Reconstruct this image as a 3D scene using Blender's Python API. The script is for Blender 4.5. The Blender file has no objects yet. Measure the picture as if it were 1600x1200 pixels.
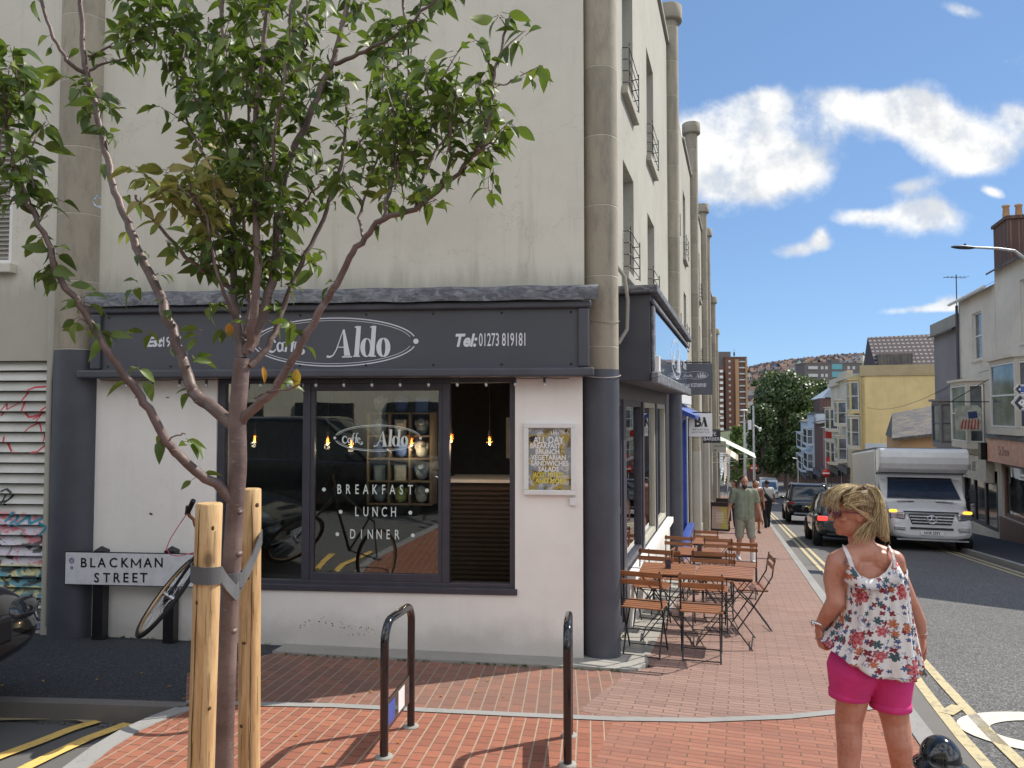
import bpy, math, random
from mathutils import Vector, Matrix, Quaternion, noise as mnoise
D = bpy.data
C = bpy.context.scene.collection
scn = bpy.context.scene
R = math.radians
PI = math.pi
rnd = random.Random(7)

# ------------------------------------------------------------ camera
F_PX = 1150.0
PITCH = R(2.29)
CAM = Vector((0, 0, 1.6))
cam_d = D.cameras.new('camera'); cam = D.objects.new('camera', cam_d); C.objects.link(cam)
cam.location = CAM
cam.rotation_euler = (R(90) + PITCH, 0, 0)
cam_d.sensor_width = 36.0
cam_d.lens = 36.0 * F_PX / 1600.0
cam_d.clip_start = 0.05
cam_d.clip_end = 6000
scn.camera = cam

# ------------------------------------------------------------ sun, sky
SUN_AZ, SUN_EL = R(60), R(44)          # azimuth clockwise from +Y
sl = D.lights.new('sun', 'SUN'); sl.energy = 2.5; sl.angle = R(0.5); sl.color = (1.0, 0.94, 0.84)
so = D.objects.new('sun', sl); C.objects.link(so)
sdir = Vector((math.sin(SUN_AZ) * math.cos(SUN_EL), math.cos(SUN_AZ) * math.cos(SUN_EL), math.sin(SUN_EL)))
so.rotation_euler = sdir.to_track_quat('Z', 'Y').to_euler()
so.location = (20, 10, 40)
SKY_STRENGTH = 0.15
scn.view_settings.view_transform = 'Standard'
scn.view_settings.look = 'None'
scn.view_settings.exposure = 1.17
scn.view_settings.gamma = 1.0

# ------------------------------------------------------------ projection helpers (photo pixel -> place)
def ray(x, y):
    dx = (x - 800) / F_PX; dy = (600 - y) / F_PX
    return Vector((dx, math.cos(PITCH) - dy * math.sin(PITCH), math.sin(PITCH) + dy * math.cos(PITCH)))
TH = R(17.2)
ST, CT = math.sin(TH), math.cos(TH)
SLOPE = 0.0905
def P(s, v, z=0.0): return Vector((s * ST + v * CT, s * CT - v * ST, z))
def SV(p): return (p.x * ST + p.y * CT, p.x * CT - p.y * ST)
def gs(s):
    if s < -12: return SLOPE * 12
    if s < 100: return -SLOPE * s
    if s < 150:
        t = (s - 100) / 50.0
        return -SLOPE * 100 - SLOPE * 50 * (t - t * t / 2)
    return -SLOPE * 125
def G(p): return gs(SV(p)[0])
def on_ground(x, y, h=0.0):
    d = ray(x, y); s1 = SV(d)[0]
    k = (CAM.z - h) / (-(d.z) - SLOPE * s1) if False else (CAM.z - h) / (-(d.z + SLOPE * s1))
    return CAM + d * k
def at_y(x, y, Y):
    d = ray(x, y); return CAM + d * (Y / d.y)
def on_v(x, y, v):
    d = ray(x, y); k = v / SV(d)[1]; p = CAM + d * k
    return SV(p)[0], p.z
# front frame: x to the right along the cafe front wall, y into the building, origin at the corner
A_F = R(-5.2)
O_F = Vector((0.655, 6.62, 0))
FF = Matrix.Translation(O_F) @ Matrix.Rotation(A_F, 4, 'Z')
FFi = FF.inverted()
def on_front(x, y, off=0.0):
    d = ray(x, y); n = (FF.to_3x3() @ Vector((0, 1, 0))); q = FF @ Vector((0, off, 0))
    k = (q - CAM).dot(n) / d.dot(n); p = FFi @ (CAM + d * k)
    return p.x, p.z
def FS(s=0, v=0, z=0, rot=0.0): return Matrix.Translation(P(s, v, z)) @ Matrix.Rotation(-TH + rot, 4, 'Z')

# ------------------------------------------------------------ object helpers
PM = {}
def thing(name, label, cat, M, group=None, kind=None):
    o = D.objects.new(name, None); C.objects.link(o); o.matrix_world = M
    o.rotation_euler = M.to_euler(); o.location = M.translation
    o.empty_display_size = 0.2
    PM[o.name] = M.copy()
    o['label'] = label; o['category'] = cat
    if group: o['group'] = group
    if kind: o['kind'] = kind
    return o
def tag(o, label=None, cat=None, group=None, kind=None):
    if label: o['label'] = label
    if cat: o['category'] = cat
    if group: o['group'] = group
    if kind: o['kind'] = kind
    return o
def copy_tree(o, M=None, parent=None):
    c = o.copy(); C.objects.link(c)
    if parent is not None: c.parent = parent
    if M is not None:
        c.location = M.translation; c.rotation_euler = M.to_euler(); PM[c.name] = M.copy()
    for ch in [q for q in KIDS.get(o.name, [])]:
        copy_tree(ch, None, c)
        KIDS.setdefault(c.name, [])
    return c
KIDS = {}

def rot_to(d):
    d = Vector(d).normalized()
    return d.to_track_quat('Z', 'Y').to_matrix()

class MB:
    def __init__(s, M=None):
        s.v = []; s.f = []; s.m = []; s.s = []; s.M = M or Matrix.Identity(4); s.mi = 0; s.sm = False; s.uv = None
    def add(s, vs, fs, smooth=None):
        n = len(s.v); M = s.M
        for p in vs: s.v.append(M @ Vector(p))
        for f in fs:
            s.f.append([i + n for i in f]); s.m.append(s.mi); s.s.append(s.sm if smooth is None else smooth)
    def box(s, x0, x1, y0, y1, z0, z1):
        s.add([(x0,y0,z0),(x1,y0,z0),(x1,y1,z0),(x0,y1,z0),(x0,y0,z1),(x1,y0,z1),(x1,y1,z1),(x0,y1,z1)],
              [(0,3,2,1),(4,5,6,7),(0,1,5,4),(1,2,6,5),(2,3,7,6),(3,0,4,7)])
    def obox(s, c, size, rot=None):
        rot = rot or Matrix.Identity(3); c = Vector(c); h = Vector(size) / 2
        vs = [c + rot @ Vector((sx*h.x, sy*h.y, sz*h.z)) for sz in (-1,1) for sx, sy in ((-1,-1),(1,-1),(1,1),(-1,1))]
        s.add(vs, [(0,3,2,1),(4,5,6,7),(0,1,5,4),(1,2,6,5),(2,3,7,6),(3,0,4,7)])
    def bar(s, a, b, w, h=None, up=(0,0,1)):
        a = Vector(a); b = Vector(b); h = h or w; d = b - a
        z = d.normalized(); x = Vector(up).cross(z)
        if x.length < 1e-4: x = Vector((1,0,0)).cross(z)
        x.normalize(); y = z.cross(x)
        s.obox((a+b)/2, (w, h, d.length), Matrix((x, y, z)).transposed())
    def tube(s, pts, rads, n=8, cap=True, smooth=True):
        pts = [Vector(p) for p in pts]
        if not hasattr(rads, '__len__'): rads = [rads]*len(pts)
        vs = []; fs = []
        t0 = (pts[1]-pts[0]).normalized(); a = Vector((0,0,1)) if abs(t0.z) < .9 else Vector((1,0,0))
        x = a.cross(t0).normalized()
        for i, p in enumerate(pts):
            if i == 0: t = t0
            elif i == len(pts)-1: t = (pts[i]-pts[i-1]).normalized()
            else: t = ((pts[i]-pts[i-1]).normalized() + (pts[i+1]-pts[i]).normalized()).normalized()
            x = (x - t*x.dot(t)).normalized(); y = t.cross(x)
            for k in range(n):
                an = 2*PI*k/n
                vs.append(p + (x*math.cos(an) + y*math.sin(an))*rads[i])
        for i in range(len(pts)-1):
            for k in range(n):
                k2 = (k+1) % n
                fs.append((i*n+k, i*n+k2, (i+1)*n+k2, (i+1)*n+k))
        s.add(vs, fs, smooth)
        if cap:
            s.add(vs[:n], [tuple(range(n))[::-1]], False); s.add(vs[-n:], [tuple(range(n))], False)
    def lathe(s, prof, n=24, c=(0,0,0), rot=None, smooth=True):
        rot = rot or Matrix.Identity(3); c = Vector(c); vs = []; fs = []
        for r, z in prof:
            for k in range(n):
                a = 2*PI*k/n; vs.append(c + rot @ Vector((r*math.cos(a), r*math.sin(a), z)))
        m = len(prof)
        for i in range(m-1):
            for k in range(n):
                k2 = (k+1) % n
                fs.append((i*n+k, i*n+k2, (i+1)*n+k2, (i+1)*n+k))
        s.add(vs, fs, smooth)
        if prof[0][0] > 1e-5: s.add(vs[:n], [tuple(range(n))[::-1]], False)
        if prof[-1][0] > 1e-5: s.add(vs[-n:], [tuple(range(n))], False)
    def prism(s, poly, t0, t1, ax='y'):
        def q(a, b, t):
            return (a, t, b) if ax == 'y' else ((t, a, b) if ax == 'x' else (a, b, t))
        n = len(poly)
        vs = [q(a,b,t0) for a,b in poly] + [q(a,b,t1) for a,b in poly]
        fs = [tuple(range(n)), tuple(range(2*n-1, n-1, -1))] + [(i, i+n, (i+1)%n+n, (i+1)%n) for i in range(n)]
        s.add(vs, fs)
    def ell(s, c, r, rot=None, n=16, m=10):
        rot = rot or Matrix.Identity(3); c = Vector(c); vs = []; fs = []
        for i in range(m+1):
            th = PI*i/m
            for k in range(n):
                a = 2*PI*k/n
                vs.append(c + rot @ Vector((r[0]*math.sin(th)*math.cos(a), r[1]*math.sin(th)*math.sin(a), r[2]*math.cos(th))))
        for i in range(m):
            for k in range(n):
                k2 = (k+1) % n
                fs.append((i*n+k, (i+1)*n+k, (i+1)*n+k2, i*n+k2))
        s.add(vs, fs, True)
    def cap_tube(s, a, ra, b, rb, n=12):
        # tapered capsule
        a = Vector(a); b = Vector(b); rot = rot_to(b-a); L = (b-a).length
        prof = []
        for i in range(5):
            t = PI/2*(i/4.0); prof.append((max(ra*math.sin(t), 1e-5), -ra*math.cos(t)))
        for i in range(5):
            t = PI/2*(1-i/4.0); prof.append((max(rb*math.sin(t), 1e-5), L+rb*math.cos(t)))
        s.lathe(prof, n, a, rot)
    def ribbon(s, pts, w, off=0.0, plane='xz', thick=0.0):
        # flat stroke in a plane, variable width
        n = len(pts)
        if not hasattr(w, '__len__'): w = [w]*n
        L = []; Rr = []
        for i in range(n):
            if i == 0: dx, dy = pts[1][0]-pts[0][0], pts[1][1]-pts[0][1]
            elif i == n-1: dx, dy = pts[-1][0]-pts[-2][0], pts[-1][1]-pts[-2][1]
            else: dx, dy = pts[i+1][0]-pts[i-1][0], pts[i+1][1]-pts[i-1][1]
            l = math.hypot(dx, dy) or 1; nx, ny = -dy/l, dx/l
            L.append((pts[i][0]+nx*w[i]/2, pts[i][1]+ny*w[i]/2)); Rr.append((pts[i][0]-nx*w[i]/2, pts[i][1]-ny*w[i]/2))
        def q(a): return (a[0], off, a[1]) if plane == 'xz' else ((a[0], a[1], off) if plane == 'xy' else (off, a[0], a[1]))
        s.add([q(a) for a in L] + [q(a) for a in Rr], [(i, i+1, n+i+1, n+i) for i in range(n-1)], False)
    def poly(s, pts, off=0.0, plane='xz'):
        def q(a): return (a[0], off, a[1]) if plane == 'xz' else ((a[0], a[1], off) if plane == 'xy' else (off, a[0], a[1]))
        s.add([q(a) for a in pts], [tuple(range(len(pts)))], False)
    def build(s, name, mats, parent=None, bevel=0.0, flat=False, seg=2, subsurf=0):
        me = D.meshes.new(name)
        Mi = PM[parent.name].inverted() if parent is not None else Matrix.Identity(4)
        me.from_pydata([Mi @ p for p in s.v], [], s.f)
        if not isinstance(mats, (list, tuple)): mats = [mats]
        for m in mats: me.materials.append(m)
        me.polygons.foreach_set('material_index', s.m)
        me.polygons.foreach_set('use_smooth', [False]*len(s.f) if flat else s.s)
        if s.uv: s.uv(me)
        me.update()
        o = D.objects.new(name, me); C.objects.link(o)
        if parent is not None:
            o.parent = parent; PM[o.name] = PM[parent.name]
            KIDS.setdefault(parent.name, []).append(o)
        else: PM[o.name] = Matrix.Identity(4)
        if bevel:
            b = o.modifiers.new('b', 'BEVEL'); b.width = bevel; b.segments = seg; b.limit_method = 'ANGLE'; b.angle_limit = R(40)
        if subsurf:
            b = o.modifiers.new('s', 'SUBSURF'); b.levels = subsurf; b.render_levels = subsurf
        return o

def holed(mb, u0, u1, z0, z1, holes, thick, y0=0.0):
    """wall in the mb's local xz plane (front at y=y0) with rectangular holes and reveals"""
    us = sorted(set([u0, u1] + [h[0] for h in holes] + [h[1] for h in holes]))
    zs = sorted(set([z0, z1] + [h[2] for h in holes] + [h[3] for h in holes]))
    us = [u for u in us if u0 <= u <= u1]; zs = [z for z in zs if z0 <= z <= z1]
    def inh(u, z): return any(h[0] < u < h[1] and h[2] < z < h[3] for h in holes)
    for i in range(len(us)-1):
        for j in range(len(zs)-1):
            a, b, c, d = us[i], us[i+1], zs[j], zs[j+1]
            if inh((a+b)/2, (c+d)/2): continue
            for y, fl in ((y0, 0), (y0+thick, 1)):
                q = [(a,y,c),(b,y,c),(b,y,d),(a,y,d)]
                mb.add(q if not fl else q[::-1], [(0,1,2,3)])
    for a, b, c, d in holes + [(u0, u1, z0, z1)]:
        y = y0; Y = y0+thick
        mb.add([(a,y,c),(b,y,c),(b,Y,c),(a,Y,c)], [(0,1,2,3)]); mb.add([(a,y,d),(b,y,d),(b,Y,d),(a,Y,d)], [(3,2,1,0)])
        mb.add([(a,y,c),(a,Y,c),(a,Y,d),(a,y,d)], [(0,1,2,3)]); mb.add([(b,y,c),(b,Y,c),(b,Y,d),(b,y,d)], [(3,2,1,0)])

def evalmesh(ob):
    dg = bpy.context.evaluated_depsgraph_get(); dg.update()
    return D.meshes.new_from_object(ob.evaluated_get(dg))
def text_into(mb, txt, size, x, z, off=0.0, plane='xz', align='CENTER', sx=1.0, shear=0.0, bold=0.0, sp=1.0, flip=False):
    c = D.curves.new('t', 'FONT'); c.body = txt; c.size = size; c.align_x = align; c.align_y = 'CENTER'
    c.shear = shear; c.offset = bold; c.space_character = sp; c.resolution_u = 3
    o = D.objects.new('t', c); C.objects.link(o); me = evalmesh(o)
    vs = []
    for v in me.vertices:
        a, b = v.co.x*sx*(-1 if flip else 1) + x, v.co.y + z
        vs.append((a, off, b) if plane == 'xz' else ((a, b, off) if plane == 'xy' else (off, a, b)))
    mb.add(vs, [tuple(p.vertices) for p in me.polygons], False)
    D.objects.remove(o); D.curves.remove(c); D.meshes.remove(me)
def organic(mb, voxel, smooth=8, fac=0.5):
    """union of the builder's closed solids as one continuous skin"""
    me = D.meshes.new('o'); me.from_pydata(mb.v, [], mb.f)
    o = D.objects.new('o', me); C.objects.link(o)
    r = o.modifiers.new('r', 'REMESH'); r.mode = 'VOXEL'; r.voxel_size = voxel
    m = o.modifiers.new('m', 'SMOOTH'); m.iterations = smooth; m.factor = fac
    e = evalmesh(o); out = MB()
    out.v = [v.co.copy() for v in e.vertices]; out.f = [list(p.vertices) for p in e.polygons]
    out.m = [0]*len(out.f); out.s = [True]*len(out.f)
    D.objects.remove(o); D.meshes.remove(e)
    return out
# ------------------------------------------------------------ node helper and materials
class NT:
    def __init__(s, nt): s.nt = nt
    def n(s, typ, props=None, **inp):
        nd = s.nt.nodes.new('ShaderNode' + typ)
        for k, v in (props or {}).items(): setattr(nd, k, v)
        for k, v in inp.items():
            key = k.replace('_', ' ')
            if k.startswith('i') and k[1:].isdigit(): key = int(k[1:])
            sock = nd.inputs[key]
            if isinstance(v, bpy.types.NodeSocket): s.nt.links.new(v, sock)
            else:
                try: sock.default_value = v
                except Exception: sock.default_value = (*v, 1.0)
        return nd
    def m(s, op, a, b=0.0, c=0.0, clamp=False):
        return s.n('Math', {'operation': op, 'use_clamp': clamp}, i0=a, i1=b, i2=c).outputs[0]
    def vm(s, op, a, b=(0,0,0)):
        return s.n('VectorMath', {'operation': op}, i0=a, i1=b).outputs[0]
    def mix(s, f, a, b, mode='MIX'):
        nd = s.nt.nodes.new('ShaderNodeMix'); nd.data_type = 'RGBA'; nd.blend_type = mode
        for i, v in ((0, f), (6, a), (7, b)):
            if isinstance(v, bpy.types.NodeSocket): s.nt.links.new(v, nd.inputs[i])
            elif i == 0: nd.inputs[i].default_value = v
            else: nd.inputs[i].default_value = (*v, 1.0) if len(v) == 3 else v
        return nd.outputs[2]
    def ss(s, x, a, b):
        return s.n('MapRange', {'interpolation_type': 'SMOOTHSTEP'}, Value=x, From_Min=a, From_Max=b, To_Min=0.0, To_Max=1.0).outputs[0]
    def noise(s, vec, scale, detail=4.0, rough=0.55, dist=0.0):
        return s.n('TexNoise', Vector=vec, Scale=scale, Detail=detail, Roughness=rough, Distortion=dist)
    def pos(s): return s.n('NewGeometry').outputs['Position']
    def obj(s): return s.n('TexCoord').outputs['Object']
    def map(s, v, sc=(1,1,1), loc=(0,0,0), rot=(0,0,0)):
        return s.n('Mapping', Vector=v, Scale=sc, Location=loc, Rotation=rot).outputs[0]
MATS = {}
def newmat(name):
    m = D.materials.new(name); m.use_nodes = True; nt = m.node_tree; nt.nodes.clear()
    N = NT(nt); out = nt.nodes.new('ShaderNodeOutputMaterial')
    b = nt.nodes.new('ShaderNodeBsdfPrincipled'); nt.links.new(b.outputs[0], out.inputs[0])
    MATS[name] = m
    return m, N, b, out
def setp(N, b, **kw):
    for k, v in kw.items():
        key = k.replace('_', ' ')
        if isinstance(v, bpy.types.NodeSocket): N.nt.links.new(v, b.inputs[key])
        else:
            try: b.inputs[key].default_value = v
            except Exception: b.inputs[key].default_value = (*v, 1.0)
def bump(N, b, h, strength=0.3, dist=0.01):
    bn = N.n('Bump', Height=h, Strength=strength, Distance=dist); N.nt.links.new(bn.outputs[0], b.inputs['Normal'])
def simple(name, col, rough=0.6, metal=0.0, var=0.12, scale=6.0, bmp=0.0, bscale=60.0, coat=0.0, spec=0.5, rvar=0.1):
    m, N, b, out = newmat(name)
    p = N.pos()
    n1 = N.noise(p, scale, 5).outputs[0]
    f = N.ss(n1, 0.3, 0.7)
    c1 = tuple(min(1, c*(1+var)) for c in col); c0 = tuple(c*(1-var) for c in col)
    setp(N, b, Base_Color=N.mix(f, c0, c1), Metallic=metal, Specular_IOR_Level=spec, Coat_Weight=coat)
    setp(N, b, Roughness=N.m('ADD', rough-rvar/2, N.m('MULTIPLY', N.noise(p, scale*2.3, 4).outputs[0], rvar)))
    if bmp: bump(N, b, N.noise(p, bscale, 4).outputs[0], bmp, 0.005)
    return m
def stucco(name, col, drip=0.5, dirt=(0.16,0.145,0.12), bmp=0.35, base=0.0, z0=0.0, ledge=None):
    m, N, b, out = newmat(name)
    p = N.pos()
    big = N.noise(p, 0.7, 5, 0.6).outputs[0]
    st = N.noise(N.map(p, (5, 5, 0.35)), 1.6, 6, 0.7).outputs[0]
    st2 = N.noise(N.map(p, (14, 14, 0.5)), 1.0, 4, 0.7).outputs[0]
    fine = N.noise(p, 90, 3).outputs[0]
    c = N.mix(N.ss(big, 0.3, 0.7), tuple(x*0.9 for x in col), tuple(min(1, x*1.05) for x in col))
    f = N.m('MULTIPLY', N.ss(st, 0.52, 0.85), drip)
    c = N.mix(f, c, dirt)
    f2 = N.m('MULTIPLY', N.ss(st2, 0.6, 0.9), drip*0.8)
    c = N.mix(f2, c, dirt)
    sp = N.ss(N.noise(p, 9, 6, 0.75).outputs[0], 0.66, 0.75)
    c = N.mix(N.m('MULTIPLY', sp, drip*0.5), c, tuple(x*0.5 for x in dirt))
    if base:
        z = N.n('SeparateXYZ', Vector=p).outputs[2]
        sl = N.m('ADD', z, N.m('MULTIPLY', N.noise(p, 3.0, 5).outputs[0], -0.5))
        f3 = N.m('MULTIPLY', N.m('SUBTRACT', 1.0, N.ss(sl, z0-0.35, z0+0.0)), base)
        c = N.mix(f3, c, (0.2, 0.17, 0.13))
    md = N.ss(N.noise(p, 2.6, 7, 0.72).outputs[0], 0.5, 0.75); c = N.mix(N.m('MULTIPLY', md, drip*0.35), c, dirt)
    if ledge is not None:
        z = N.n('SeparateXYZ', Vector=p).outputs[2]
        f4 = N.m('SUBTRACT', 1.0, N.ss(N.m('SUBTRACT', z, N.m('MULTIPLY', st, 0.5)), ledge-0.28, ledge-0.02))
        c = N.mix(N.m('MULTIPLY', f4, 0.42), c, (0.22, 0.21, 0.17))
    wv_ = N.n('TexVoronoi', {'feature': 'DISTANCE_TO_EDGE'}, Vector=N.vm('ADD', p, N.vm('MULTIPLY', N.noise(p, 1.5, 5, 0.7).outputs[1], (0.8,0.8,0.8))), Scale=0.55).outputs[0]
    c = N.mix(N.m('MULTIPLY', N.m('SUBTRACT', 1.0, N.ss(wv_, 0.0, 0.0035)), drip*0.7), c, dirt)
    setp(N, b, Base_Color=c, Roughness=0.9, Specular_IOR_Level=0.2)
    hh = N.m('ADD', N.m('MULTIPLY', fine, 0.4), N.noise(p, 5, 5).outputs[0])
    bump(N, b, hh, bmp, 0.01)
    return m
def bricks(name, rot, c1, c2, mortar, w=0.21, h=0.105, mort=0.006, off=0.5, dirtc=(0.08,0.06,0.05), dirt=0.5, rowline=None):
    m, N, b, out = newmat(name)
    p = N.map(N.pos(), rot=(0, 0, rot))
    br = N.n('TexBrick', {'offset': off}, Vector=p, Scale=1.0, Color1=c1, Color2=c2, Mortar=mortar, Mortar_Size=mort,
             Mortar_Smooth=0.3, Bias=0.0, Brick_Width=w, Row_Height=h)
    big = N.ss(N.noise(p, 1.1, 5, 0.65).outputs[0], 0.35, 0.7)
    sm = N.noise(p, 40, 4, 0.7).outputs[0]
    c = N.mix(N.m('MULTIPLY', big, dirt), br.outputs[0], dirtc)
    c = N.mix(N.m('MULTIPLY', N.ss(sm, 0.4, 0.8), 0.35), c, tuple(x*0.45 for x in c1))
    st = N.ss(N.noise(p, 6, 6, 0.8).outputs[0], 0.63, 0.72)
    c = N.mix(N.m('MULTIPLY', st, 0.5), c, (0.3, 0.24, 0.2))
    if rowline:
        fy = N.m('ABSOLUTE', N.m('SUBTRACT', N.m('FRACT', N.m('ADD', N.m('DIVIDE', N.n('SeparateXYZ', Vector=p).outputs[1], h), 0.5)), 0.5))
        wb = N.m('MULTIPLY', N.noise(p, 9, 3).outputs[0], 0.06)
        c = N.mix(N.m('MULTIPLY', N.m('SUBTRACT', 1.0, N.ss(N.m('ADD', fy, wb), 0.06, 0.12)), 0.75), c, rowline)
    gm = N.n('TexVoronoi', Vector=p, Scale=2.6).outputs[0]
    c = N.mix(N.m('MULTIPLY', N.m('SUBTRACT', 1.0, N.ss(gm, 0.035, 0.05)), 0.6), c, (0.10, 0.085, 0.08))
    gm2 = N.n('TexVoronoi', Vector=N.vm('ADD', p, (3.3, 1.7, 0)), Scale=1.7).outputs[0]
    c = N.mix(N.m('MULTIPLY', N.m('SUBTRACT', 1.0, N.ss(gm2, 0.03, 0.04)), 0.5), c, (0.42, 0.36, 0.32))
    lf = N.ss(N.noise(p, 0.45, 6, 0.7, 0.8).outputs[0], 0.5, 0.72); c = N.mix(N.m('MULTIPLY', lf, 0.4), c, dirtc)
    setp(N, b, Base_Color=c, Roughness=0.85, Specular_IOR_Level=0.3)
    h_ = N.m('ADD', N.m('MULTIPLY', br.outputs[1], -1.0), N.m('MULTIPLY', sm, 0.25))
    bump(N, b, h_, 0.6, 0.006)
    return m
def asphalt(name, col, sc=1.0, patch=0.3):
    m, N, b, out = newmat(name)
    p = N.pos()
    v = N.n('TexVoronoi', Vector=p, Scale=95.0*sc)
    sp = N.noise(p, 160*sc, 3, 0.8).outputs[0]
    big = N.ss(N.noise(p, 0.5, 6, 0.65).outputs[0], 0.3, 0.7)
    r = N.n('SeparateColor', Color=v.outputs[1]).outputs[0]
    c = N.mix(N.ss(r, 0.45, 1.0), tuple(x*0.6 for x in col), tuple(min(1, x*1.9) for x in col))
    c = N.mix(N.m('MULTIPLY', big, patch), c, tuple(x*0.5 for x in col))
    c = N.mix(N.m('MULTIPLY', N.ss(sp, 0.55, 0.8), 0.4), c, tuple(min(1, x*2.2) for x in col))
    setp(N, b, Base_Color=c, Roughness=0.88, Specular_IOR_Level=0.3)
    bump(N, b, N.m('ADD', v.outputs[0], sp), 0.5, 0.006)
    return m
def paintmark(name, col, wear=0.5):
    m, N, b, out = newmat(name)
    p = N.pos()
    n1 = N.noise(p, 14, 7, 0.75).outputs[0]
    n2 = N.noise(p, 120, 3, 0.8).outputs[0]
    f = N.m('MULTIPLY', N.ss(N.m('ADD', n1, N.m('MULTIPLY', n2, 0.35)), 0.68, 0.86), wear)
    setp(N, b, Base_Color=N.mix(f, col, (0.09, 0.088, 0.085)), Roughness=0.75)
    bump(N, b, n2, 0.3, 0.003)
    return m
def wood(name, c1, c2, rough=0.6, axis=2, knots=True):
    m, N, b, out = newmat(name)
    o = N.obj()
    sc = [14, 14, 14]; sc[axis] = 1.2
    p = N.map(o, tuple(sc))
    g = N.noise(p, 2.2, 5, 0.6, 1.2).outputs[0]
    g2 = N.noise(p, 9.0, 4, 0.7, 0.4).outputs[0]
    c = N.mix(N.ss(g, 0.35, 0.65), c1, c2)
    c = N.mix(N.m('MULTIPLY', N.ss(g2, 0.45, 0.75), 0.45), c, tuple(x*0.6 for x in c2))
    if knots:
        v = N.n('TexVoronoi', Vector=N.map(o, (9, 9, 5)), Scale=1.0).outputs[0]
        c = N.mix(N.m('MULTIPLY', N.m('SUBTRACT', 1.0, N.ss(v, 0.05, 0.2)), 0.85), c, tuple(x*0.3 for x in c2))
    setp(N, b, Base_Color=c, Roughness=rough)
    bump(N, b, N.m('ADD', g, g2), 0.25, 0.004)
    return m
def glassmat(name, tint=(0.8,0.85,0.85), trans=0.6, rough=0.01):
    # thin pane: part mirror, part see-through
    m = D.materials.new(name); m.use_nodes = True; nt = m.node_tree; nt.nodes.clear(); N = NT(nt)
    out = nt.nodes.new('ShaderNodeOutputMaterial')
    gl = N.n('BsdfGlossy', Color=(1,1,1), Roughness=rough); tr = N.n('BsdfTransparent', Color=tint)
    fr = N.n('Fresnel', IOR=1.6).outputs[0]
    wob = N.n('Bump', Height=N.noise(N.pos(), 1.2, 2).outputs[0], Strength=0.08, Distance=0.02)
    nt.links.new(wob.outputs[0], gl.inputs['Normal'])
    f = N.m('ADD', N.m('MULTIPLY', fr, 1.0), 1.0-trans-0.3, clamp=True)
    mx = N.n('MixShader', i0=f, i1=tr.outputs[0], i2=gl.outputs[0])
    nt.links.new(mx.outputs[0], out.inputs[0])
    MATS[name] = m
    return m
def emis(name, col, st):
    m, N, b, out = newmat(name)
    setp(N, b, Base_Color=col, Emission_Color=col, Emission_Strength=st); return m

m_stuc = stucco('stucco_shade_lifted', (0.60, 0.575, 0.495), 0.5, (0.34,0.32,0.26), ledge=2.76)  # front render coloured lighter than the street side's, to brighten its shaded face
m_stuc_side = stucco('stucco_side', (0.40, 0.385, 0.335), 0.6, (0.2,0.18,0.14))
m_white = stucco('render_white', (0.82, 0.79, 0.75), 0.2, (0.45,0.43,0.42), 0.25, base=0.35, z0=-0.42)
m_colm, Nc, bc, _o = newmat('column_stone')
p_ = Nc.pos(); z_ = Nc.n('SeparateXYZ', Vector=p_).outputs[2]
jt = Nc.m('ABSOLUTE', Nc.m('SUBTRACT', Nc.m('FRACT', Nc.m('MULTIPLY', Nc.m('ADD', z_, 0.05), 1.55)), 0.5))
jf = Nc.m('SUBTRACT', 1.0, Nc.ss(Nc.m('ADD', jt, Nc.m('MULTIPLY', Nc.noise(p_, 18, 4).outputs[0], 0.006)), 0.004, 0.014))
blk = Nc.noise(Nc.n('CombineXYZ', X=0.0, Y=0.0, Z=Nc.m('FLOOR', Nc.m('ADD', Nc.m('MULTIPLY', Nc.m('ADD', z_, 0.05), 1.55), 0.5))).outputs[0], 3.7, 1).outputs[0]
cc = Nc.mix(Nc.ss(blk, 0.35, 0.65), (0.27, 0.24, 0.185), (0.36, 0.32, 0.25))
cc = Nc.mix(Nc.m('MULTIPLY', Nc.ss(Nc.noise(Nc.map(p_, (4,4,1.2)), 2.4, 7, 0.7).outputs[0], 0.42, 0.75), 0.65), cc, (0.17, 0.155, 0.125))
cc = Nc.mix(Nc.m('MULTIPLY', jf, 0.75), cc, (0.52, 0.49, 0.42))
setp(Nc, bc, Base_Color=cc, Roughness=0.9); bump(Nc, bc, Nc.m('ADD', Nc.noise(p_, 30, 6, 0.7).outputs[0], Nc.m('MULTIPLY', jf, -1.5)), 0.45, 0.01)
m_cols = m_colm
m_dark = simple('paint_slate', (0.062, 0.066, 0.083), 0.5, var=0.12, scale=4, bmp=0.12)
m_dark2 = simple('fascia_slate', (0.072, 0.078, 0.096), 0.35, var=0.06, scale=2.0)
m_frame = simple('frame_slate', (0.05, 0.05, 0.066), 0.4, var=0.1, scale=8)
m_lead, Nl, bl, _o = newmat('lead_flashing')
pl = Nl.pos(); n_ = Nl.noise(Nl.map(pl, (4, 4, 9)), 2.0, 6, 0.7, 1.0).outputs[0]
cl_ = Nl.mix(Nl.ss(n_, 0.38, 0.66), (0.085, 0.09, 0.105), (0.24, 0.25, 0.27))
cl_ = Nl.mix(Nl.ss(Nl.noise(pl, 12, 5, 0.8).outputs[0], 0.6, 0.72), cl_, (0.08, 0.07, 0.06))
setp(Nl, bl, Base_Color=cl_, Roughness=0.6, Metallic=0.2); bump(Nl, bl, n_, 0.8, 0.02)
m_brickA = bricks('paving_orange', -(PI/2-R(6)), (0.36, 0.135, 0.084), (0.26, 0.095, 0.062), (0.12, 0.065, 0.045), 0.112, 0.086, rowline=(0.44,0.33,0.24), dirt=0.25, dirtc=(0.3,0.15,0.1))
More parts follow.
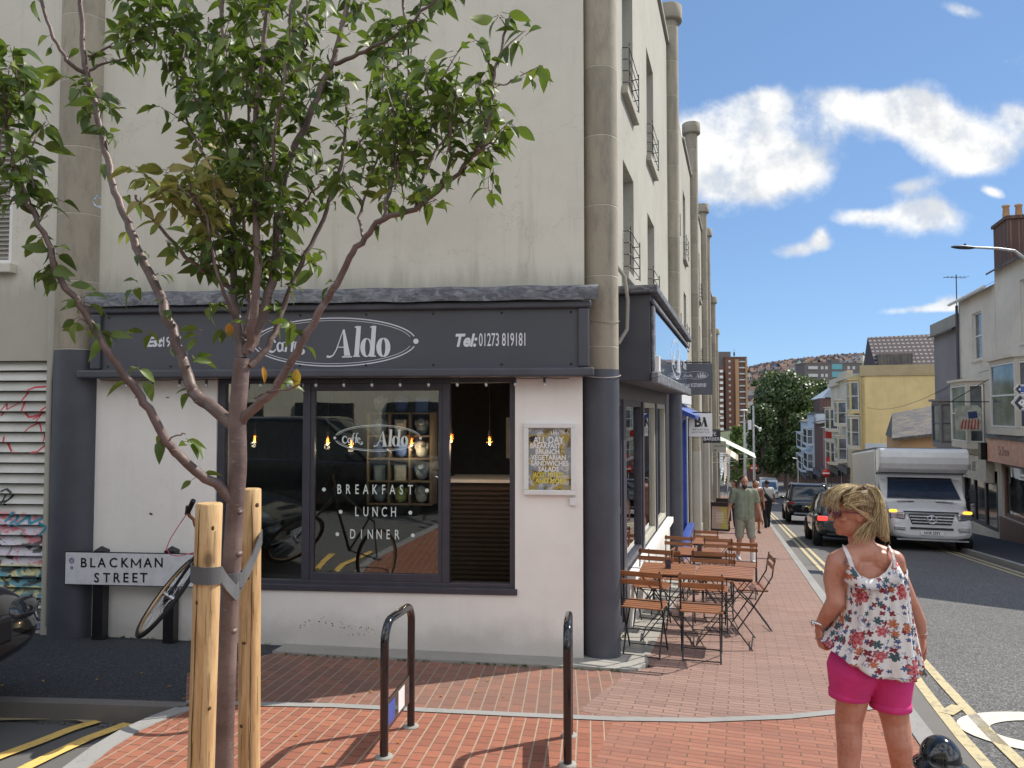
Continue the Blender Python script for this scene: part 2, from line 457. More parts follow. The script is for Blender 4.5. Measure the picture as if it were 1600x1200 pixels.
m_brickA2 = bricks('paving_orange_cross', R(17.2), (0.36, 0.155, 0.10), (0.26, 0.105, 0.072), (0.12, 0.075, 0.055), 0.215, 0.066, 0.0045, dirt=0.25, dirtc=(0.3,0.16,0.12))
m_brickB = bricks('paving_dark', -(PI/2-R(4)), (0.30, 0.13, 0.09), (0.18, 0.10, 0.08), (0.10, 0.07, 0.055), 0.165, 0.096, rowline=(0.33,0.26,0.2), dirt=0.5, dirtc=(0.2,0.13,0.1))
m_brickC = bricks('paving_street', R(17.2), (0.32, 0.20, 0.16), (0.235, 0.14, 0.115), (0.10, 0.072, 0.06), 0.215, 0.066, 0.0045, dirt=0.55, dirtc=(0.25,0.17,0.14))
m_conc = stucco('concrete', (0.33, 0.315, 0.285), 0.5, (0.17,0.155,0.13), 0.3)
m_kerb = stucco('kerb_stone', (0.30, 0.295, 0.285), 0.5, (0.15,0.145,0.14), 0.4)
m_gutter = stucco('gutter_concrete', (0.17, 0.16, 0.15), 0.4, (0.1,0.095,0.09), 0.4)
m_road = asphalt('asphalt_road', (0.14, 0.138, 0.137))
m_roadL = asphalt('asphalt_side', (0.12, 0.115, 0.11), 0.9)
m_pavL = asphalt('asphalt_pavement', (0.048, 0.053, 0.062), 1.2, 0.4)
m_yel = paintmark('line_yellow', (0.78, 0.52, 0.15), 0.5)
m_yel2 = paintmark('line_yellow_faded', (0.5, 0.42, 0.24), 0.7)
m_wpaint = paintmark('line_white', (0.62, 0.58, 0.50), 0.35)
m_letter = simple('lettering_pale', (0.66, 0.68, 0.74), 0.5, var=0.03)
m_black = simple('black_paint', (0.012, 0.012, 0.014), 0.35, var=0.2)
m_blackgloss = simple('black_gloss', (0.008, 0.009, 0.012), 0.12, var=0.1, coat=0.6, rvar=0.08, bmp=0.05, bscale=25)
m_stake = wood('stake_wood', (0.62, 0.42, 0.21), (0.44, 0.26, 0.11), 0.7)
m_slat = wood('slat_wood', (0.34, 0.135, 0.052), (0.20, 0.075, 0.03), 0.45, axis=0, knots=False)
m_bark, Nb, bb, _o = newmat('bark_cherry')
pb = Nb.obj()
lent = Nb.ss(Nb.noise(Nb.map(pb, (28, 28, 150)), 1.0, 4, 0.6).outputs[0], 0.6, 0.72)
cb = Nb.mix(Nb.ss(Nb.noise(pb, 9, 5).outputs[0], 0.3, 0.7), (0.105, 0.068, 0.06), (0.20, 0.14, 0.125))
cb = Nb.mix(Nb.m('MULTIPLY', lent, 0.75), cb, (0.36, 0.26, 0.2))
setp(Nb, bb, Base_Color=cb, Roughness=0.5); bump(Nb, bb, Nb.m('ADD', Nb.noise(pb, 60, 5).outputs[0], lent), 0.45, 0.004)
def leafmat(name, c0, c1, c2, bt=0.25):
    m, N, b, out = newmat(name)
    ri = N.n('NewGeometry').outputs['Random Per Island']
    c = N.mix(N.ss(ri, 0.0, 0.6), c0, c1); c = N.mix(N.ss(ri, 0.75, 1.0), c, c2)
    setp(N, b, Base_Color=c, Roughness=0.46, Specular_IOR_Level=0.4)
    t = N.n('BsdfTranslucent', Color=N.mix(0.6, c, (0.25, 0.4, 0.03)))
    mx = N.n('MixShader', i0=bt, i1=b.outputs[0], i2=t.outputs[0])
    N.nt.links.new(mx.outputs[0], out.inputs[0]); return m
m_leaf = leafmat('leaf_green', (0.05, 0.082, 0.02), (0.10, 0.15, 0.032), (0.2, 0.25, 0.05))
m_leafy = leafmat('leaf_bronze', (0.26, 0.27, 0.07), (0.40, 0.32, 0.12), (0.3, 0.36, 0.1), 0.35)
m_leafo = leafmat('leaf_orange', (0.5, 0.17, 0.03), (0.55, 0.25, 0.04), (0.4, 0.12, 0.03), 0.4)
m_leaffar = leafmat('leaf_far', (0.03, 0.05, 0.02), (0.055, 0.085, 0.03), (0.1, 0.13, 0.045), 0.15)
m_glass = glassmat('pane_glass', (0.80, 0.86, 0.86), 0.64)
m_glassd = simple('dark_glass', (0.015, 0.02, 0.026), 0.05, var=0.3, rvar=0.02, spec=0.8)
m_car = simple('car_black', (0.010, 0.011, 0.014), 0.16, var=0.1, coat=1.0, rvar=0.05)
m_cargrey = simple('car_darkgreen', (0.016, 0.022, 0.022), 0.18, var=0.1, coat=1.0, rvar=0.05)
m_chrome = simple('chrome', (0.7, 0.7, 0.72), 0.15, metal=1.0, var=0.05)
m_tyre = simple('tyre', (0.012, 0.012, 0.013), 0.8, var=0.2)
m_alloy = simple('alloy', (0.3, 0.3, 0.32), 0.3, metal=0.8)
m_whitepl = simple('white_plastic', (0.72, 0.72, 0.71), 0.4, var=0.04)
m_vanw = simple('van_white', (0.66, 0.67, 0.68), 0.25, var=0.04, coat=0.5)
m_red = simple('red_paint', (0.45, 0.03, 0.02), 0.4)
m_redl = emis('rear_lamp_red', (1.0, 0.06, 0.05), 0.6)
m_redd = simple('lamp_red_off', (0.22, 0.012, 0.012), 0.15, coat=0.6)
m_orl = emis('indicator_orange', (1.0, 0.42, 0.04), 1.1)
m_lamp = simple('lamp_clear', (0.5, 0.52, 0.54), 0.08, metal=0.8)
m_blue = simple('paint_blue', (0.035, 0.08, 0.34), 0.35, var=0.15)
m_skin = simple('skin_tanned', (0.42, 0.17, 0.095), 0.45, var=0.12, scale=14, bmp=0.08, bscale=150)
m_skin2 = simple('skin_pale', (0.42, 0.21, 0.135), 0.5, var=0.1, scale=14)
m_skin3 = simple('skin_brown', (0.22, 0.11, 0.07), 0.5, var=0.1, scale=14)
# ------------------------------------------------------------ sky with clouds
w = D.worlds.new('World'); scn.world = w; w.use_nodes = True
wn = w.node_tree; wn.nodes.clear(); N = NT(wn)
wo = wn.nodes.new('ShaderNodeOutputWorld'); bg = wn.nodes.new('ShaderNodeBackground')
sky = wn.nodes.new('ShaderNodeTexSky'); sky.sky_type = 'NISHITA'; sky.sun_disc = False
sky.sun_elevation = SUN_EL; sky.sun_rotation = SUN_AZ; sky.altitude = 50; sky.air_density = 0.8; sky.dust_density = 0.0; sky.ozone_density = 3.0
tc = N.n('TexCoord').outputs['Generated']
sx, sy, sz = N.n('SeparateXYZ', Vector=tc).outputs[:3]
ys = N.m('MAXIMUM', sy, 0.02)
cu = N.m('DIVIDE', sx, ys); cw = N.m('DIVIDE', sz, ys)
BL = [(1175,225,115,70,0),(1120,270,70,55,0),(1215,270,90,40,-5),(1110,215,60,45,0),(1190,160,50,28,0),
      (1345,165,75,26,12),(1440,190,95,42,5),(1540,225,90,40,8),(1520,250,50,26,0),(1590,180,40,24,20),(1420,160,40,30,0),
      (1445,346,78,30,0),(1445,325,40,22,0),(1348,338,42,14,0),(1245,390,50,15,-5),(1282,370,14,16,0),
      (1455,482,90,8,-4),(1490,470,40,14,0),(1500,14,40,14,15),(1420,290,40,14,-10),(1550,300,18,8,20),(700,120,200,60,0),(300,300,200,60,0),(1750,100,200,50,0),(1900,330,150,45,0),(-200,200,300,80,0)]
g = None
wv = N.n('CombineXYZ', X=cu, Y=cw, Z=0.0).outputs[0]
nz1 = N.noise(wv, 8.0, 10, 0.60, 0.1).outputs[0]
nz2 = N.noise(wv, 26.0, 6, 0.65).outputs[0]
for (x, y, rx, ry, an) in BL:
    d = ray(x, y); u0 = d.x/d.y; w0 = d.z/d.y; a = R(-an)
    du = N.m('SUBTRACT', cu, u0); dw = N.m('SUBTRACT', cw, w0)
    ra = N.m('ADD', N.m('MULTIPLY', du, math.cos(a)*F_PX/rx), N.m('MULTIPLY', dw, math.sin(a)*F_PX/rx))
    rb = N.m('ADD', N.m('MULTIPLY', du, -math.sin(a)*F_PX/ry), N.m('MULTIPLY', dw, math.cos(a)*F_PX/ry))
    r2 = N.m('ADD', N.m('MULTIPLY', ra, ra), N.m('MULTIPLY', rb, rb))
    e = N.m('EXPONENT', N.m('MULTIPLY', r2, -0.9))
    g = e if g is None else N.m('ADD', g, e)
g = N.m('MINIMUM', g, 1.15)
den = N.m('ADD', g, N.m('ADD', N.m('MULTIPLY', N.m('SUBTRACT', nz1, 0.5), 1.7), N.m('MULTIPLY', N.m('SUBTRACT', nz2, 0.5), 0.7)))
den = N.m('MULTIPLY', den, N.ss(g, 0.06, 0.35))
al = N.ss(den, 0.34, 1.2)
al = N.m('MULTIPLY', al, N.ss(sy, 0.02, 0.2))
nzs = N.noise(N.vm('ADD', wv, (0.012, 0.03, 0)), 8.0, 5, 0.6, 0.1).outputs[0]
sh = N.ss(N.m('ADD', N.m('SUBTRACT', nzs, nz1), N.m('MULTIPLY', den, -0.02)), -0.12, 0.1)
ccol = N.mix(sh, (3.1, 3.1, 3.05), (2.2, 2.3, 2.42))
hs = N.n('HueSaturation', Color=sky.outputs[0], Hue=0.505, Saturation=0.95, Value=0.9).outputs[0]
hs = N.n('Gamma', Color=hs, Gamma=0.5).outputs[0]
hs = N.mix(1.0, hs, (0.535, 0.76, 1.02), 'MULTIPLY')
fin = N.mix(al, hs, ccol)
# bright cumulus added out of view behind the camera, to brighten the shade
nb1 = N.noise(tc, 2.6, 7, 0.6, 0.4).outputs[0]
cloud_fill = N.m('MULTIPLY', N.ss(nb1, 0.40, 0.56), N.ss(N.m('MULTIPLY', sy, -1.0), -0.12, 0.22))
cloud_fill = N.m('MULTIPLY', cloud_fill, N.ss(sz, 0.0, 0.06))
fin = N.mix(cloud_fill, fin, (4.6, 4.65, 4.75))
wn.links.new(fin, bg.inputs[0]); bg.inputs[1].default_value = SKY_STRENGTH
wn.links.new(bg.outputs[0], wo.inputs[0])

# ------------------------------------------------------------ ground
ROAD_DROP = 0.10
def hill(s, v):
    z = gs(s)
    if s > 210:
        t = min(1.0, (s-210)/640.0)
        prof = t*t*(3-2*t)
        amp = 53 + 2*math.sin(v*0.03) + max(-8, min(20, v*0.12))
        z += amp*prof - max(0, s-900)*0.05
    return z
def gbuild():
    mb = MB()
    ss_ = [-60,-12,-6]; s = -2.0
    while s < 110: ss_.append(s); s += 4
    while s < 1600: ss_.append(s); s += 28
    ss_ += [2200, 3000]
    vs_ = [-900,-650,-450,-300,-220,-160,-120,-80,-50,-30,-12,0,12,30,50,80,120,160,200,250,300,360,430,520,650,900,1400]
    idx = {}
    vv = []
    for i, s in enumerate(ss_):
        for j, v in enumerate(vs_):
            vv.append(P(s, v, hill(s, v)-ROAD_DROP-0.012))
    n = len(vs_)
    mb.add(vv, [(i*n+j, i*n+j+1, (i+1)*n+j+1, (i+1)*n+j) for i in range(len(ss_)-1) for j in range(n-1)])
    return mb
m_ground, Ng, bgm, _o = newmat('ground_mix')
pg = Ng.pos()
cg = Ng.mix(Ng.ss(Ng.noise(pg, 0.02, 5).outputs[0], 0.4, 0.6), (0.06, 0.085, 0.035), (0.11, 0.12, 0.07))
near = Ng.ss(Ng.n('SeparateXYZ', Vector=pg).outputs[1], 140, 200)
cg = Ng.mix(near, (0.12, 0.115, 0.11), cg)
setp(Ng, bgm, Base_Color=cg, Roughness=0.95)
o = gbuild().build('ground', m_ground); o['kind'] = 'structure'

def sheet(name, pts, mat, h, sub=None):
    """pts: world xy list laid on the sloping street at height h above the pavement plane"""
    mb = MB(); mb.add([(p[0], p[1], G(Vector((p[0], p[1], 0)))+h) for p in pts], [tuple(range(len(pts)))])
    o = mb.build(name, mat); o['kind'] = 'structure'; return o
def slab(name, pts, mat, h, thick, mat2=None):
    mb = MB(); n = len(pts)
    top = [(p[0], p[1], G(Vector((p[0], p[1], 0)))+h) for p in pts]
    bot = [(a, b, c-thick) for a, b, c in top]
    mb.add(top, [tuple(range(n))]); mb.mi = 1
    mb.add(top+bot, [(i, i+n, (i+1)%n+n, (i+1)%n) for i in range(n)])
    o = mb.build(name, [mat, mat2 or mat]); o['kind'] = 'structure'; return o
def xy(x, y, h=0.0):
    p = on_ground(x, y, h); return (p.x, p.y)
def pv(s, v): p = P(s, v); return (p.x, p.y)
def offset_line(pts, d):
    out = []
    for i, p in enumerate(pts):
        a = pts[max(0, i-1)]; b = pts[min(len(pts)-1, i+1)]
        dx, dy = b[0]-a[0], b[1]-a[1]; l = math.hypot(dx, dy)
        out.append((p[0]-dy/l*d, p[1]+dx/l*d))
    return out
def strip(mb, pts, w, h, d=0.0):
    a = offset_line(pts, d-w/2); b = offset_line(pts, d+w/2); n = len(pts)
    vs = [(p[0], p[1], G(Vector((p[0],p[1],0)))+h) for p in a+b]
    mb.add(vs, [(i, i+1, n+i+1, n+i) for i in range(n-1)])
# road sheets
RDV = 5.75       # right kerb
sheet('road', [pv(-12, 1.1), pv(-12, 9), pv(1, 9), pv(8, RDV+6), pv(12, RDV+0.5), pv(30, RDV), pv(99.9, RDV), pv(99.9, 1.1)], m_road, -ROAD_DROP-0.004)
sheet('road_side', [pv(-12, 1.09), pv(5.5, 1.09), (-1.9, 5.6), (-12, 6.2), (-30, 7.2), (-30, -6), (-8,-9)], m_roadL, -ROAD_DROP-0.004)
sheet('road_side_right', [pv(-12, 9.01), pv(-12, 40), pv(17, 40), pv(17, 9), pv(8, 11.76), pv(1, 9.01)], m_road, -ROAD_DROP-0.004)
# kerb line of the build-out: street side straight, side-street part curved
RK = 1.18; KW = 0.13
street_k = [pv(s, RK-KW/2) for s in (0.4, 2, 4, 6, 8, 12, 20, 40, 70, 99)]
curve_px = [(292,1106),(250,1121),(205,1141),(160,1168),(118,1200),(70,1245)]
curve_k = [xy(*q) for q in curve_px] + [(-2.0, 2.4), (-1.9, 1.4), (-1.3, 0.5), (-0.4, 0.0)]
loop_k = curve_k + [pv(0.1, 0.75)] + street_k
# band (concrete edging across the build-out)
band_px = [(290,1098),(407,1101),(520,1103),(640,1109),(800,1117),(960,1124),(1100,1126),(1230,1121),(1330,1111),(1395,1100)]
band = [xy(*q) for q in band_px]
wall_l = FF @ Vector((-4.45, 0, 0)); 
def ffxy(x, y): p = FF @ Vector((x, y, 0)); return (p.x, p.y)
# lower zone: orange bricks in two laying directions
split = 5
polyA = [p for p in curve_k] + [pv(0.1, 0.75), pv(0.4, 0.2)]
inner = offset_line(loop_k, 0.0)
bx, by = xy(940, 1200)
slab('paving_corner', [band[i] for i in range(0, 6)] + [xy(925, 1200), (0.1, 1.5), (0.0, 0.2)] + curve_k[::-1][0:] , m_brickA, 0.0, 0.2, m_brickA)
slab('paving_corner_cross', [band[5], band[6], band[7], band[8], band[9], pv(3.5, RK-KW), pv(2, RK-KW), pv(0.4, RK-KW), pv(0.1, 0.75), (0.0, 0.2), (0.1, 1.5), xy(925, 1200)], m_brickA2, 0.0, 0.2, m_brickA2)
slab('paving_by_wall', [band[0], band[1], band[2], band[3], band[4], band[5], xy(905,1110), ffxy(0.35, -0.32), ffxy(-2.2, -0.32), ffxy(-2.75, -0.3), xy(292, 1052)], m_brickB, 0.0, 0.2)
slab('pavement_street', [band[5], band[6], band[7], band[8], band[9]] + [pv(s, RK-KW) for s in (8, 12, 20, 40, 70, 99)] + [pv(s, -1.5) for s in (99, 70, 40, 20, 12, 8, 7.2)] + [ffxy(0.6,-0.1), ffxy(0.35, -0.32), xy(905,1110)], m_brickC, 0.001, 0.2)
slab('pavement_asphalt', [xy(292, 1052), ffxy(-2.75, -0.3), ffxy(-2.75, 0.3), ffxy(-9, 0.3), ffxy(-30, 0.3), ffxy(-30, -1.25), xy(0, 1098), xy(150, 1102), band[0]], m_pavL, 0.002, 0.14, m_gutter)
# plinth strip at the wall foot
slab('wall_foot_kerb', [ffxy(-2.75, -0.3), ffxy(-2.2, -0.32), ffxy(0.42, -0.30), ffxy(0.55, 0.0), ffxy(0.55, 0.3), ffxy(-2.75, 0.3)], m_conc, 0.02, 0.2)
slab('paving_slabs_street', [pv(6.95, -0.82), pv(9, -0.85), pv(12.6, -0.85), pv(12.6, -1.5), pv(6.6, -1.5)], m_conc, 0.006, 0.05)
mb = MB(); strip(mb, band, 0.085, 0.006); mb.build('edging_band', m_kerb)['kind'] = 'structure'
# kerbs (real steps)
def kerb(name, pts, wdt, mat):
    mb = MB(); a = offset_line(pts, -wdt/2); b = offset_line(pts, wdt/2); n = len(pts)
    def z(p, h): return (p[0], p[1], G(Vector((p[0],p[1],0)))+h)
    vs = [z(p, 0.008) for p in a] + [z(p, 0.008) for p in b] + [z(p, -0.16) for p in a] + [z(p, -0.16) for p in b]
    mb.add(vs, [(i, i+1, n+i+1, n+i) for i in range(n-1)] + [(i, i+1, 2*n+i+1, 2*n+i) for i in range(n-1)] + [(n+i, n+i+1, 3*n+i+1, 3*n+i) for i in range(n-1)])
    o = mb.build(name, mat); o['kind'] = 'structure'
kerb('kerb_street', street_k, KW, m_kerb)
kerb('kerb_side', curve_k, 0.12, m_kerb)
kerb('kerb_side_road', [xy(-400, 1094), xy(0, 1094), xy(150, 1098), xy(292, 1103)], 0.12, m_gutter)
kerb('kerb_right', [pv(s, RDV+0.06) for s in (13, 20, 40, 70, 99)], KW, m_kerb)
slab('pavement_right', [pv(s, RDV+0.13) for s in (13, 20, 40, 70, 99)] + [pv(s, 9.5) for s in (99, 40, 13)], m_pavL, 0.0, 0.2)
mb = MB(); strip(mb, [pv(s, RK+0.13) for s in (-2, 0.4, 3, 8, 20, 50, 99)], 0.26, -ROAD_DROP+0.0); mb.build('gutter_strip', m_gutter)['kind'] = 'structure'
# markings
mb = MB()
l1 = [xy(x, y, -ROAD_DROP) for x, y in ((1620,1290),(1545,1200),(1505,1155),(1465,1105),(1440,1072))] + [pv(s, 1.54) for s in (8.5, 10, 14, 20, 30, 45, 62)]
l2 = [xy(x, y, -ROAD_DROP) for x, y in ((1700,1290),(1610,1208),(1548,1148),(1505,1102),(1470,1064))] + [pv(s, 1.71) for s in (8.5, 10, 14, 20, 30, 45, 62)]
strip(mb, l1, 0.085, -ROAD_DROP+0.004); strip(mb, l2, 0.085, -ROAD_DROP+0.004)
strip(mb, [xy(1478,1116,-ROAD_DROP), xy(1498,1104,-ROAD_DROP)], 0.10, -ROAD_DROP+0.007)
mb.build('yellow_lines_street', m_yel2)['kind'] = 'structure'
mb = MB()
strip(mb, [pv(s, RDV-0.22) for s in (11.5, 14, 20, 30, 45)], 0.08, -ROAD_DROP+0.004); strip(mb, [pv(s, RDV-0.42) for s in (11.5, 14, 20, 30, 45)], 0.08, -ROAD_DROP+0.004)
mb.build('yellow_lines_right', m_yel2)['kind'] = 'structure'
mb = MB()
strip(mb, [xy(x, y, -ROAD_DROP) for x, y in ((-160,1255),(-60,1208),(0,1182),(60,1160),(110,1140),(152,1127))], 0.085, -ROAD_DROP+0.004)
strip(mb, [xy(x, y, -ROAD_DROP) for x, y in ((-80,1300),(30,1205),(85,1178),(140,1153),(200,1131))], 0.085, -ROAD_DROP+0.004)
mb.build('yellow_lines_side', m_yel)['kind'] = 'structure'
mb = MB()
strip(mb, [xy(x, y, -ROAD_DROP) for x, y in ((-200,1116),(0,1114),(90,1113),(135,1116),(148,1122))], 0.06, -ROAD_DROP+0.004)
strip(mb, [xy(x, y, -ROAD_DROP) for x, y in ((-200,1125),(0,1124),(90,1122),(125,1124),(140,1128))], 0.06, -ROAD_DROP+0.004)
mb.build('yellow_lines_kerbside', m_yel2)['kind'] = 'structure'
# big white painted loop at the right edge
mb = MB(); cx, cy = xy(1668, 1148, -ROAD_DROP)
ring = [(cx + 0.62*math.cos(a)*1.0, cy + 0.40*math.sin(a)) for a in [2*PI*i/40 for i in range(41)]]
strip(mb, ring, 0.20, -ROAD_DROP+0.004); mb.build('white_road_marking', m_wpaint)['kind'] = 'structure'
# stains, worn cross patch on the road where the side road is
# ------------------------------------------------------------ lettering
def ellipse_pts(cx, cz, rx, rz, a0=0, a1=360, n=48):
    return [(cx+rx*math.cos(R(a0+(a1-a0)*i/n)), cz+rz*math.sin(R(a0+(a1-a0)*i/n))) for i in range(n+1)]
_off = [0.0]
def nudge():
    _off[0] += 0.00012; return _off[0] % 0.0024
def aldo(mb, x, z, h, off):
    """didone-like word, x,z lower left corner, h cap height"""
    S = lambda pts: [(x+a*h, z+b*h) for a, b in pts]
    P_ = lambda pts: mb.poly(S(pts), off-nudge()); Rb = lambda pts, w: mb.ribbon(S(pts), [q*h for q in w] if hasattr(w, '__len__') else w*h, off-nudge())
    P_([(0.40,1.02),(0.47,1.02),(0.70,0.04),(0.46,0.04)]); Rb([(0.38,0.0),(0.76,0.0)], 0.05)
    Rb([(0.42,1.0),(0.30,0.66),(0.16,0.26),(0.04,0.06),(-0.08,0.0),(-0.2,0.02)], [.03,.035,.04,.05,.07,.09]); Rb([(0.2,0.36),(0.56,0.36)], 0.035)
    P_([(0.92,1.12),(1.09,1.14),(1.02,0.03),(0.84,0.03)]); Rb([(0.80,0.02),(1.06,0.02)], 0.05); Rb([(0.86,1.09),(1.0,1.13)], 0.05)
    pts = ellipse_pts(1.32, 0.34, 0.16, 0.33, 0, 360, 28)
    Rb(pts, [0.03+0.15*max(0, -math.cos(2*PI*i/28))+0.05*max(0, math.cos(2*PI*i/28)) for i in range(29)])
    P_([(1.50,1.12),(1.67,1.14),(1.60,0.03),(1.43,0.03)]); Rb([(1.44,1.09),(1.6,1.13)], 0.05); Rb([(1.42,0.02),(1.66,0.02)], 0.05)
    pts = ellipse_pts(1.94, 0.34, 0.17, 0.33, 0, 360, 28)
    Rb(pts, [0.03+0.16*abs(math.cos(2*PI*i/28)) for i in range(29)])
def caffe(mb, x, z, h, off):
    S = lambda pts: [(x+a*h, z+b*h) for a, b in pts]
    Rb = lambda pts, w: mb.ribbon(S(pts), [q*h for q in w] if hasattr(w, '__len__') else w*h, off-nudge())
    def arc(cx, cz, rx, rz, a0, a1, w0, w1, n=18):
        Rb(ellipse_pts(cx, cz, rx, rz, a0, a1, n), [w0+(w1-w0)*abs(math.sin(PI*i/n)) for i in range(n+1)])
    arc(0.28, 0.34, 0.26, 0.36, 40, 330, 0.05, 0.17); Rb([(0.46,0.6),(0.42,0.52)], 0.11)
    arc(0.74, 0.27, 0.14, 0.25, 30, 390, 0.05, 0.13); Rb([(0.92,0.54),(0.88,0.06),(1.0,0.02)], [.11,.12,.04])
    for dx in (0.0, 0.36):
        Rb([(1.38+dx,0.98),(1.28+dx,1.06),(1.18+dx,0.92),(1.13+dx,0.4),(1.08+dx,-0.02)], [.1,.06,.1,.15,.12]); Rb([(0.98+dx,0.54),(1.34+dx,0.54)], 0.05)
    arc(1.80, 0.27, 0.15, 0.26, 10, 330, 0.05, 0.12); Rb([(1.68,0.28),(1.94,0.36)], 0.04)
    arc(2.02, 0.0, 0.16, 0.13, 80, -150, 0.05, 0.14)
def logo(mb, cx, cz, rx, rz, off, dots=True):
    for (k, w) in ((1.0, 0.045), (0.90, 0.022)):
        for a0, a1 in ((12, 168), (192, 348)):
            mb.ribbon(ellipse_pts(cx, cz, rx*(1-(1-k)*0.5), rz*k, a0, a1, 40), rz*w, off-nudge())
    aldo(mb, cx-0.02*rx, cz-rz*0.62, rz*1.12, off)
    caffe(mb, cx-0.82*rx, cz-rz*0.38, rz*0.72, off)
    if dots:
        for sgn in (-1, 1): mb.poly(ellipse_pts(cx+sgn*rx*1.0, cz, rz*.11, rz*.11, 0, 345, 16), off-nudge())

# ------------------------------------------------------------ corner building
SWF = Matrix.Identity(4)
for i, c_ in enumerate((Vector((ST, CT, 0)), Vector((-CT, ST, 0)), Vector((0, 0, 1)), P(0, -1.2))):
    for j in range(3): SWF[j][i] = c_[j]
VR = 8.2
def RWF(v):
    M = Matrix.Identity(4)
    for i, c_ in enumerate((Vector((-ST, -CT, 0)), Vector((CT, -ST, 0)), Vector((0, 0, 1)), P(0, v))):
        for j in range(3): M[j][i] = c_[j]
    return M
bld = thing('corner_building', 'tall cement rendered corner building with round pilasters, a slate grey cafe on its ground floor', 'building', Matrix.Translation((O_F.x, O_F.y, -0.6)))
def add_window(parent, M, x0, x1, z0, z1, depth=0.12, fm=None, gm=None, sash=True, sill=0.0, fw=0.05, vert=0, mull=0, name='window', sillmat=None):
    fm = fm or m_whitepl; gm = gm or m_glassd
    mb = MB(M); y = depth
    for a, b, c, d in ((x0, x1, z0, z0+fw), (x0, x1, z1-fw, z1), (x0, x0+fw, z0+fw, z1-fw), (x1-fw, x1, z0+fw, z1-fw)):
        mb.box(a, b, y-0.03, y+0.04, c, d)
    if sash: mb.box(x0+fw, x1-fw, y-0.025, y+0.035, (z0+z1)/2-fw/2, (z0+z1)/2+fw/2)
    for k in range(vert):
        xx = x0+fw+(x1-x0-2*fw)*(k+1)/(vert+1); mb.box(xx-0.012, xx+0.012, y-0.02, y+0.03, z0+fw, z1-fw)
    wd = mb.build(name, fm, parent)
    g = MB(M); g.box(x0+fw*.6, x1-fw*.6, y+0.012, y+0.02, z0+fw*.6, z1-fw*.6); g.build('pane', gm, wd)
    if sill:
        s_ = MB(M); s_.box(x0-0.06, x1+0.06, -sill, depth-0.03, z0-0.09, z0-0.001); s_.build('sill', sillmat or fm, wd, bevel=0.008)
    return wd
m_blind = simple('window_blind', (0.42, 0.40, 0.36), 0.7)
FB = -1.1
# --- front wall: window hole of the cafe, upper left window, louvre opening
WX0, WX1, WZ0, WZ1 = -3.45, -0.63, -0.01, 1.93
mb = MB(FF); holed(mb, -4.70, -0.02, FB, 2.62, [(WX0, WX1, WZ0, WZ1)], 0.28)
mb.build('cafe_wall', m_white, bld)
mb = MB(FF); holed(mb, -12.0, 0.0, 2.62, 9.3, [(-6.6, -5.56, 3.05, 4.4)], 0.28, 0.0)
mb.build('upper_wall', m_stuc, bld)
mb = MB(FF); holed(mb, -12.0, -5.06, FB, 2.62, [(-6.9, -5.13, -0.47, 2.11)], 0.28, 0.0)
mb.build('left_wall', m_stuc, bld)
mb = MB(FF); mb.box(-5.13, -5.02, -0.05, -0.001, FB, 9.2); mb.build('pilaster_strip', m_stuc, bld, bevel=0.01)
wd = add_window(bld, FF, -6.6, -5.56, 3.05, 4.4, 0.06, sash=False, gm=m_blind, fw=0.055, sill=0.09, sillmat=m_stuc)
mb = MB(FF)
for k in range(28): mb.obox((-6.08, 0.055, 3.13+k*0.045), (0.95, 0.03, 0.004), Matrix.Rotation(R(35), 3, 'X'))
mb.build('blind', m_blind, wd)
# left round pilaster: painted below, stone above
mb = MB(FF); mb.lathe([(0.215, FB), (0.215, 2.2)], 32, (-4.86, 0.04, 0)); mb.build('pilaster_base', m_dark, bld)
mb = MB(FF); mb.lathe([(0.215, 2.2), (0.215, 9.4)], 32, (-4.86, 0.04, 0)); mb.build('pilaster', m_cols, bld)
# corner column
CC = Vector((0.818, 6.78))
mb = MB(); mb.lathe([(0.17, FB), (0.168, 2.0)], 40, (CC.x, CC.y, 0)); mb.build('corner_column_base', m_dark, bld)
mb = MB(); mb.lathe([(0.165, 2.0), (0.165, 8.9)], 40, (CC.x, CC.y, 0)); mb.lathe([(0.16,8.9),(0.27,8.9),(0.27,9.25),(0.0,9.25)], 40, (CC.x, CC.y, 0)); mb.build('corner_column', m_cols, bld)
# louvre
lv = MB(FF)
m_louv, Ngf, bgf, _o = newmat('graffiti_louvre')
pgf = Ngf.obj(); lo = FF.translation
SP = Ngf.n('SeparateXYZ', Vector=Ngf.vm('ADD', pgf, (0,0,0)))
base = Ngf.mix(Ngf.ss(Ngf.noise(pgf, 3, 5).outputs[0], .35, .65), (0.50, 0.50, 0.46), (0.62, 0.61, 0.57))
zz = SP.outputs[2]
def bandc(c, z0, z1, col, sc=2.5, th=0.5, amt=0.9):
    f = Ngf.m('MULTIPLY', Ngf.ss(zz, z0-0.03, z0+0.03), Ngf.m('SUBTRACT', 1.0, Ngf.ss(zz, z1-0.03, z1+0.03)))
    f = Ngf.m('MULTIPLY', f, Ngf.m('MULTIPLY', Ngf.ss(Ngf.noise(Ngf.map(pgf, (1,1,1.8), (z0*7,0,z1)), sc, 4, 0.5, 1.5).outputs[0], th-0.04, th+0.04), amt))
    return Ngf.mix(f, c, col)
base = bandc(base, 0.75, 1.25, (0.62, 0.16, 0.22), 3.0, 0.46)
base = bandc(base, 0.7, 1.2, (0.6, 0.6, 0.66), 4.0, 0.46)
base = bandc(base, 0.42, 0.75, (0.60, 0.56, 0.25), 1.5, 0.36)
base = bandc(base, 0.40, 0.72, (0.04, 0.25, 0.34), 4.0, 0.5)
base = bandc(base, 0.50, 1.05, (0.015, 0.015, 0.02), 5.0, 0.56)
base = bandc(base, 0.05, 0.45, (0.02, 0.02, 0.025), 3.5, 0.50)
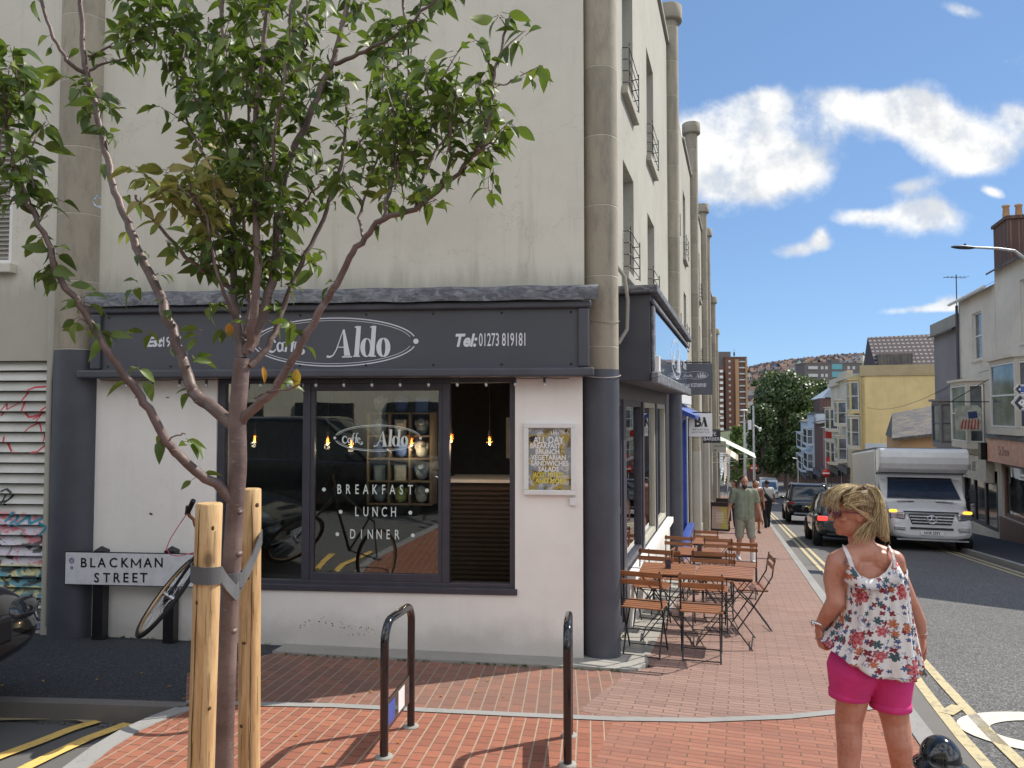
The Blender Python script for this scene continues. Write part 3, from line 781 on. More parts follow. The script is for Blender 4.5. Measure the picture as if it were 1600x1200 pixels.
base = bandc(base, -0.45, 0.4, (0.12, 0.16, 0.3), 4.5, 0.60)
base = Ngf.mix(Ngf.m('MULTIPLY', Ngf.ss(Ngf.noise(pgf, 12, 6, .8).outputs[0], 0.55, 0.75), 0.5), base, (0.2, 0.19, 0.17))
setp(Ngf, bgf, Base_Color=base, Roughness=0.6)
n_l = 26; zl0, zl1 = -0.47, 2.11; dz = (zl1-zl0)/n_l
for k in range(n_l):
    z = zl0+dz*k
    lv.add([(-6.9, 0.02, z+0.01), (-5.13, 0.02, z+0.01), (-5.13, 0.075, z+dz*0.95), (-6.9, 0.075, z+dz*0.95)], [(0,1,2,3)])
    lv.add([(-6.9, 0.02, z+0.01), (-5.13, 0.02, z+0.01), (-5.13, 0.05, z+0.004), (-6.9, 0.05, z+0.004)], [(0,1,2,3)])
PMl = lv.build('louvre', m_louv, bld)
mb = MB(FF); mb.box(-6.9, -5.13, 0.1, 0.12, zl0, zl1); mb.build('louvre_back', m_black, bld)
# red and blue spray strokes follow the slats
gr = MB(FF)
def slat_y(z):
    f = ((z-zl0) % dz)/dz; return 0.02+0.058*f-0.006
def spray(pts, w, mb, col=0):
    mb.mi = col; out = []
    for i in range(len(pts)-1):
        (a, b), (c, d) = pts[i], pts[i+1]; n = max(1, int(abs(d-b)/0.012)+1)
        for k in range(n): out.append((a+(c-a)*k/n, b+(d-b)*k/n))
    out.append(pts[-1])
    for i in range(len(out)-1):
        (a, b), (c, d) = out[i], out[i+1]; l = math.hypot(c-a, d-b) or 1; nx, nz = -(d-b)/l*w/2, (c-a)/l*w/2
        if int((b-zl0)/dz) != int((d-zl0)/dz): continue
        q = [(a+nx, b+nz), (c+nx, d+nz), (c-nx, d-nz), (a-nx, b-nz)]
        mb.add([(x_, slat_y(z_) if abs(z_-b) < 0.03 and int((z_-zl0)/dz) == int((b-zl0)/dz) else slat_y(b)+0.0, z_) for x_, z_ in q], [(0,1,2,3)])
def gpx(L): return [on_front(x, y, 0.04) for x, y in L]
spray(gpx([(73,604),(55,605),(41,612),(35,630),(36,645),(45,652),(60,648),(72,635)]), 0.018, gr)
spray(gpx([(52,655),(62,648),(58,660),(45,668),(40,676)]), 0.014, gr); spray(gpx([(5,682),(8,692),(20,705),(40,708),(60,706),(72,692)]), 0.018, gr)
spray(gpx([(0,650),(8,630),(12,640),(20,634),(28,628)]), 0.013, gr); spray(gpx([(58,660),(66,672),(70,690)]), 0.014, gr)
spray(gpx([(0,785),(12,782),(20,770),(10,764),(2,768)]), 0.02, gr, 1); spray(gpx([(6,770),(4,790),(18,776)]), 0.018, gr, 1)
spray(gpx([(8,815),(22,800),(26,812),(12,822),(30,818),(42,806),(48,818),(60,812),(72,806)]), 0.03, gr, 2)
spray(gpx([(5,905),(18,898),(24,908),(40,900),(58,900),(55,912),(42,908)]), 0.016, gr, 1); spray(gpx([(10,922),(14,930),(24,922)]), 0.014, gr, 1); spray(gpx([(0,950),(16,944),(34,946),(30,952),(8,956)]), 0.02, gr, 3)
m_sred = simple('spray_red', (0.5, 0.03, 0.05), 0.5); m_sblk = simple('spray_black', (0.01,0.01,0.012), 0.5); m_steal = simple('spray_teal', (0.03, 0.24, 0.33), 0.5); m_snavy = simple('spray_navy', (0.03, 0.06, 0.2), 0.5)
gr.build('graffiti', [m_sred, m_sblk, m_steal, m_snavy], bld)
g2 = MB(FF); g2.ribbon(gpx([(71,815),(84,822),(72,834)]), [0.03,0.035,0.02], -0.052); g2.build('graffiti_tag', m_steal, bld)
# fascia
fs = MB(FF); fx0, fx1 = -4.62, 0.02
fs.box(fx0, fx1, -0.12, -0.001, 1.93, 2.58); fas = fs.build('fascia', m_dark2, bld)
t_ = MB(FF)
t_.box(fx0-0.10, fx1+0.06, -0.20, -0.122, 1.925, 2.005); t_.box(fx0, fx1+0.04, -0.17, -0.122, 2.535, 2.60)
t_.box(fx0, fx0+0.10, -0.16, -0.122, 2.007, 2.533); t_.box(fx1-0.08, fx1+0.02, -0.16, -0.122, 2.007, 2.533)
t_.build('fascia_trim', m_dark, fas, bevel=0.02, seg=3)
l_ = MB(FF); rr = random.Random(3)
xs = [fx0-0.02+i*(fx1+0.12-fx0)/60 for i in range(61)]
prof = [(-0.0, 2.76), (-0.10, 2.745), (-0.2, 2.72), (-0.215, 2.70), (-0.21, 2.60)]
vs = [];
for x in xs:
    j = rr.uniform(-0.003, 0.003)
    for (y, z) in prof: vs.append((x, y-0.001+j*(1 if y < -0.05 else 0), z + j*0.7 + 0.004*math.sin(x*9)))
k = len(prof); l_.sm = True
l_.add(vs, [(i*k+j, (i+1)*k+j, (i+1)*k+j+1, i*k+j+1) for i in range(60) for j in range(k-1)])
l_.build('lead_flashing', m_lead, fas)
sc = MB(FF)
for x in [fx0+0.16+i*0.62 for i in range(8)]:
    for z in (2.04, 2.50): sc.lathe([(0.011, 0), (0.009, 0.006), (0, 0.008)], 10, (min(x, fx1-0.12), -0.1205, z), Matrix.Rotation(R(90), 3, 'X'))
sc.build('screw_caps', m_black, fas)
lt = MB(FF)
def fpx(x, y, off=-0.12): return on_front(x, y, off)
ex0, ez = fpx(396, 534); ex1, _z = fpx(650, 534); _, ezt = fpx(523, 497); _, ezb = fpx(523, 572)
logo(lt, (ex0+ex1)/2, (ezt+ezb)/2, (ex1-ex0)/2, (ezt-ezb)/2, -0.1225)
tx, tz = fpx(709, 532); text_into(lt, 'Tel:', 0.155, tx, tz-0.005, -0.1225, align='LEFT', sx=0.86, shear=0.25, bold=0.006)
tx, tz = fpx(748, 532); tx2, _ = fpx(843, 532); text_into(lt, '01273 819181', 0.165, tx, tz, -0.1225, align='LEFT', sx=0.455, bold=0.0015, sp=1.0)
tx, tz = fpx(229, 535); text_into(lt, 'Est', 0.125, tx, tz, -0.1225, align='LEFT', sx=0.95, shear=0.3, bold=0.005); tx, tz = fpx(252, 535); text_into(lt, '1977', 0.13, tx, tz, -0.1225, align='LEFT', sx=0.75, bold=0.002)
lt.build('fascia_lettering', m_letter, fas)
# shop window: frame and three panes
wf = MB(FF); y0, y1 = 0.02, 0.10
fr = [(WX0, WX1, WZ0, WZ0+0.07), (WX0, WX1, WZ1-0.05, WZ1), (WX0, WX0+0.07, WZ0+.07, WZ1-.05), (WX1-0.05, WX1, WZ0+.07, WZ1-.05), (-2.62, -2.55, WZ0+.07, WZ1-.05), (-1.30, -1.235, WZ0+.07, WZ1-.05)]
for a, b, c, d in fr: wf.box(a, b, y0, y1, c, d)
wf.box(WX0-0.02, WX1+0.02, -0.02, y0-0.001, WZ0-0.02, WZ0+0.035)
win = wf.build('shop_window', m_frame, bld, bevel=0.004)
wf = MB(FF)
for a, b, c, d in ((-2.55, -1.30, WZ0+.07, WZ0+.14), (-2.55, -1.30, WZ1-.12, WZ1-.05), (-2.55, -2.51, WZ0+.14, WZ1-.12), (-1.34, -1.30, WZ0+.14, WZ1-.12)): wf.box(a+.001, b-.001, 0.03, 0.085, c, d)
wf.build('casement', m_frame, win, bevel=0.004)
for a, b in ((WX0+0.06, -2.615), (-2.52, -1.335)):
    g = MB(FF); g.box(a, b, 0.055, 0.061, WZ0+0.06, WZ1-0.045); g.build('pane', m_glass, win)
gl = MB(FF)
ex0, _ = on_front(523, 685, .05); ex1, _ = on_front(657, 685, .05); _, zt = on_front(590, 664, .05); _, zb = on_front(590, 705, .05)
logo(gl, (ex0+ex1)/2, (zt+zb)/2, (ex1-ex0)/2, (zt-zb)/2, 0.0525)
for tx_, xa, xb, y_, dots in (('BREAKFAST', 523, 648, 765, (506, 667)), ('LUNCH', 550, 622, 800, (532, 641)), ('DINNER', 544, 627, 835, (527, 645))):
    a, z = on_front(xa, y_, .05); b, _ = on_front(xb, y_, .05)
    n_ = len(tx_); 
    for i, ch in enumerate(tx_): text_into(gl, ch, 0.125, a+(b-a)*(i+0.5)/n_, z, 0.0525, sx=0.62, bold=0.001)
    for dxy in dots:
        c_, _ = on_front(dxy, y_, .05); gl.poly(ellipse_pts(c_, z, .018, .018, 0, 340, 14), 0.0525)
m_vinyl = simple('window_vinyl', (0.62, 0.70, 0.68), 0.5, var=0.02)
gl.build('window_lettering', m_vinyl, win)
# stains of missing paint on the lower wall
ch = MB(FF); r3 = random.Random(11)
for i in range(46):
    px, py = 470+i*2.6+r3.uniform(-4, 4), 968+abs(i-12)*0.7+r3.uniform(-5, 5) if i < 30 else 985+r3.uniform(-6, 8)
    x, z = on_front(px, py); s_ = r3.uniform(0.002, 0.007)
    ch.poly([(x+s_*math.cos(a)*r3.uniform(.6,1.5), z+s_*math.sin(a)*r3.uniform(.5,1.2)) for a in [0,1,2,3,4,5]], -0.002)
for px, py in ((213,621),(262,621),(235,802),(237,804)):
    x, z = on_front(px, py); ch.poly([(x+0.02*math.cos(a)*r3.uniform(.6,1.2), z+0.006*math.sin(a)) for a in [0,1,2,3,4,5]], -0.002)
ch.build('wall_chips', simple('chip', (0.06,0.055,0.05), 0.9), bld)

# --- interior of the cafe
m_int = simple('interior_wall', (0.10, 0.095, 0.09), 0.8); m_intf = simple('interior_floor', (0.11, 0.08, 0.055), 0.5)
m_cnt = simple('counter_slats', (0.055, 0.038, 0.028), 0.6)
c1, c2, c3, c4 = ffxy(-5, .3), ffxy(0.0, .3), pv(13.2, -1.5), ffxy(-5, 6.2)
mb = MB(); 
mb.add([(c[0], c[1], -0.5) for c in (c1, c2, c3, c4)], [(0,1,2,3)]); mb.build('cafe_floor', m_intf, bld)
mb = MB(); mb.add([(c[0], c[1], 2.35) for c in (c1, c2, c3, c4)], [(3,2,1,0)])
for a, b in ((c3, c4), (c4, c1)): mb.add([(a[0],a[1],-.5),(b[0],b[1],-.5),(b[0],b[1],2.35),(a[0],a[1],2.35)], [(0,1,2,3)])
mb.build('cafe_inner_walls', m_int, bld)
cn = thing('cafe_counter', 'dark slatted counter with white top inside the cafe window', 'counter', FF @ Matrix.Translation((-0.6, 1.3, -0.5)))
mb = MB(FF)
for k in range(26): mb.box(-1.45, 0.25, 1.30, 1.32, -0.48+k*0.05, -0.455+k*0.05)
mb.box(-1.44, 0.24, 1.325, 1.9, -0.5, 0.85); mb.build('slatted_front', m_cnt, cn)
mb = MB(FF); mb.box(-1.5, 0.3, 1.27, 1.95, 0.852, 0.885); mb.build('worktop', m_whitepl, cn)
hb = MB(FF); hb.box(-0.95, -0.2, 2.4, 2.42, 1.05, 1.55); o = hb.build('wall_panel', simple('menu_grey', (0.4,0.4,0.38), .6)); tag(o, 'plain grey panel behind the cafe counter', 'panel')
# shelf unit with small goods
SX0, SX1 = -2.13, -1.02
sh = thing('display_shelf', 'grid of wooden cubbyholes inside the cafe window', 'shelf', FF @ Matrix.Translation((-1.5, 0.9, -0.5)))
m_shelf = simple('shelf_wood', (0.16, 0.12, 0.085), 0.6)
mb = MB(FF); zs_ = [0.66+0.235*k for k in range(5)]; xs_ = [-2.24, -2.02, -1.80, -1.58]
for z in zs_: mb.box(xs_[0]-.01, xs_[-1]+.01, 0.85, 1.1, z-0.008, z+0.008)
for x in xs_: mb.box(x-0.009, x+0.009, 0.852, 1.098, zs_[0]+.008, zs_[-1]-.008)
mb.build('frame', m_shelf, sh); mb = MB(FF); mb.box(-2.26, -1.56, 1.101, 1.12, .64, 1.62); mb.build('back_board', m_int, sh)
cols = [((0.30,0.36,0.42),'grey blue'), ((0.42,0.5,0.16),'lime green'), ((0.12,0.2,0.5),'blue'), ((0.5,0.5,0.46),'cream'), ((0.2,0.26,0.3),'slate'), ((0.46,0.42,0.2),'mustard')]
cm = [simple('toy_%d' % i, c[0], 0.8) for i, c in enumerate(cols)]
spots = [(0,1,4),(1,1,3),(2,1,0),(0,2,2),(1,2,2),(2,2,3),(0,3,0),(1,3,3),(2,3,0),(0,4,0),(1,4,2),(2,4,2),(2,0,3),(1,0,1),(0,0,0)]
where = ['bottom', 'second', 'third', 'fourth', 'top']; colw = ['left', 'middle', 'right']
for i, (c_, r_, k) in enumerate(spots):
    x = (xs_[c_]+xs_[c_+1])/2; z = zs_[r_]+0.009; mb = MB(FF)
    if (i+k) % 3 != 1:
        mb.ell((x, 0.95, z+0.07), (0.066, 0.055, 0.07)); mb.ell((x, 0.93, z+0.135), (0.048, 0.043, 0.043)); mb.ell((x-.058, 0.94, z+0.12), (0.018,0.012,0.038)); mb.ell((x+.058, 0.94, z+0.12), (0.018,0.012,0.038)); mb.ell((x, 0.885, z+0.122), (0.02,0.02,0.016))
        nm, cat = 'plush_toy', 'toy'
    else:
        mb.box(x-0.06, x+0.06, 0.9, 0.96, z, z+0.16); mb.box(x-0.04, x+0.04, 0.885, 0.898, z, z+0.13); nm, cat = 'gift_box', 'box'
    o = mb.build(nm, cm[k]); tag(o, '%s %s in the %s row, %s column of the cafe shelf' % (cols[k][1], 'soft toy' if cat == 'toy' else 'gift box', where[r_], colw[c_]), cat, 'small goods on the cafe shelf')
# pendant bulbs
m_bulb = emis('filament', (1.0, 0.36, 0.06), 7.0); m_bglass = simple('bulb_amber', (0.5,0.2,0.05), 0.1)
def bulb_glassmat():
    m = D.materials.new('bulb_glass'); m.use_nodes = True; nt = m.node_tree; nt.nodes.clear(); N = NT(nt)
    out = nt.nodes.new('ShaderNodeOutputMaterial'); mx = N.n('MixShader', i0=0.2, i1=N.n('BsdfTransparent', Color=(1,.75,.5)).outputs[0], i2=N.n('BsdfGlossy', Color=(1,.8,.6), Roughness=0.05).outputs[0])
    nt.links.new(mx.outputs[0], out.inputs[0]); return m
m_bg2 = bulb_glassmat()
pl_ = [((398,687),'behind the young tree trunk'),((512,690),'at the left of the etched cafe name'),((549,694),'under the first letter of the etched cafe name'),((643,692),'at the right end of the etched cafe name'),((705,686),'just right of the window post'),((765,690),'in front of the dark cafe counter')]
for i, ((x, y), lab) in enumerate(pl_):
    fx, fz = on_front(x, y, 0.8)
    t = thing('pendant_bulb', 'glowing amber filament bulb hanging ' + lab, 'pendant light', FF @ Matrix.Translation((fx, 0.8, fz)), 'amber bulbs hanging inside the cafe window')
    mb = MB(FF); mb.lathe([(0.0,-0.045),(0.028,-0.03),(0.034,-0.005),(0.024,0.03),(0.013,0.06)], 16, (fx, 0.8, fz)); mb.build('bulb_glass', m_bg2, t)
    mb = MB(FF); mb.tube([(fx, 0.8, fz-0.03), (fx, 0.8, fz+0.035)], [0.011, 0.005], 8); mb.build('filament', m_bulb, t)
    mb = MB(FF); mb.tube([(fx, 0.8, fz+0.055), (fx, 0.8, fz+0.11)], 0.014, 10); mb.tube([(fx, 0.8, fz+0.11), (fx, 0.8, 2.34)], 0.004, 6); mb.build('cord', m_black, t)
for i, ((x, y), lab) in enumerate(pl_):
    fx, fz = on_front(x, y, 0.8); q_ = FF @ Vector((fx, .76, fz-.05)); L_ = D.lights.new('pendant_glow', 'POINT'); L_.energy = 1.6; L_.color = (1, .72, .45); L_.shadow_soft_size = .03
    lo_ = D.objects.new('pendant_glow', L_); C.objects.link(lo_); lo_.location = q_
# bulb string under the fascia
sl_ = thing('string_lights', 'string of small unlit glass bulbs running under the cafe fascia', 'string lights', FF @ Matrix.Translation((-2, -0.1, 1.9)))
mb = MB(FF); pts = []
xs = [-4.55+i*0.262 for i in range(18)]
for i in range(len(xs)-1):
    for k in range(6): pts.append((xs[i]+(xs[i+1]-xs[i])*k/6, -0.10, 1.918-0.006*math.sin(PI*k/6)))
mb.tube(pts, 0.004, 5); mb.build('cable', m_black, sl_)
m_cb = simple('clear_bulb', (0.55,0.56,0.56), 0.05, metal=0.4)
for i in range(1, len(xs)-1):
    mb = MB(FF); mb.tube([(xs[i], -.10, 1.915), (xs[i], -.10, 1.875)], 0.012, 8); b_ = mb.build('socket', m_black, sl_)
    mb = MB(FF); mb.ell((xs[i], -.10, 1.858), (.015,.015,.02), n=10, m=8); mb.build('bulb', m_cb, b_)
# menu case on the wall
mc = thing('menu_case', 'white framed glass menu case with hand lettered food list', 'menu board', FF @ Matrix.Translation((-0.31, 0, 1.2)))
ax, az = on_front(818, 661, -.03); bx_, bz = on_front(900, 774, -.03)
mb = MB(FF)
for a, b, c, d in ((ax, bx_, bz, bz+.045), (ax, bx_, az-.045, az), (ax, ax+.045, bz+.045, az-.045), (bx_-.045, bx_, bz+.045, az-.045)): mb.box(a, b, -0.045, -0.001, c, d)
mb.build('frame', m_whitepl, mc, bevel=0.006)
m_menu, Nm, bm_, _o = newmat('menu_art'); pm_ = Nm.pos()
nn = Nm.noise(pm_, 3.2, 3, 0.5, 2.2).outputs[0]; n2 = Nm.noise(Nm.vm('ADD', pm_, (5,2,1)), 4.5, 4, .6, 1.5).outputs[0]
cm_ = Nm.mix(Nm.ss(nn, .45, .49), (0.25,0.28,0.30), (0.36,0.27,0.07)); cm_ = Nm.mix(Nm.ss(nn, .57, .6), cm_, (0.03,0.03,0.045)); cm_ = Nm.mix(Nm.ss(n2, .57, .62), cm_, (0.17,0.12,0.035))
cm_ = Nm.mix(Nm.m('MULTIPLY', Nm.ss(n2, .36, .40), Nm.m('SUBTRACT', 1.0, Nm.ss(n2, .42, .46))), cm_, (0.5,0.48,0.44))
setp(Nm, bm_, Base_Color=cm_, Roughness=0.25)
mb = MB(FF); mb.box(ax+.04, bx_-.04, -0.02, -0.004, bz+.04, az-.04); mb.build('poster', m_menu, mc)
mt = MB(FF); my = MB(FF); cxm = (ax+bx_)/2
rows = ['ALL DAY', 'BREAKFAST', 'BRUNCH', 'VEGETARIAN', 'SANDWICHES', 'SALADS', 'JACKET POTATO', 'AND MORE']
z = az-0.155
for i, t in enumerate(rows):
    text_into(mt if i < 6 else my, t, 0.062 if i else 0.08, cxm-0.01+[0,-.03,-.01,0,.01,.0,0,.02][i], z, -0.0215, sx=0.86 if len(t) < 11 else 0.58, bold=0.002); z -= 0.052
logo(mt, cxm-.0, az-0.085, 0.13, 0.034, -0.0215, False)
mt.build('lettering', m_whitepl, mc); my.build('yellow_lettering', simple('chalk_yellow', (0.65,0.55,0.1), .6), mc)
mb = MB(FF); qx, qz = on_front(895, 784, -.02); mb.box(qx-.03, qx+.03, -0.03, -0.001, qz-.035, qz+.035); o = mb.build('bell_box', m_whitepl, bevel=0.006); tag(o, 'small square white box under the menu case', 'bell box')
# ------------------------------------------------------------ street side of the corner building
def curve_top(a, b, za, zb, n=10, p=2.0):
    return [(a+(b-a)*i/n, zb+(za-zb)*((1-i/n)**p)) for i in range(n+1)]
COLS = [13.55, 20.1, 25.8, 28.7, 34.6, 38.3]
CAPZ = [9.08, 9.4, 8.75, 8.6, 6.9, 5.85]
bays = [(6.75, 13.55), (13.55, 20.1), (20.1, 25.8), (25.8, 28.7), (28.7, 34.6), (34.6, 38.3), (38.3, 42.0)]
btop = [8.3, 7.9, 7.8, 7.7, 6.9, 5.5, 4.6]
gtop = 2.75
allholes = []
for k, (a, b) in enumerate(bays):
    L = b-a; top = btop[k]; holes = []
    dzk = -0.05*(a-6.75) if k > 1 else 0.0
    if L > 5:
        wx = [(a+1.25, a+2.1), (a+3.5, a+4.35)] if k == 0 else [(a+1.0, a+1.8), (a+3.6, a+4.4)]
    else: wx = [(a+0.8, a+1.5), (a+1.9, a+2.5)]
    rows_ = [(3.15, 4.4), (5.2, 6.75)] if k < 3 else ([(2.9, 4.0), (5.0, 6.3)] if k < 5 else [(2.4, 3.7)])
    for x0, x1 in wx:
        for z0, z1 in rows_:
            if z1 < top-0.3: holes.append((x0, x1, z0, z1))
    mb = MB(SWF); holed(mb, a+0.001*k, b, gtop-0.35, top, holes, 0.3)
    if k in (0, 1, 2, 4):   # swept gable above the parapet line
        pk = {0: 9.0, 1: 9.15, 2: 8.4, 4: 7.6}[k]
        pts = [(a, top)] + [(q[0], q[1]) for q in ([(a, pk), (a+0.9, pk)] + curve_top(a+0.9, a+3.6, pk, top+0.02, 12, 2.2))]
        mb.prism(pts + [(a+3.6, top)] if False else pts, 0.0, 0.3)
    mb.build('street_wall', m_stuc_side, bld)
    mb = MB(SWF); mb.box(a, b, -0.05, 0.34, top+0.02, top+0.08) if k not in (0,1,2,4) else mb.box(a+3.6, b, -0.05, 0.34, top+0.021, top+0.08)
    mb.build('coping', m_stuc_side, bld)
    for (x0, x1, z0, z1) in holes:
        wd = add_window(bld, SWF, x0, x1, z0, z1, 0.2, gm=m_glassd, sill=0.07, sillmat=m_stuc_side)
        g = MB(SWF); 
        for q in range(4):
            z = z0+0.06+q*0.13; g.tube([(x0, 0.02, z), (x0+0.02, -0.075, z), (x1-0.02, -0.075, z), (x1, 0.02, z)], 0.006, 6)
        for xx in (x0+0.03, x1-0.03): g.tube([(xx, -0.075, z0+0.03), (xx, -0.075, z0+0.5)], 0.006, 6)
        g.build('bar_guard', m_black, wd)
for i, (s_, cz) in enumerate(zip(COLS, CAPZ)):
    c = P(s_, -1.17); zb = gs(s_)-0.1
    col = MB(); col.lathe([(0.165, 0.6 if i else 1.95), (0.165, cz-0.30)], 28, (c.x, c.y, 0)); col.lathe([(0.17, cz-0.30), (0.235, cz-0.29), (0.24, cz-0.26), (0.24, cz-0.02), (0.22, cz), (0, cz)], 28, (c.x, c.y, 0))
    co = col.build('column', m_cols, bld)
    bs = MB(); bs.lathe([(0.18, zb-0.3), (0.175, 0.6 if i else 1.95)], 28, (c.x, c.y, 0)); bs.build('column_base', m_dark if i == 0 else m_stuc_side, bld)
# roof and back so the block is closed
mb = MB(); A = [ffxy(0, .3), pv(13.5, -1.5), pv(42, -1.5), pv(42, -12), ffxy(-12, 9), ffxy(-12, .3)]
mb.add([(a[0], a[1], 8.25) for a in A[:2]] + [(pv(28,-1.5)[0], pv(28,-1.5)[1], 7.6)] + [(pv(28,-12)[0], pv(28,-12)[1], 7.6)] + [(a[0], a[1], 8.25) for a in A[4:]], [(0,1,2,3,4,5)])
mb.add([(*pv(28.7,-1.5), 6.8), (*pv(42,-1.5), 4.5), (*pv(42,-12), 4.5), (*pv(28.7,-12), 6.8)], [(0,1,2,3)])
mb.build('roof', m_lead, bld)
mb = MB(SWF); mb.box(41.7, 42.0, 0.3, 9, -4.5, 4.6); mb.build('end_wall', m_stuc_side, bld)
# cafe fascia on the street side
f2 = MB(SWF); f2.box(7.55, 12.95, -0.34, -0.001, 1.93, 2.82); fas2 = f2.build('street_fascia', m_dark, bld, bevel=0.01)
m_gloss = simple('glossy_fascia', (0.10, 0.16, 0.24), 0.05, var=0.03, coat=1.0, rvar=0.02)
f2 = MB(SWF); f2.box(7.72, 12.88, -0.352, -0.342, 2.03, 2.70); f2.build('gloss_panel', m_gloss, fas2)
f2 = MB(SWF)
f2.box(7.5, 13.0, -0.42, -0.345, 1.90, 2.02); f2.box(7.5, 13.0, -0.385, -0.354, 2.71, 2.76); f2.box(7.55, 7.71, -0.375, -0.343, 2.03, 2.70)
f2.build('fascia_trim', m_lead, fas2, bevel=0.015)
f2 = MB(SWF); f2.box(7.45, 13.0, -0.42, 0.0, 2.825, 2.90); f2.build('fascia_top', m_lead, fas2, bevel=0.01)
f2 = MB(SWF); logo(f2, 10.6, 2.36, 0.85, 0.27, -0.3535); text_into(f2, 'Tel: 01273 819181', 0.14, 12.2, 2.36, -0.3535, sx=0.6, bold=0.002); f2.build('fascia_lettering', m_letter, fas2)
# closure between fascia and column
# shopfront frames below
holesS = [(7.15, 7.95, -0.62, 1.75), (8.15, 9.6, -0.15, 1.75), (9.75, 11.2, -0.15, 1.75), (11.35, 12.75, -0.15, 1.75)]
mb = MB(SWF); holed(mb, 6.86, 13.4, -1.25, 2.42, holesS, 0.2); mb.build('shopfront_wall', m_frame, bld)
sp_ = MB(SWF); sp_.box(8.1, 12.8, -0.10, -0.001, -0.24, -0.15); sp_.box(8.1, 12.8, -0.04, -0.002, -1.2, -0.241); sp_.build('window_sill', m_white, bld, bevel=0.006)
for i, h in enumerate(holesS):
    wd = add_window(bld, SWF, h[0], h[1], h[2]+0.01, h[3], 0.05, fm=m_frame if i in (0, 1) else (m_frame if i == 1 else m_stuc), gm=m_glass, sash=(i == 0), fw=0.07, name='door' if i == 0 else 'street_window')
mb = MB(SWF); mb.box(11.55, 12.55, 0.09, 0.1, -0.1, 0.85); mb.build('window_film', m_whitepl, bld)
# cables on the corner
cb_ = MB(); 
def around(r, z, a0, a1, n=20): return [(CC.x+r*math.cos(R(a0+(a1-a0)*i/n)), CC.y+r*math.sin(R(a0+(a1-a0)*i/n)), z-0.03*math.sin(PI*i/n)) for i in range(n+1)]
cb_.tube(around(0.18, 1.95, 200, 350), 0.006, 6); cb_.tube(around(0.172, 2.45, 230, 350), 0.003, 5); cb_.build('cable', m_conc, bld)
pp = MB(SWF); pp.tube([(7.35,-0.02,3.1),(7.4,-0.1,2.98),(7.42,-0.13,2.75),(7.42,-0.12,2.45),(7.36,-0.04,2.3)], 0.02, 8); pp.build('hose', m_conc, bld)
# --- blue shop and the following units
def shopunit(s0, s1, fm, zt, pm, nwin, name, label, sill=True):
    zb = gs((s0+s1)/2)
    t = thing(name, label, 'shopfront', SWF @ Matrix.Translation((s0, 0, zb)))
    W = (s1-s0-0.25)/nwin; hs = [(s0+0.12+W*i+0.06, s0+0.12+W*(i+1)-0.06, zb+(0.65 if i < nwin-1 else 0.05), zt) for i in range(nwin)]
    mb = MB(SWF); holed(mb, s0, s1, gs(s1)-0.3, 2.42, hs, 0.18, 0.02); mb.build('front', pm, t)
    for h in hs: add_window(t, SWF, h[0], h[1], h[2], h[3], 0.1, fm=fm, gm=m_glass, sash=False, fw=0.06)
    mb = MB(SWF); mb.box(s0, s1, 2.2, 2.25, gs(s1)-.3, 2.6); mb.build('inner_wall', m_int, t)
    return t
t = shopunit(13.85, 18.0, m_blue, 1.45, m_blue, 3, 'blue_shopfront', 'bright blue painted shopfront beyond the cafe tables')
mb = MB(SWF); mb.box(13.9, 18.0, -0.14, 0.018, gs(17)+0.45, gs(17)+0.55); mb.box(13.9, 18.0, -0.08, 0.018, gs(18)-0.3, gs(17)+0.449); mb.build('sill', m_blue, t, bevel=.01)
mb = MB(SWF); mb.prism([(0.0, 1.75), (-0.42, 1.56), (-0.42, 1.50), (0.0, 1.62)], 13.9, 18.0, 'x'); aw = mb.build('blue_canopy', m_blue, t)
mb = MB(SWF); mb.box(13.9, 18.0, -0.10, 0.0, 1.8, 2.6); mb.build('sign_board', m_whitepl, t, bevel=.01)
t = shopunit(18.2, 19.85, m_black, 1.5, m_stuc_side, 1, 'doorway', 'dark doorway between cream pillars past the blue shop')
t = shopunit(20.35, 25.6, m_frame, 1.1, m_stuc_side, 3, 'beige_shopfront', 'beige shopfront with dark windows down the street')
t = shopunit(26.0, 28.5, m_frame, 0.7, simple('teal_paint', (0.1,0.2,0.2), .5), 2, 'teal_shopfront', 'muted teal shopfront farther down the street')
t = shopunit(28.9, 34.4, m_black, 0.4, simple('cream_paint', (0.5,0.45,0.3), .6), 3, 'cream_shopfront', 'cream shopfront behind the striped awning')
t = shopunit(34.8, 41.9, m_black, -0.1, m_black, 4, 'black_shopfront', 'black shopfront at the far end of the terrace')
# awnings
m_strp, Ns, bs_, _o = newmat('awning_stripe'); fx_ = Ns.m('FRACT', Ns.m('MULTIPLY', Ns.n('SeparateXYZ', Vector=Ns.obj()).outputs[1], 3.0))
setp(Ns, bs_, Base_Color=Ns.mix(Ns.ss(fx_, .45, .55), (0.62,0.58,0.46), (0.30,0.26,0.2)), Roughness=.8)
def awning(s0, s1, z, drop, out, mat, label, M=SWF):
    t = thing('shop_awning', label, 'awning', M @ Matrix.Translation((s0, 0, z)))
    n = 14; mb = MB(M); vs = []
    for i in range(n+1):
        x = s0+(s1-s0)*i/n
        vs += [(x, 0, z), (x, -out, z-drop), (x, -out-0.005, z-drop-0.14-0.03*(i % 2))]
    mb.add(vs, [(i*3+j, i*3+j+1, (i+1)*3+j+1, (i+1)*3+j) for i in range(n) for j in range(2)])
    o = mb.build('canopy', mat, t); sd = o.modifiers.new('so', 'SOLIDIFY'); sd.thickness = 0.01
    mb = MB(M)
    for x in (s0+.1, s1-.1): mb.tube([(x, 0, z-drop-0.1), (x, -out+0.03, z-drop-0.02)], 0.015, 6)
    mb.build('arm', m_whitepl, t)
awning(29.4, 33.5, 0.55, 0.75, 1.1, m_strp, 'brown and cream striped awning over a shop on the left')
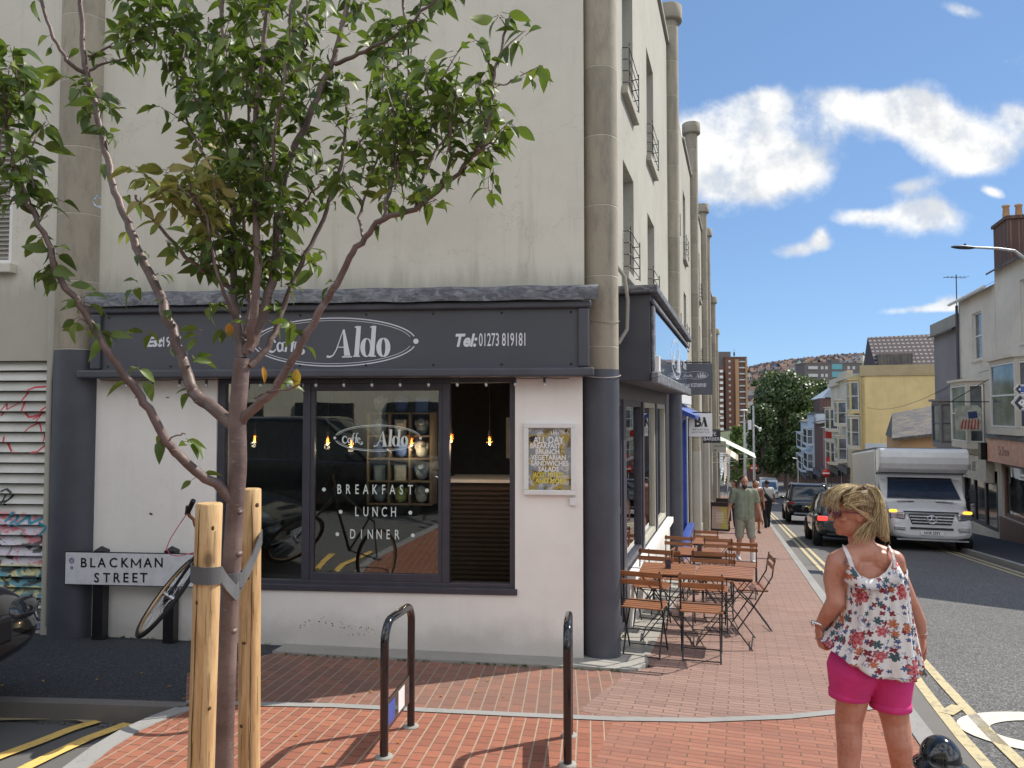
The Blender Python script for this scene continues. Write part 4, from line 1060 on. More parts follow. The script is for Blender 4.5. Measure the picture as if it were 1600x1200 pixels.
awning(36.5, 41, 0.45, 0.95, 1.9, simple('awning_mint', (0.55, 0.62, 0.5), .8), 'pale mint awning reaching over the pavement')
# projecting signs, plates square to the facade
def projsign(x0, y0, x1, y1, v0, mat, label, fn, frame=True):
    # plate spans the photo box; its inner edge hangs near the facade
    s_, z_t = on_v(x0, y0, v0); d = P(s_, v0); Y = d.y
    a = at_y(x0, y0, Y); 
    sc = Y/F_PX; w_ = (x1-x0)*sc; h_ = (y1-y0)*sc
    M = Matrix.Translation((a.x, Y, a.z-h_)) @ Matrix.Rotation(-TH*0.35, 4, 'Z')
    t = thing('projecting_sign', label, 'sign', M)
    mb = MB(M); mb.box(0, w_, 0, 0.04, 0, h_); mb.build('panel', mat, t, bevel=0.004)
    mb = MB(M); mb.tube([(-0.28, 0.02, h_+0.02), (w_*0.95, 0.02, h_+0.02)], 0.012, 8); mb.tube([(-0.28, 0.02, h_+.3),(w_*.4, 0.02, h_+.02)], 0.006, 6); mb.build('bracket', m_black, t)
    mb = MB(M); fn(mb, w_, h_); return t, mb
def fnA(mb, w_, h_):
    logo(mb, w_/2, h_*0.62, w_*0.36, h_*0.125, -0.003); text_into(mb, 'Tel: 01273 819181', h_*0.17, w_/2, h_*0.3, -0.003, sx=0.5, bold=0.002)
t, mb = projsign(1062, 568, 1112, 617, -0.98, m_dark2, 'square dark slate cafe sign projecting above the pavement', fnA); mb.build('lettering', m_letter, t)
def fnB(mb, w_, h_):
    text_into(mb, 'B', h_*0.62, w_*0.38, h_*0.62, -0.003, sx=0.85, bold=0.012); mb.poly([(w_*.52,h_*.42),(w_*.56,h_*.42),(w_*.70,h_*.84),(w_*.66,h_*.84)][::-1], -0.003); mb.poly([(w_*.60,h_*.84),(w_*.70,h_*.84),(w_*.80,h_*.42),(w_*.68,h_*.42)], -0.0035)
    text_into(mb, 'BRIGHTON', h_*0.11, w_/2, h_*0.30, -0.003, sx=1.0, sp=1.3); text_into(mb, 'AESTHETICS', h_*0.11, w_/2, h_*0.18, -0.003, sx=1.0, sp=1.3)
t, mb = projsign(1076, 646, 1112, 682, -0.98, m_whitepl, 'white square sign with large black initials BA', fnB); mb.build('lettering', m_black, t)
def fnC(mb, w_, h_): text_into(mb, 'LIFE', h_*0.42, w_*.5, h_*0.7, -0.003); text_into(mb, 'BARBER', h_*0.36, w_/2, h_*0.3, -0.003)
t, mb = projsign(1098, 672, 1125, 692, -0.98, m_black, 'small black hanging sign behind the white initials sign', fnC); mb.build('lettering', m_letter, t)
def fnD(mb, w_, h_): text_into(mb, 'SALON', h_*0.3, w_/2, h_*0.6, -0.003); mb.poly(ellipse_pts(w_*.2, h_*.2, h_*.1, h_*.1, 0, 340, 12), -0.003)
t, mb = projsign(1113, 690, 1134, 707, -1.0, m_stuc, 'pale grey hanging sign farthest down the terrace', fnD); mb.build('lettering', m_dark, t)
# security camera box and downpipe near the cafe fascia
mb = MB(SWF); mb.tube([(7.72,-.2,2.36),(7.66,-.36,2.26),(7.66,-.36,2.2)], .012, 6); mb.box(7.60,7.72,-.42,-.32,2.02,2.19); o = mb.build('security_camera', m_whitepl, bevel=.006); tag(o, 'small white security box beside the cafe street fascia', 'camera')
# ------------------------------------------------------------ right side of the street
m_rw1 = stucco('render_offwhite', (0.68, 0.64, 0.57), 0.4, (0.3,0.29,0.26), 0.2)
m_rw2 = stucco('render_cream', (0.62, 0.57, 0.45), 0.3, (0.3,0.27,0.2), 0.2)
m_ry = stucco('render_yellow', (0.66, 0.52, 0.26), 0.5, (0.3,0.24,0.12), 0.2)
m_rg = stucco('render_grey', (0.26, 0.25, 0.26), 0.3, (0.14,0.13,0.12), 0.2)
m_rb = stucco('render_bluewhite', (0.5, 0.56, 0.62), 0.2, (0.3,0.3,0.3), 0.2)
m_tan = stucco('render_tan', (0.5, 0.31, 0.17), 0.4, (0.3,0.2,0.1), 0.2)
m_slate, Nq, bq, _o = newmat('roof_slate'); pq = Nq.obj()
brq = Nq.n('TexBrick', {'offset': 0.5}, Vector=pq, Scale=1.0, Color1=(.07,.068,.075), Color2=(.12,.11,.11), Mortar=(.03,.03,.03), Mortar_Size=0.015, Brick_Width=0.3, Row_Height=0.22)
setp(Nq, bq, Base_Color=Nq.mix(Nq.ss(Nq.noise(pq, 2, 5).outputs[0], .4, .7), brq.outputs[0], (0.16,0.13,0.09)), Roughness=.75)
m_tile, Nq, bq, _o = newmat('roof_pantile'); pq = Nq.map(Nq.pos(), rot=(0,0,TH))
wv_ = Nq.n('SeparateXYZ', Vector=pq); row = Nq.m('FRACT', Nq.m('MULTIPLY', wv_.outputs[2], 3.4)); colm = Nq.m('FRACT', Nq.m('MULTIPLY', wv_.outputs[0], 3.3))
wh = Nq.m('MULTIPLY', Nq.ss(row, .55, .7), Nq.ss(colm, .35, .5))
setp(Nq, bq, Base_Color=Nq.mix(Nq.m('MULTIPLY', wh, .6), (0.055,0.04,0.045), (0.42,0.36,0.34)), Roughness=.8)
m_brickw = bricks('brick_wall_far', 0, (0.16,0.08,0.06), (0.11,0.06,0.05), (0.2,0.17,0.15), 0.22, 0.075)
m_curt = simple('curtained_glass', (0.10, 0.115, 0.13), 0.08, var=0.7, scale=1.2, rvar=0.02)

def facet_frame(M, p, q, z=0):
    a = M @ Vector((p[0], p[1], 0)); b = M @ Vector((q[0], q[1], 0)); x = (b-a).normalized(); y = Vector((-x.y, x.x, 0)); F = Matrix.Identity(4)
    for i, c_ in enumerate((x, y, Vector((0,0,1)), a)):
        for j in range(3): F[j][i] = c_[j]
    return F, (b-a).length
def bay(parent, M, x0, x1, z0, z1, out, mat, fm=None, cut=0.35, cornice=True):
    """canted bay window on the facade y=0, reaching out to y=-out"""
    plan = [(x0, 0), (x0+cut, -out), (x1-cut, -out), (x1, 0)]
    mb = MB(M)
    mb.prism(plan, z0, z0+0.22, 'z'); mb.prism(plan, z1-0.12, z1, 'z')
    if cornice:
        pl2 = [(x0-.1, 0), (x0+cut-.07, -out-.1), (x1-cut+.07, -out-.1), (x1+.1, 0)]; mb.prism(pl2, z1+0.001, z1+0.09, 'z')
    for (px, py) in plan[1:3]: mb.box(px-.06, px+.06, py+.001, py+.12, z0+.22, z1-.12)
    b = mb.build('bay', mat, parent)
    for i in range(3):
        F, L = facet_frame(M, plan[i], plan[i+1]); add_window(b, F, 0.06, L-0.06, z0+.23, z1-.13, 0.03, fm=fm or m_whitepl, gm=m_curt, fw=0.05)
    return b
def roofed(parent, M, x0, x1, zt, dep, rise, mat, over=0.25):
    mb = MB(M); yr = dep/2
    mb.add([(x0, -over, zt-0.05), (x1, -over, zt-0.05), (x1, yr, zt+rise), (x0, yr, zt+rise), (x1, dep, zt), (x0, dep, zt)], [(0,1,2,3), (3,2,4,5)])
    mb.add([(x0, -over, zt-0.12), (x1, -over, zt-0.12), (x1, -over, zt-0.05), (x0, -over, zt-0.05)], [(0,1,2,3)])
    mb.add([(x0,0,zt-.05),(x0,dep,zt),(x0,yr,zt+rise)], [(0,1,2)]); mb.add([(x1,0,zt-.05),(x1,dep,zt),(x1,yr,zt+rise)], [(0,2,1)])
    return mb.build('roof', mat, parent)
def house(name, label, cat, side, s0, s1, v, ztop, wmat, wins, dep=8.0, rise=2.2, roofmat=None, groundz=None, fronthole=None, group=None):
    """s0<s1; side 'R' or 'L'; wins list of (sa,sb,z0,z1) sash windows in facade"""
    if side == 'R': M = RWF(v); X0, X1 = -s1, -s0; hs = [(-b, -a, c, d) for a, b, c, d in wins]
    else:
        M = SWF @ Matrix.Translation((0, -(v+1.2), 0)); X0, X1 = s0, s1; hs = list(wins)
    gz = gs(s1)-0.4
    t = thing(name, label, cat, M @ Matrix.Translation(((X0+X1)/2, 0, gz)), group)
    hole = [(X0+.2, X1-.2, gs((s0+s1)/2)+.35, fronthole)] if fronthole is not None else []
    mb = MB(M); holed(mb, X0, X1, gz-.5, ztop, hs+hole, 0.25)
    mb.add([(X0,0,gz-.5),(X0,dep,gz-.5),(X0,dep,ztop),(X0,0,ztop)], [(0,1,2,3)]); mb.add([(X1,0,gz-.5),(X1,dep,gz-.5),(X1,dep,ztop),(X1,0,ztop)], [(3,2,1,0)]); mb.add([(X0,dep,gz-.5),(X1,dep,gz-.5),(X1,dep,ztop),(X0,dep,ztop)], [(3,2,1,0)])
    mb.build('wall', wmat, t)
    for h in hs: add_window(t, M, *h, 0.1, gm=m_curt, sill=0.07, sillmat=wmat)
    if rise: roofed(t, M, X0, X1, ztop, dep, rise, roofmat or m_slate)
    return t, M, X0, X1
def chimney(t, M, x, y, w_, d_, z0, z1, mat, pots=2):
    mb = MB(M); mb.box(x-w_/2, x+w_/2, y-d_/2, y+d_/2, z0, z1); mb.box(x-w_/2-.06, x+w_/2+.06, y-d_/2-.06, y+d_/2+.06, z1, z1+.12)
    c = mb.build('chimney', mat, t)
    for k in range(pots):
        yy = y-d_/2+d_*(k+.5)/pots; mb = MB(M); mb.lathe([(.13,z1+.12),(.10,z1+.6),(.13,z1+.62),(.13,z1+.68),(.09,z1+.68)], 12, (x, yy, 0)); mb.build('pot', m_tan, c)
def shop_glass(t, M, x0, x1, z0, z1, fm, n=2, depth=0.15, gm=None, fw=0.07):
    W = (x1-x0)/n
    for i in range(n): add_window(t, M, x0+W*i, x0+W*(i+1)-0.02, z0, z1, depth, fm=fm, gm=gm or m_glassd, sash=False, fw=fw)
# house 2 (nearest): s 18.8 - 28.2
t, M, X0, X1 = house('white_house', 'tall off white rendered house with a peach fronted shop at the right edge', 'house', 'R', 18.8, 28.2, 8.2, 6.35, m_rw1,
    [(24.6, 25.9, 3.75, 5.65), (20.4, 21.7, 3.75, 5.65)], fronthole=0.0)
b_ = bay(t, M, -27.4, -24.4, 0.95, 3.25, 0.55, m_rw1); bay(t, M, -22.6, -19.8, 0.95, 3.25, 0.55, m_rw1)
m_peach = simple('paint_peach', (0.68, 0.37, 0.27), 0.5)
mb = MB(M); mb.box(-28.15, -18.85, -0.35, -0.001, 0.02, 0.78); fa = mb.build('shop_fascia', m_peach, t, bevel=.01)
mb = MB(M); mb.box(-28.25, -18.8, -0.42, 0.0, 0.785, 0.93); mb.build('fascia_capping', m_lead, fa, bevel=.01)
mb = MB(M); text_into(mb, 'De Dreuw', 0.42, -26.55, 0.40, -0.353, sx=0.55); mb.build('fascia_lettering', simple('brown_letter', (0.12,0.06,0.04), .5), fa)
mb = MB(M); mb.box(-28.1, -18.9, 0.9, 0.95, -3, 0.3); mb.build('shop_backing', simple('shop_inside', (0.12,0.08,0.06), .8), t)
m_pin = simple('paint_rosewood', (0.20, 0.11, 0.085), 0.5)
shop_glass(t, M, -28.0, -19.0, gs(23.5)+.36, 0.0, m_pin, 4, 0.1, m_glass, 0.12)
mb = MB(M); mb.box(-28.15, -18.85, -0.06, -0.001, gs(28)-.3, gs(23.5)+.34); mb.build('stall_riser', m_pin, t)
# house 1
t, M, X0, X1 = house('white_house', 'narrow white rendered house with a bay window above a graffiti lettered shop sign', 'house', 'R', 28.22, 32.5, 8.2, 5.95, m_rw1,
    [(29.7, 30.8, 3.55, 5.25)], fronthole=-0.35)
bay(t, M, -32.2, -29.5, 0.35, 2.75, 0.5, m_rw1)
m_signw = simple('sign_board_aged', (0.55, 0.52, 0.45), 0.6)
mb = MB(M); mb.box(-32.45, -28.7, -0.25, -0.001, -0.75, 0.10); fa = mb.build('shop_fascia', m_signw, t)
mb = MB(M)
r5 = random.Random(5); text_into(mb, 'Divine 88', 0.5, -30.7, -0.30, -0.253, sx=0.85, shear=0.2, bold=0.008)
mb.ribbon([(-32.3,-.3),(-32.2,-.05),(-32.1,-.3),(-32.0,-.55)], .05, -0.253); mb.ribbon(ellipse_pts(-31.0,-.62,.16,.08,0,360,12), .025, -0.253)
mb.build('fascia_lettering', m_black, fa)
mb = MB(M); mb.box(-32.4, -28.3, 0.12, 0.14, -3.3, -0.36); mb.build('shop_backing', m_black, t)
shop_glass(t, M, -32.3, -28.5, gs(30)+.36, -0.76, m_frame, 3, 0.04, m_glassd)
mb = MB(M); mb.tube([(-32.42,-.08,5.8),(-32.42,-.08,-3)], .05, 8); mb.build('drainpipe', m_dark, t)
mb = MB(M); mb.tube([(-32.6,-.3,5.86),(-28.2,-.3,5.86)], .06, 8); mb.build('gutter', m_whitepl, t)
mb = MB(M); mb.box(-28.6,-28.3,-.5,0,.05,.62); mb.build('box_sign', m_black, t, bevel=.01)
chimney(t, M, -30.7, 1.35, 1.5, .8, 5.5, 8.5, m_brickw, 2)
# hanging pub-type sign on house 1
hs_ = thing('hanging_sign', 'weathered picture sign with red and white stripes hung from an iron bracket', 'sign', M @ Matrix.Translation((-29.0, -.6, 1.0)))
mb = MB(M); mb.tube([(-28.85,-.0,2.0),(-28.85,-1.3,2.0)], .02, 6); mb.tube([(-28.85,0,2.8),(-28.85,-1.2,2.02)], .015, 6); mb.tube([(-28.85,0,2.9),(-28.85,0,1.9)], .02, 6); mb.build('bracket', m_black, hs_)
mb = MB(M); mb.prism([(-.32,1.0),(-1.08,1.0),(-1.1,1.75),(-.98,1.88),(-.42,1.88),(-.3,1.75)], -28.88, -28.82, 'x'); mb.build('board', simple('sign_sage', (0.4,0.42,0.36), .7, var=.3), hs_)
mb = MB(M)
for k in range(6): mb.poly([(-.40-k*.1,1.06),(-.45-k*.1,1.06),(-.43-k*.09,1.4),(-.39-k*.09,1.4)], -28.815, 'yz')
mb.build('red_stripes', m_red, hs_); mb = MB(M); mb.poly([(-.42,1.45),(-.7,1.42),(-.72,1.65),(-.45,1.68)], -28.815, 'yz'); mb.build('blue_patch', simple('sign_navy', (0.03,0.05,0.15), .6), hs_)
# grey house
t, M, X0, X1 = house('grey_house', 'slate grey rendered house with a tall projecting window', 'house', 'R', 32.52, 36.4, 8.2, 5.0, m_rg, [], rise=0.6)
bay(t, M, -35.6, -33.6, 0.2, 2.1, 0.4, m_rg, m_dark); mb = MB(M); mb.box(-36.4,-32.52,-.2,-.001,-1.6,-.1); mb.build('shop_sign', m_whitepl, t)
mb = MB(M); mb.box(-36.5,-32.5,-.12,.4,5.0,5.5); mb.build('parapet', m_conc, t)
# tan hut with slate roof in the gap
t = thing('tan_hut', 'low tan walled outbuilding with a rough slate lean-to roof', 'outbuilding', FS(45, 10, gs(45)))
M = FS(45, 10, 0)
mb = MB(M); mb.box(-1.6, 2.6, 0, 4, -5.0, 0.35); mb.build('wall', m_tan, t)
mb = MB(M); mb.add([(-2.1,-.4,.25),(3.4,-.4,1.0),(3.4,4.4,2.6),(-1.2,4.4,1.6)], [(0,1,2,3)]); mb.add([(-2.1,-.4,.12),(3.4,-.4,.85),(3.4,-.4,1.0),(-2.1,-.4,.25)], [(0,1,2,3)]); mb.add([(-2.1,-.4,.25),(-1.2,4.4,1.6),(3.4,4.4,.3),(-1.6,4.4,.3)],[(0,1,2,3)]); mb.build('roof', m_slate, t)
mb = MB(M); mb.box(0.3,.9,-.02,.05,-1.1,0.1); wd = mb.build('window', m_pin, t)
# yellow building
t, M, X0, X1 = house('yellow_building', 'mustard yellow rendered building with a pantile roof and blank side wall', 'house', 'R', 57, 63, 8.2, 4.45, m_ry, [], dep=9, rise=0)
mb = MB(FS(57, 8.2, 0)); mb.box(-.12, 9.1, -.12, .3, 4.25, 4.36); mb.box(-.05, 9.0, -.05, .3, 4.37, 5.0); mb.build('parapet', stucco('parapet_stone', (0.4,0.33,0.2), .6, (0.2,.17,.1)), t)
F = FS(57, 8.2, 0); mb = MB(F)
mb.add([(1.0,0.3,4.95),(9.5,0.3,5.0),(9.5,3.4,7.5),(1.0,3.4,7.3)], [(0,1,2,3)]); mb.add([(1.0,0.3,4.95),(1.0,3.4,7.3),(1.0,6,4.95)], [(0,1,2)]); mb.build('roof', m_tile, t)
mb = MB(F); mb.box(1.2,3.4,.35,1.6,5.0,5.8); mb.build('dormer', m_slate, t)
M = RWF(8.2)
for z in (-0.6, 2.0): bay(t, M, -60.5, -57.8, z-0.4, z+2.0, 0.6, m_ry if z > 1 else m_rw2)
chimney(t, M, -63.2, 2.0, 1.2, 1.0, 4.3, 5.6, m_brickw)
mb = MB(F); mb.box(.2,3.0,-.03,.1,-1.1,-.5); mb.build('side_window', m_rb, t)
# row of bay fronted houses down the hill
specs = [(63.05, 68.5, 4.3, m_rw2, 'white bay fronted terrace house just past the yellow building', 2), (68.6, 75.2, 4.0, m_rw2, 'cream bay fronted terrace house with a stone cornice', 2),
         (75.3, 83, 0.2, simple('mural_red', (0.35,0.12,0.1), .6, var=.5), 'low shop painted with a colourful mural', 0), (83.1, 92, 0.6, m_brickw, 'small dark brick shop in shade before the road end', 0),
         (92.1, 101, 1.6, m_rb, 'pale blue bay fronted house seen edge on', 2), (101.1, 112, 0.6, m_rb, 'pale blue bay fronted house nearest the big tree', 2)]
for (a, b, zt, mt_, lab, nb) in specs:
    t, M, X0, X1 = house('terrace_house', lab, 'house', 'R', a, b, 8.2, zt, mt_, [], rise=1.0 if zt < 2 else 0)
    gz = gs((a+b)/2)
    mb = MB(M); mb.box(X0+.3, X1-.3, -.04, -.001, gz+.3, gz+2.7); mb.build('shopfront', m_glassd, t)
    mb = MB(M); mb.box(X0+.1, X1-.1, -.25, -.001, gz+2.75, gz+3.3); mb.build('shop_fascia', [m_dark, m_frame, m_black, m_frame, m_dark, m_dark][int(a) % 6], t)
    if nb:
        for k in range(nb):
            z = gz+3.6+k*2.9
            if z+2.0 < zt+1: bay(t, M, X0+1.0, X1-1.3, z, z+2.1, 0.7, mt_)
        if zt > 2:
            mb = MB(M); mb.box(X0-.05, X1+.05, -.3, .3, zt+.001, zt+.35); mb.box(X0, X1, -.12, .3, zt+.36, zt+.7); mb.build('cornice', mt_, t)
# mural panel
m_mur, Nu, bu, _o = newmat('mural'); pu = Nu.obj(); nu = Nu.noise(pu, .9, 3, .5, 1.5)
cu_ = Nu.mix(Nu.ss(nu.outputs[0], .45, .5), (0.1,0.3,0.55), (0.3,0.4,0.12)); cu_ = Nu.mix(Nu.ss(Nu.noise(Nu.vm('ADD', pu, (9,3,1)), 1.1, 3, .5, 1).outputs[0], .56, .6), cu_, (0.5,0.42,0.4)); setp(Nu, bu, Base_Color=cu_)
mb = MB(); F = FS(75.2, 8.1, 0); mb = MB(F); mb.box(0.3, 4.4, -.12, -.02, gs(75)+3.6, gs(75)+7.0); o = mb.build('mural_panel', m_mur); tag(o, 'brightly painted blue and green mural panel on the side of a low shop', 'mural')
mb = MB(FS(75.2,8.1,0)); mb.box(-.4,.29,-.14,-.02,gs(75)+3.6,gs(75)+6.8); o = mb.build('banner', m_red); tag(o, 'plain dark red banner beside the mural', 'banner')
mb = MB(FS(75.3, 8.2, 0)); mb.box(0, 8, 0, .3, gs(75)-1, gs(75)+7.2); o = mb.build('garden_wall', m_rw2); tag(o, 'cream gable wall behind the mural', 'wall')
# brick gable with blue-grey roof
t = thing('brick_house', 'dark brick gable house with a pale blue slate roof behind the cream terrace', 'house', FS(93, 10, gs(93)))
F = FS(93, 9.0, 0)
mb = MB(F); mb.box(0, 9, 0, 8, -9, 3.4); mb.prism([(2.5,3.4),(9,3.4),(9,6.2),(5.2,6.2)], 0, 8, 'y'); mb.build('wall', m_brickw, t)
mb = MB(F); mb.add([(0.4,-.2,3.35),(3.6,-.2,6.1),(3.6,8,6.1),(-0.4,8,3.35)], [(0,1,2,3)]); mb.add([(0.2,-.21,3.5),(2.6,-.21,3.4),(5.6,-.21,4.6),(5.6,-.21,6.2),(2.4,-.21,6.2)],[(0,1,2,3,4)]); mb.build('roof', simple('roof_blue', (0.30,0.36,0.42), .6), t)
for xx in (3.4, 5.4): add_window(t, F @ Matrix.Translation((0,-.12,0)), xx, xx+.8, -.2, 1.9, 0.02, gm=m_glassd)
# left side beyond the corner terrace
for (a, b, zt, mt_, lab) in [(42.1, 50, 1.5, m_rw2, 'cream painted house at the left beyond the pilastered terrace'), (50.1, 60, -0.3, m_rb, 'pale blue low house on the left behind the pale awning'), (60.2, 74, -1.8, m_rw1, 'white low house on the left near the white posts'), (74.2, 96, -3.2, m_rg, 'grey low house farthest away on the left')]:
    hs2 = [(a+1.2+k*2.6, a+2.2+k*2.6, zt-2.2, zt-.6) for k in range(int((b-a-1.5)/2.6))]
    t, M, X0, X1 = house('terrace_house', lab, 'house', 'L', a, b, -1.3, zt, mt_, hs2, rise=1.3)
    gz = gs(b); mb = MB(M); mb.box(X0+.3, X1-.3, -.05, -.001, gz+.3, gz+2.6); mb.build('shopfront', m_glassd, t)
# low dark frontages closing the far end of the road
t = thing('far_shop_row', 'low dark row of shops across the end of the street under the big tree', 'building', FS(150, 0, gs(150)))
F = FS(150, -30, 0); mb = MB(F); mb.box(0, 90, 0, 10, -14, -7.4); mb.build('wall', m_brickw, t); mb = MB(F); mb.box(22, 34, -.3, -.01, -8.6, -7.9); mb.build('pale_fascia', m_rw2, t)

# ------------------------------------------------------------ far: towers, hill houses
def tower(name, label, M, w_, d_, z0, z1, mat, cols, floors, wm, band=None, fh=None):
    t = thing(name, label, 'tower block', M @ Matrix.Translation((w_/2, 0, z0)))
    mb = MB(M); mb.box(0, w_, 0, d_, z0, z1); mb.box(-.2, w_+.2, -.2, d_, z1, z1+.5); mb.build('wall', mat, t)
    fh = (z1-z0)/floors
    for (a, b, mt_, outp, hfrac) in cols:
        for k in range(floors):
            z = z0+fh*k+fh*.25; mb = MB(M); mb.box(a, b, -outp, -.01, z, z+fh*hfrac); mb.build('balcony' if outp > .5 else 'window', mt_, t)
    return t
m_tb = simple('brick_brown', (0.17, 0.085, 0.06), .9); m_tb2 = simple('brick_buff', (0.42, 0.25, 0.14), .9); m_tgl = simple('tower_window', (0.5, 0.5, 0.5), .3); m_tdk = simple('tower_dark', (0.05,0.055,0.07), .3); m_tg = simple('tower_grey', (0.15,0.13,0.13), .9); m_teal = simple('teal_panel', (0.12,0.36,0.42), .5)
Yt = 330.0
def px_frame(xl, Y): return Matrix.Translation((( xl-800)/F_PX*Y, Y, 0))
sc_ = Yt/F_PX
t = tower('tower_block', 'brown brick tower block with buff end columns and stacked balconies', px_frame(1134, Yt), 33*sc_, 14, -14, 1.6+(646-559)*sc_, m_tb, [(1.4,2.3,m_tgl,.05,.35), (6.2,8.4,m_tdk,.08,.5), (6.0,8.6,m_tgl,.6,.2)], 15, m_tgl)
mb = MB(px_frame(1134, Yt)); mb.box(4.2,5.8,-.8,-.01,-14,25.8); mb.box(8.8,9.6,-.8,-.01,-14,26.2); mb.build('buff_column', m_tb2, t)
mb = MB(px_frame(1134, Yt)); mb.box(-4, 3.0, 2, 12, 20, 29.5); mb.build('lift_house', m_tg, t)
t = tower('tower_block', 'older brown brick tower block tight against the cream terrace', px_frame(1108, Yt-8), 22*sc_, 14, -14, 1.6+(646-577)*sc_, m_tb, [(4.6,6.0,m_whitepl,.7,.45)], 14, m_tgl)
Yt2 = 430.0; sc2 = Yt2/F_PX
F = px_frame(1258, Yt2)
t = tower('tower_block', 'long grey block of flats with a teal glazed stair stack', F, 90*sc2, 14, -14, 1.6+(646-568)*sc2, m_tg, [(2,7.5,m_tgl,.5,.4),(9.5,11,m_tgl,.05,.4),(12,13.5,m_tgl,.05,.4),(16,22,m_teal,.1,.7),(25,26.5,m_tgl,.05,.4),(28,29.5,m_tgl,.05,.4)], 10, m_tgl)
mb = MB(F); mb.box(16,21,1,8,30,33.5); mb.build('roof_plant', m_tg, t)
# mast
mb = MB(); a = at_y(1147, 545, 420); b = at_y(1147, 585, 420); mb.tube([b, a], [.25,.08], 6); mb.tube([a-Vector((0,0,4)), a-Vector((0,0,2))], .5, 6); o = mb.build('radio_mast', m_tdk); tag(o, 'thin radio mast rising behind the tower block', 'mast')
hc = [((0.55,0.53,0.48),'off white'), ((0.6,0.52,0.3),'pale yellow'), ((0.42,0.5,0.42),'sage green'), ((0.45,0.5,0.58),'pale blue'), ((0.5,0.38,0.28),'tan'), ((0.3,0.2,0.16),'brick red'), ((0.12,0.2,0.4),'deep blue')]
hm = [simple('hill_wall_%d' % i, c[0], .9) for i, c in enumerate(hc)]
rm = [simple('hill_roof_a', (0.085,0.075,0.08), .9), simple('hill_roof_b', (0.15,0.09,0.07), .9), simple('hill_roof_c', (0.13,0.125,0.13), .9)]
protos = {}
def hill_mesh(k, r, gable):
    key = (k, r, gable)
    if key in protos: return protos[key]
    mb = MB(); W, Dp, H, Rs = 5.6, 9.0, 6.0, 2.6
    mb.mi = 0; mb.box(-W/2, W/2, 0, Dp, -6, H)
    if gable:
        mb.add([(-W/2,0,H),(W/2,0,H),(0,0,H+Rs)], [(0,1,2)]); mb.mi = 1
        mb.add([(-W/2-.3,-.3,H-.2),(0,-.3,H+Rs),(0,Dp,H+Rs),(-W/2-.3,Dp,H-.2),(W/2+.3,-.3,H-.2),(W/2+.3,Dp,H-.2)], [(0,1,2,3),(1,4,5,2)])
    else:
        mb.mi = 1; mb.add([(-W/2,-.3,H-.1),(W/2,-.3,H-.1),(W/2,Dp/2,H+Rs),(-W/2,Dp/2,H+Rs),(W/2,Dp,H),(-W/2,Dp,H)], [(0,1,2,3),(3,2,4,5)])
    mb.mi = 2
    for zx in (1.0, 3.6):
        for xx in (-1.6, 0.6): mb.box(xx, xx+1.1, -.06, 0.0, zx, zx+1.4)
    mb.mi = 3; mb.box(W/2-.9, W/2-.1, Dp/2-.5, Dp/2+.5, H+1, H+3.6)
    me_o = mb.build('hill_house', [hm[k], rm[r], m_tdk, m_tb]); protos[key] = me_o.data; D.objects.remove(me_o); return protos[key]
rh = random.Random(21); cnt = 0
for ri, s in enumerate(range(400, 880, 30)):
    v = -30 + rh.uniform(0, 6)
    tone = rh.randrange(3)
    gab = ri % 3 == 1
    while v < (45 if s < 500 else 190):
        p = P(s+rh.uniform(-3, 3), v); x_img = 800+p.x/p.y*F_PX
        if 1160 < x_img < 1350 and rh.random() < 0.86:
            k = rh.choice([0,0,0,1,1,2,3,4,5,6]); r = tone if rh.random() < .7 else rh.randrange(3)
            o = D.objects.new('hill_house', hill_mesh(k, r, gab)); C.objects.link(o)
            o.location = (p.x, p.y, hill(s, v)-0.5); o.rotation_euler = (0, 0, -TH+rh.uniform(-.5,.5) if not gab else -TH+0.5); o.scale = (1,1,1)
            o['label'] = 'small %s terraced house high on the distant hillside' % hc[k][1]; o['category'] = 'house'; o['group'] = 'terraced houses on the far hillside'; cnt += 1
        v += 6.0 if rh.random() < .9 else 14
print('hill houses', cnt)
# ------------------------------------------------------------ across the side street (behind the camera; seen in the cafe glass)
t = thing('pale_building', 'pale rendered terrace across the side street, seen mirrored in the cafe window', 'building', FF @ Matrix.Translation((-8, -13, -1)))
mb = MB(FF); mb.box(-22, 3, -16, -12.6, -1.5, 7.5); mb.build('wall', m_rw2, t)
for k in range(9):
    mb = MB(FF); x = -20+k*2.5; mb.box(x, x+1.0, -12.59, -12.5, 3.6, 5.2); mb.build('window', m_glassd, t)
    mb = MB(FF); mb.box(x-.2, x+1.4, -12.59, -12.5, -0.2, 1.9); mb.build('shop_window', m_glassd, t)
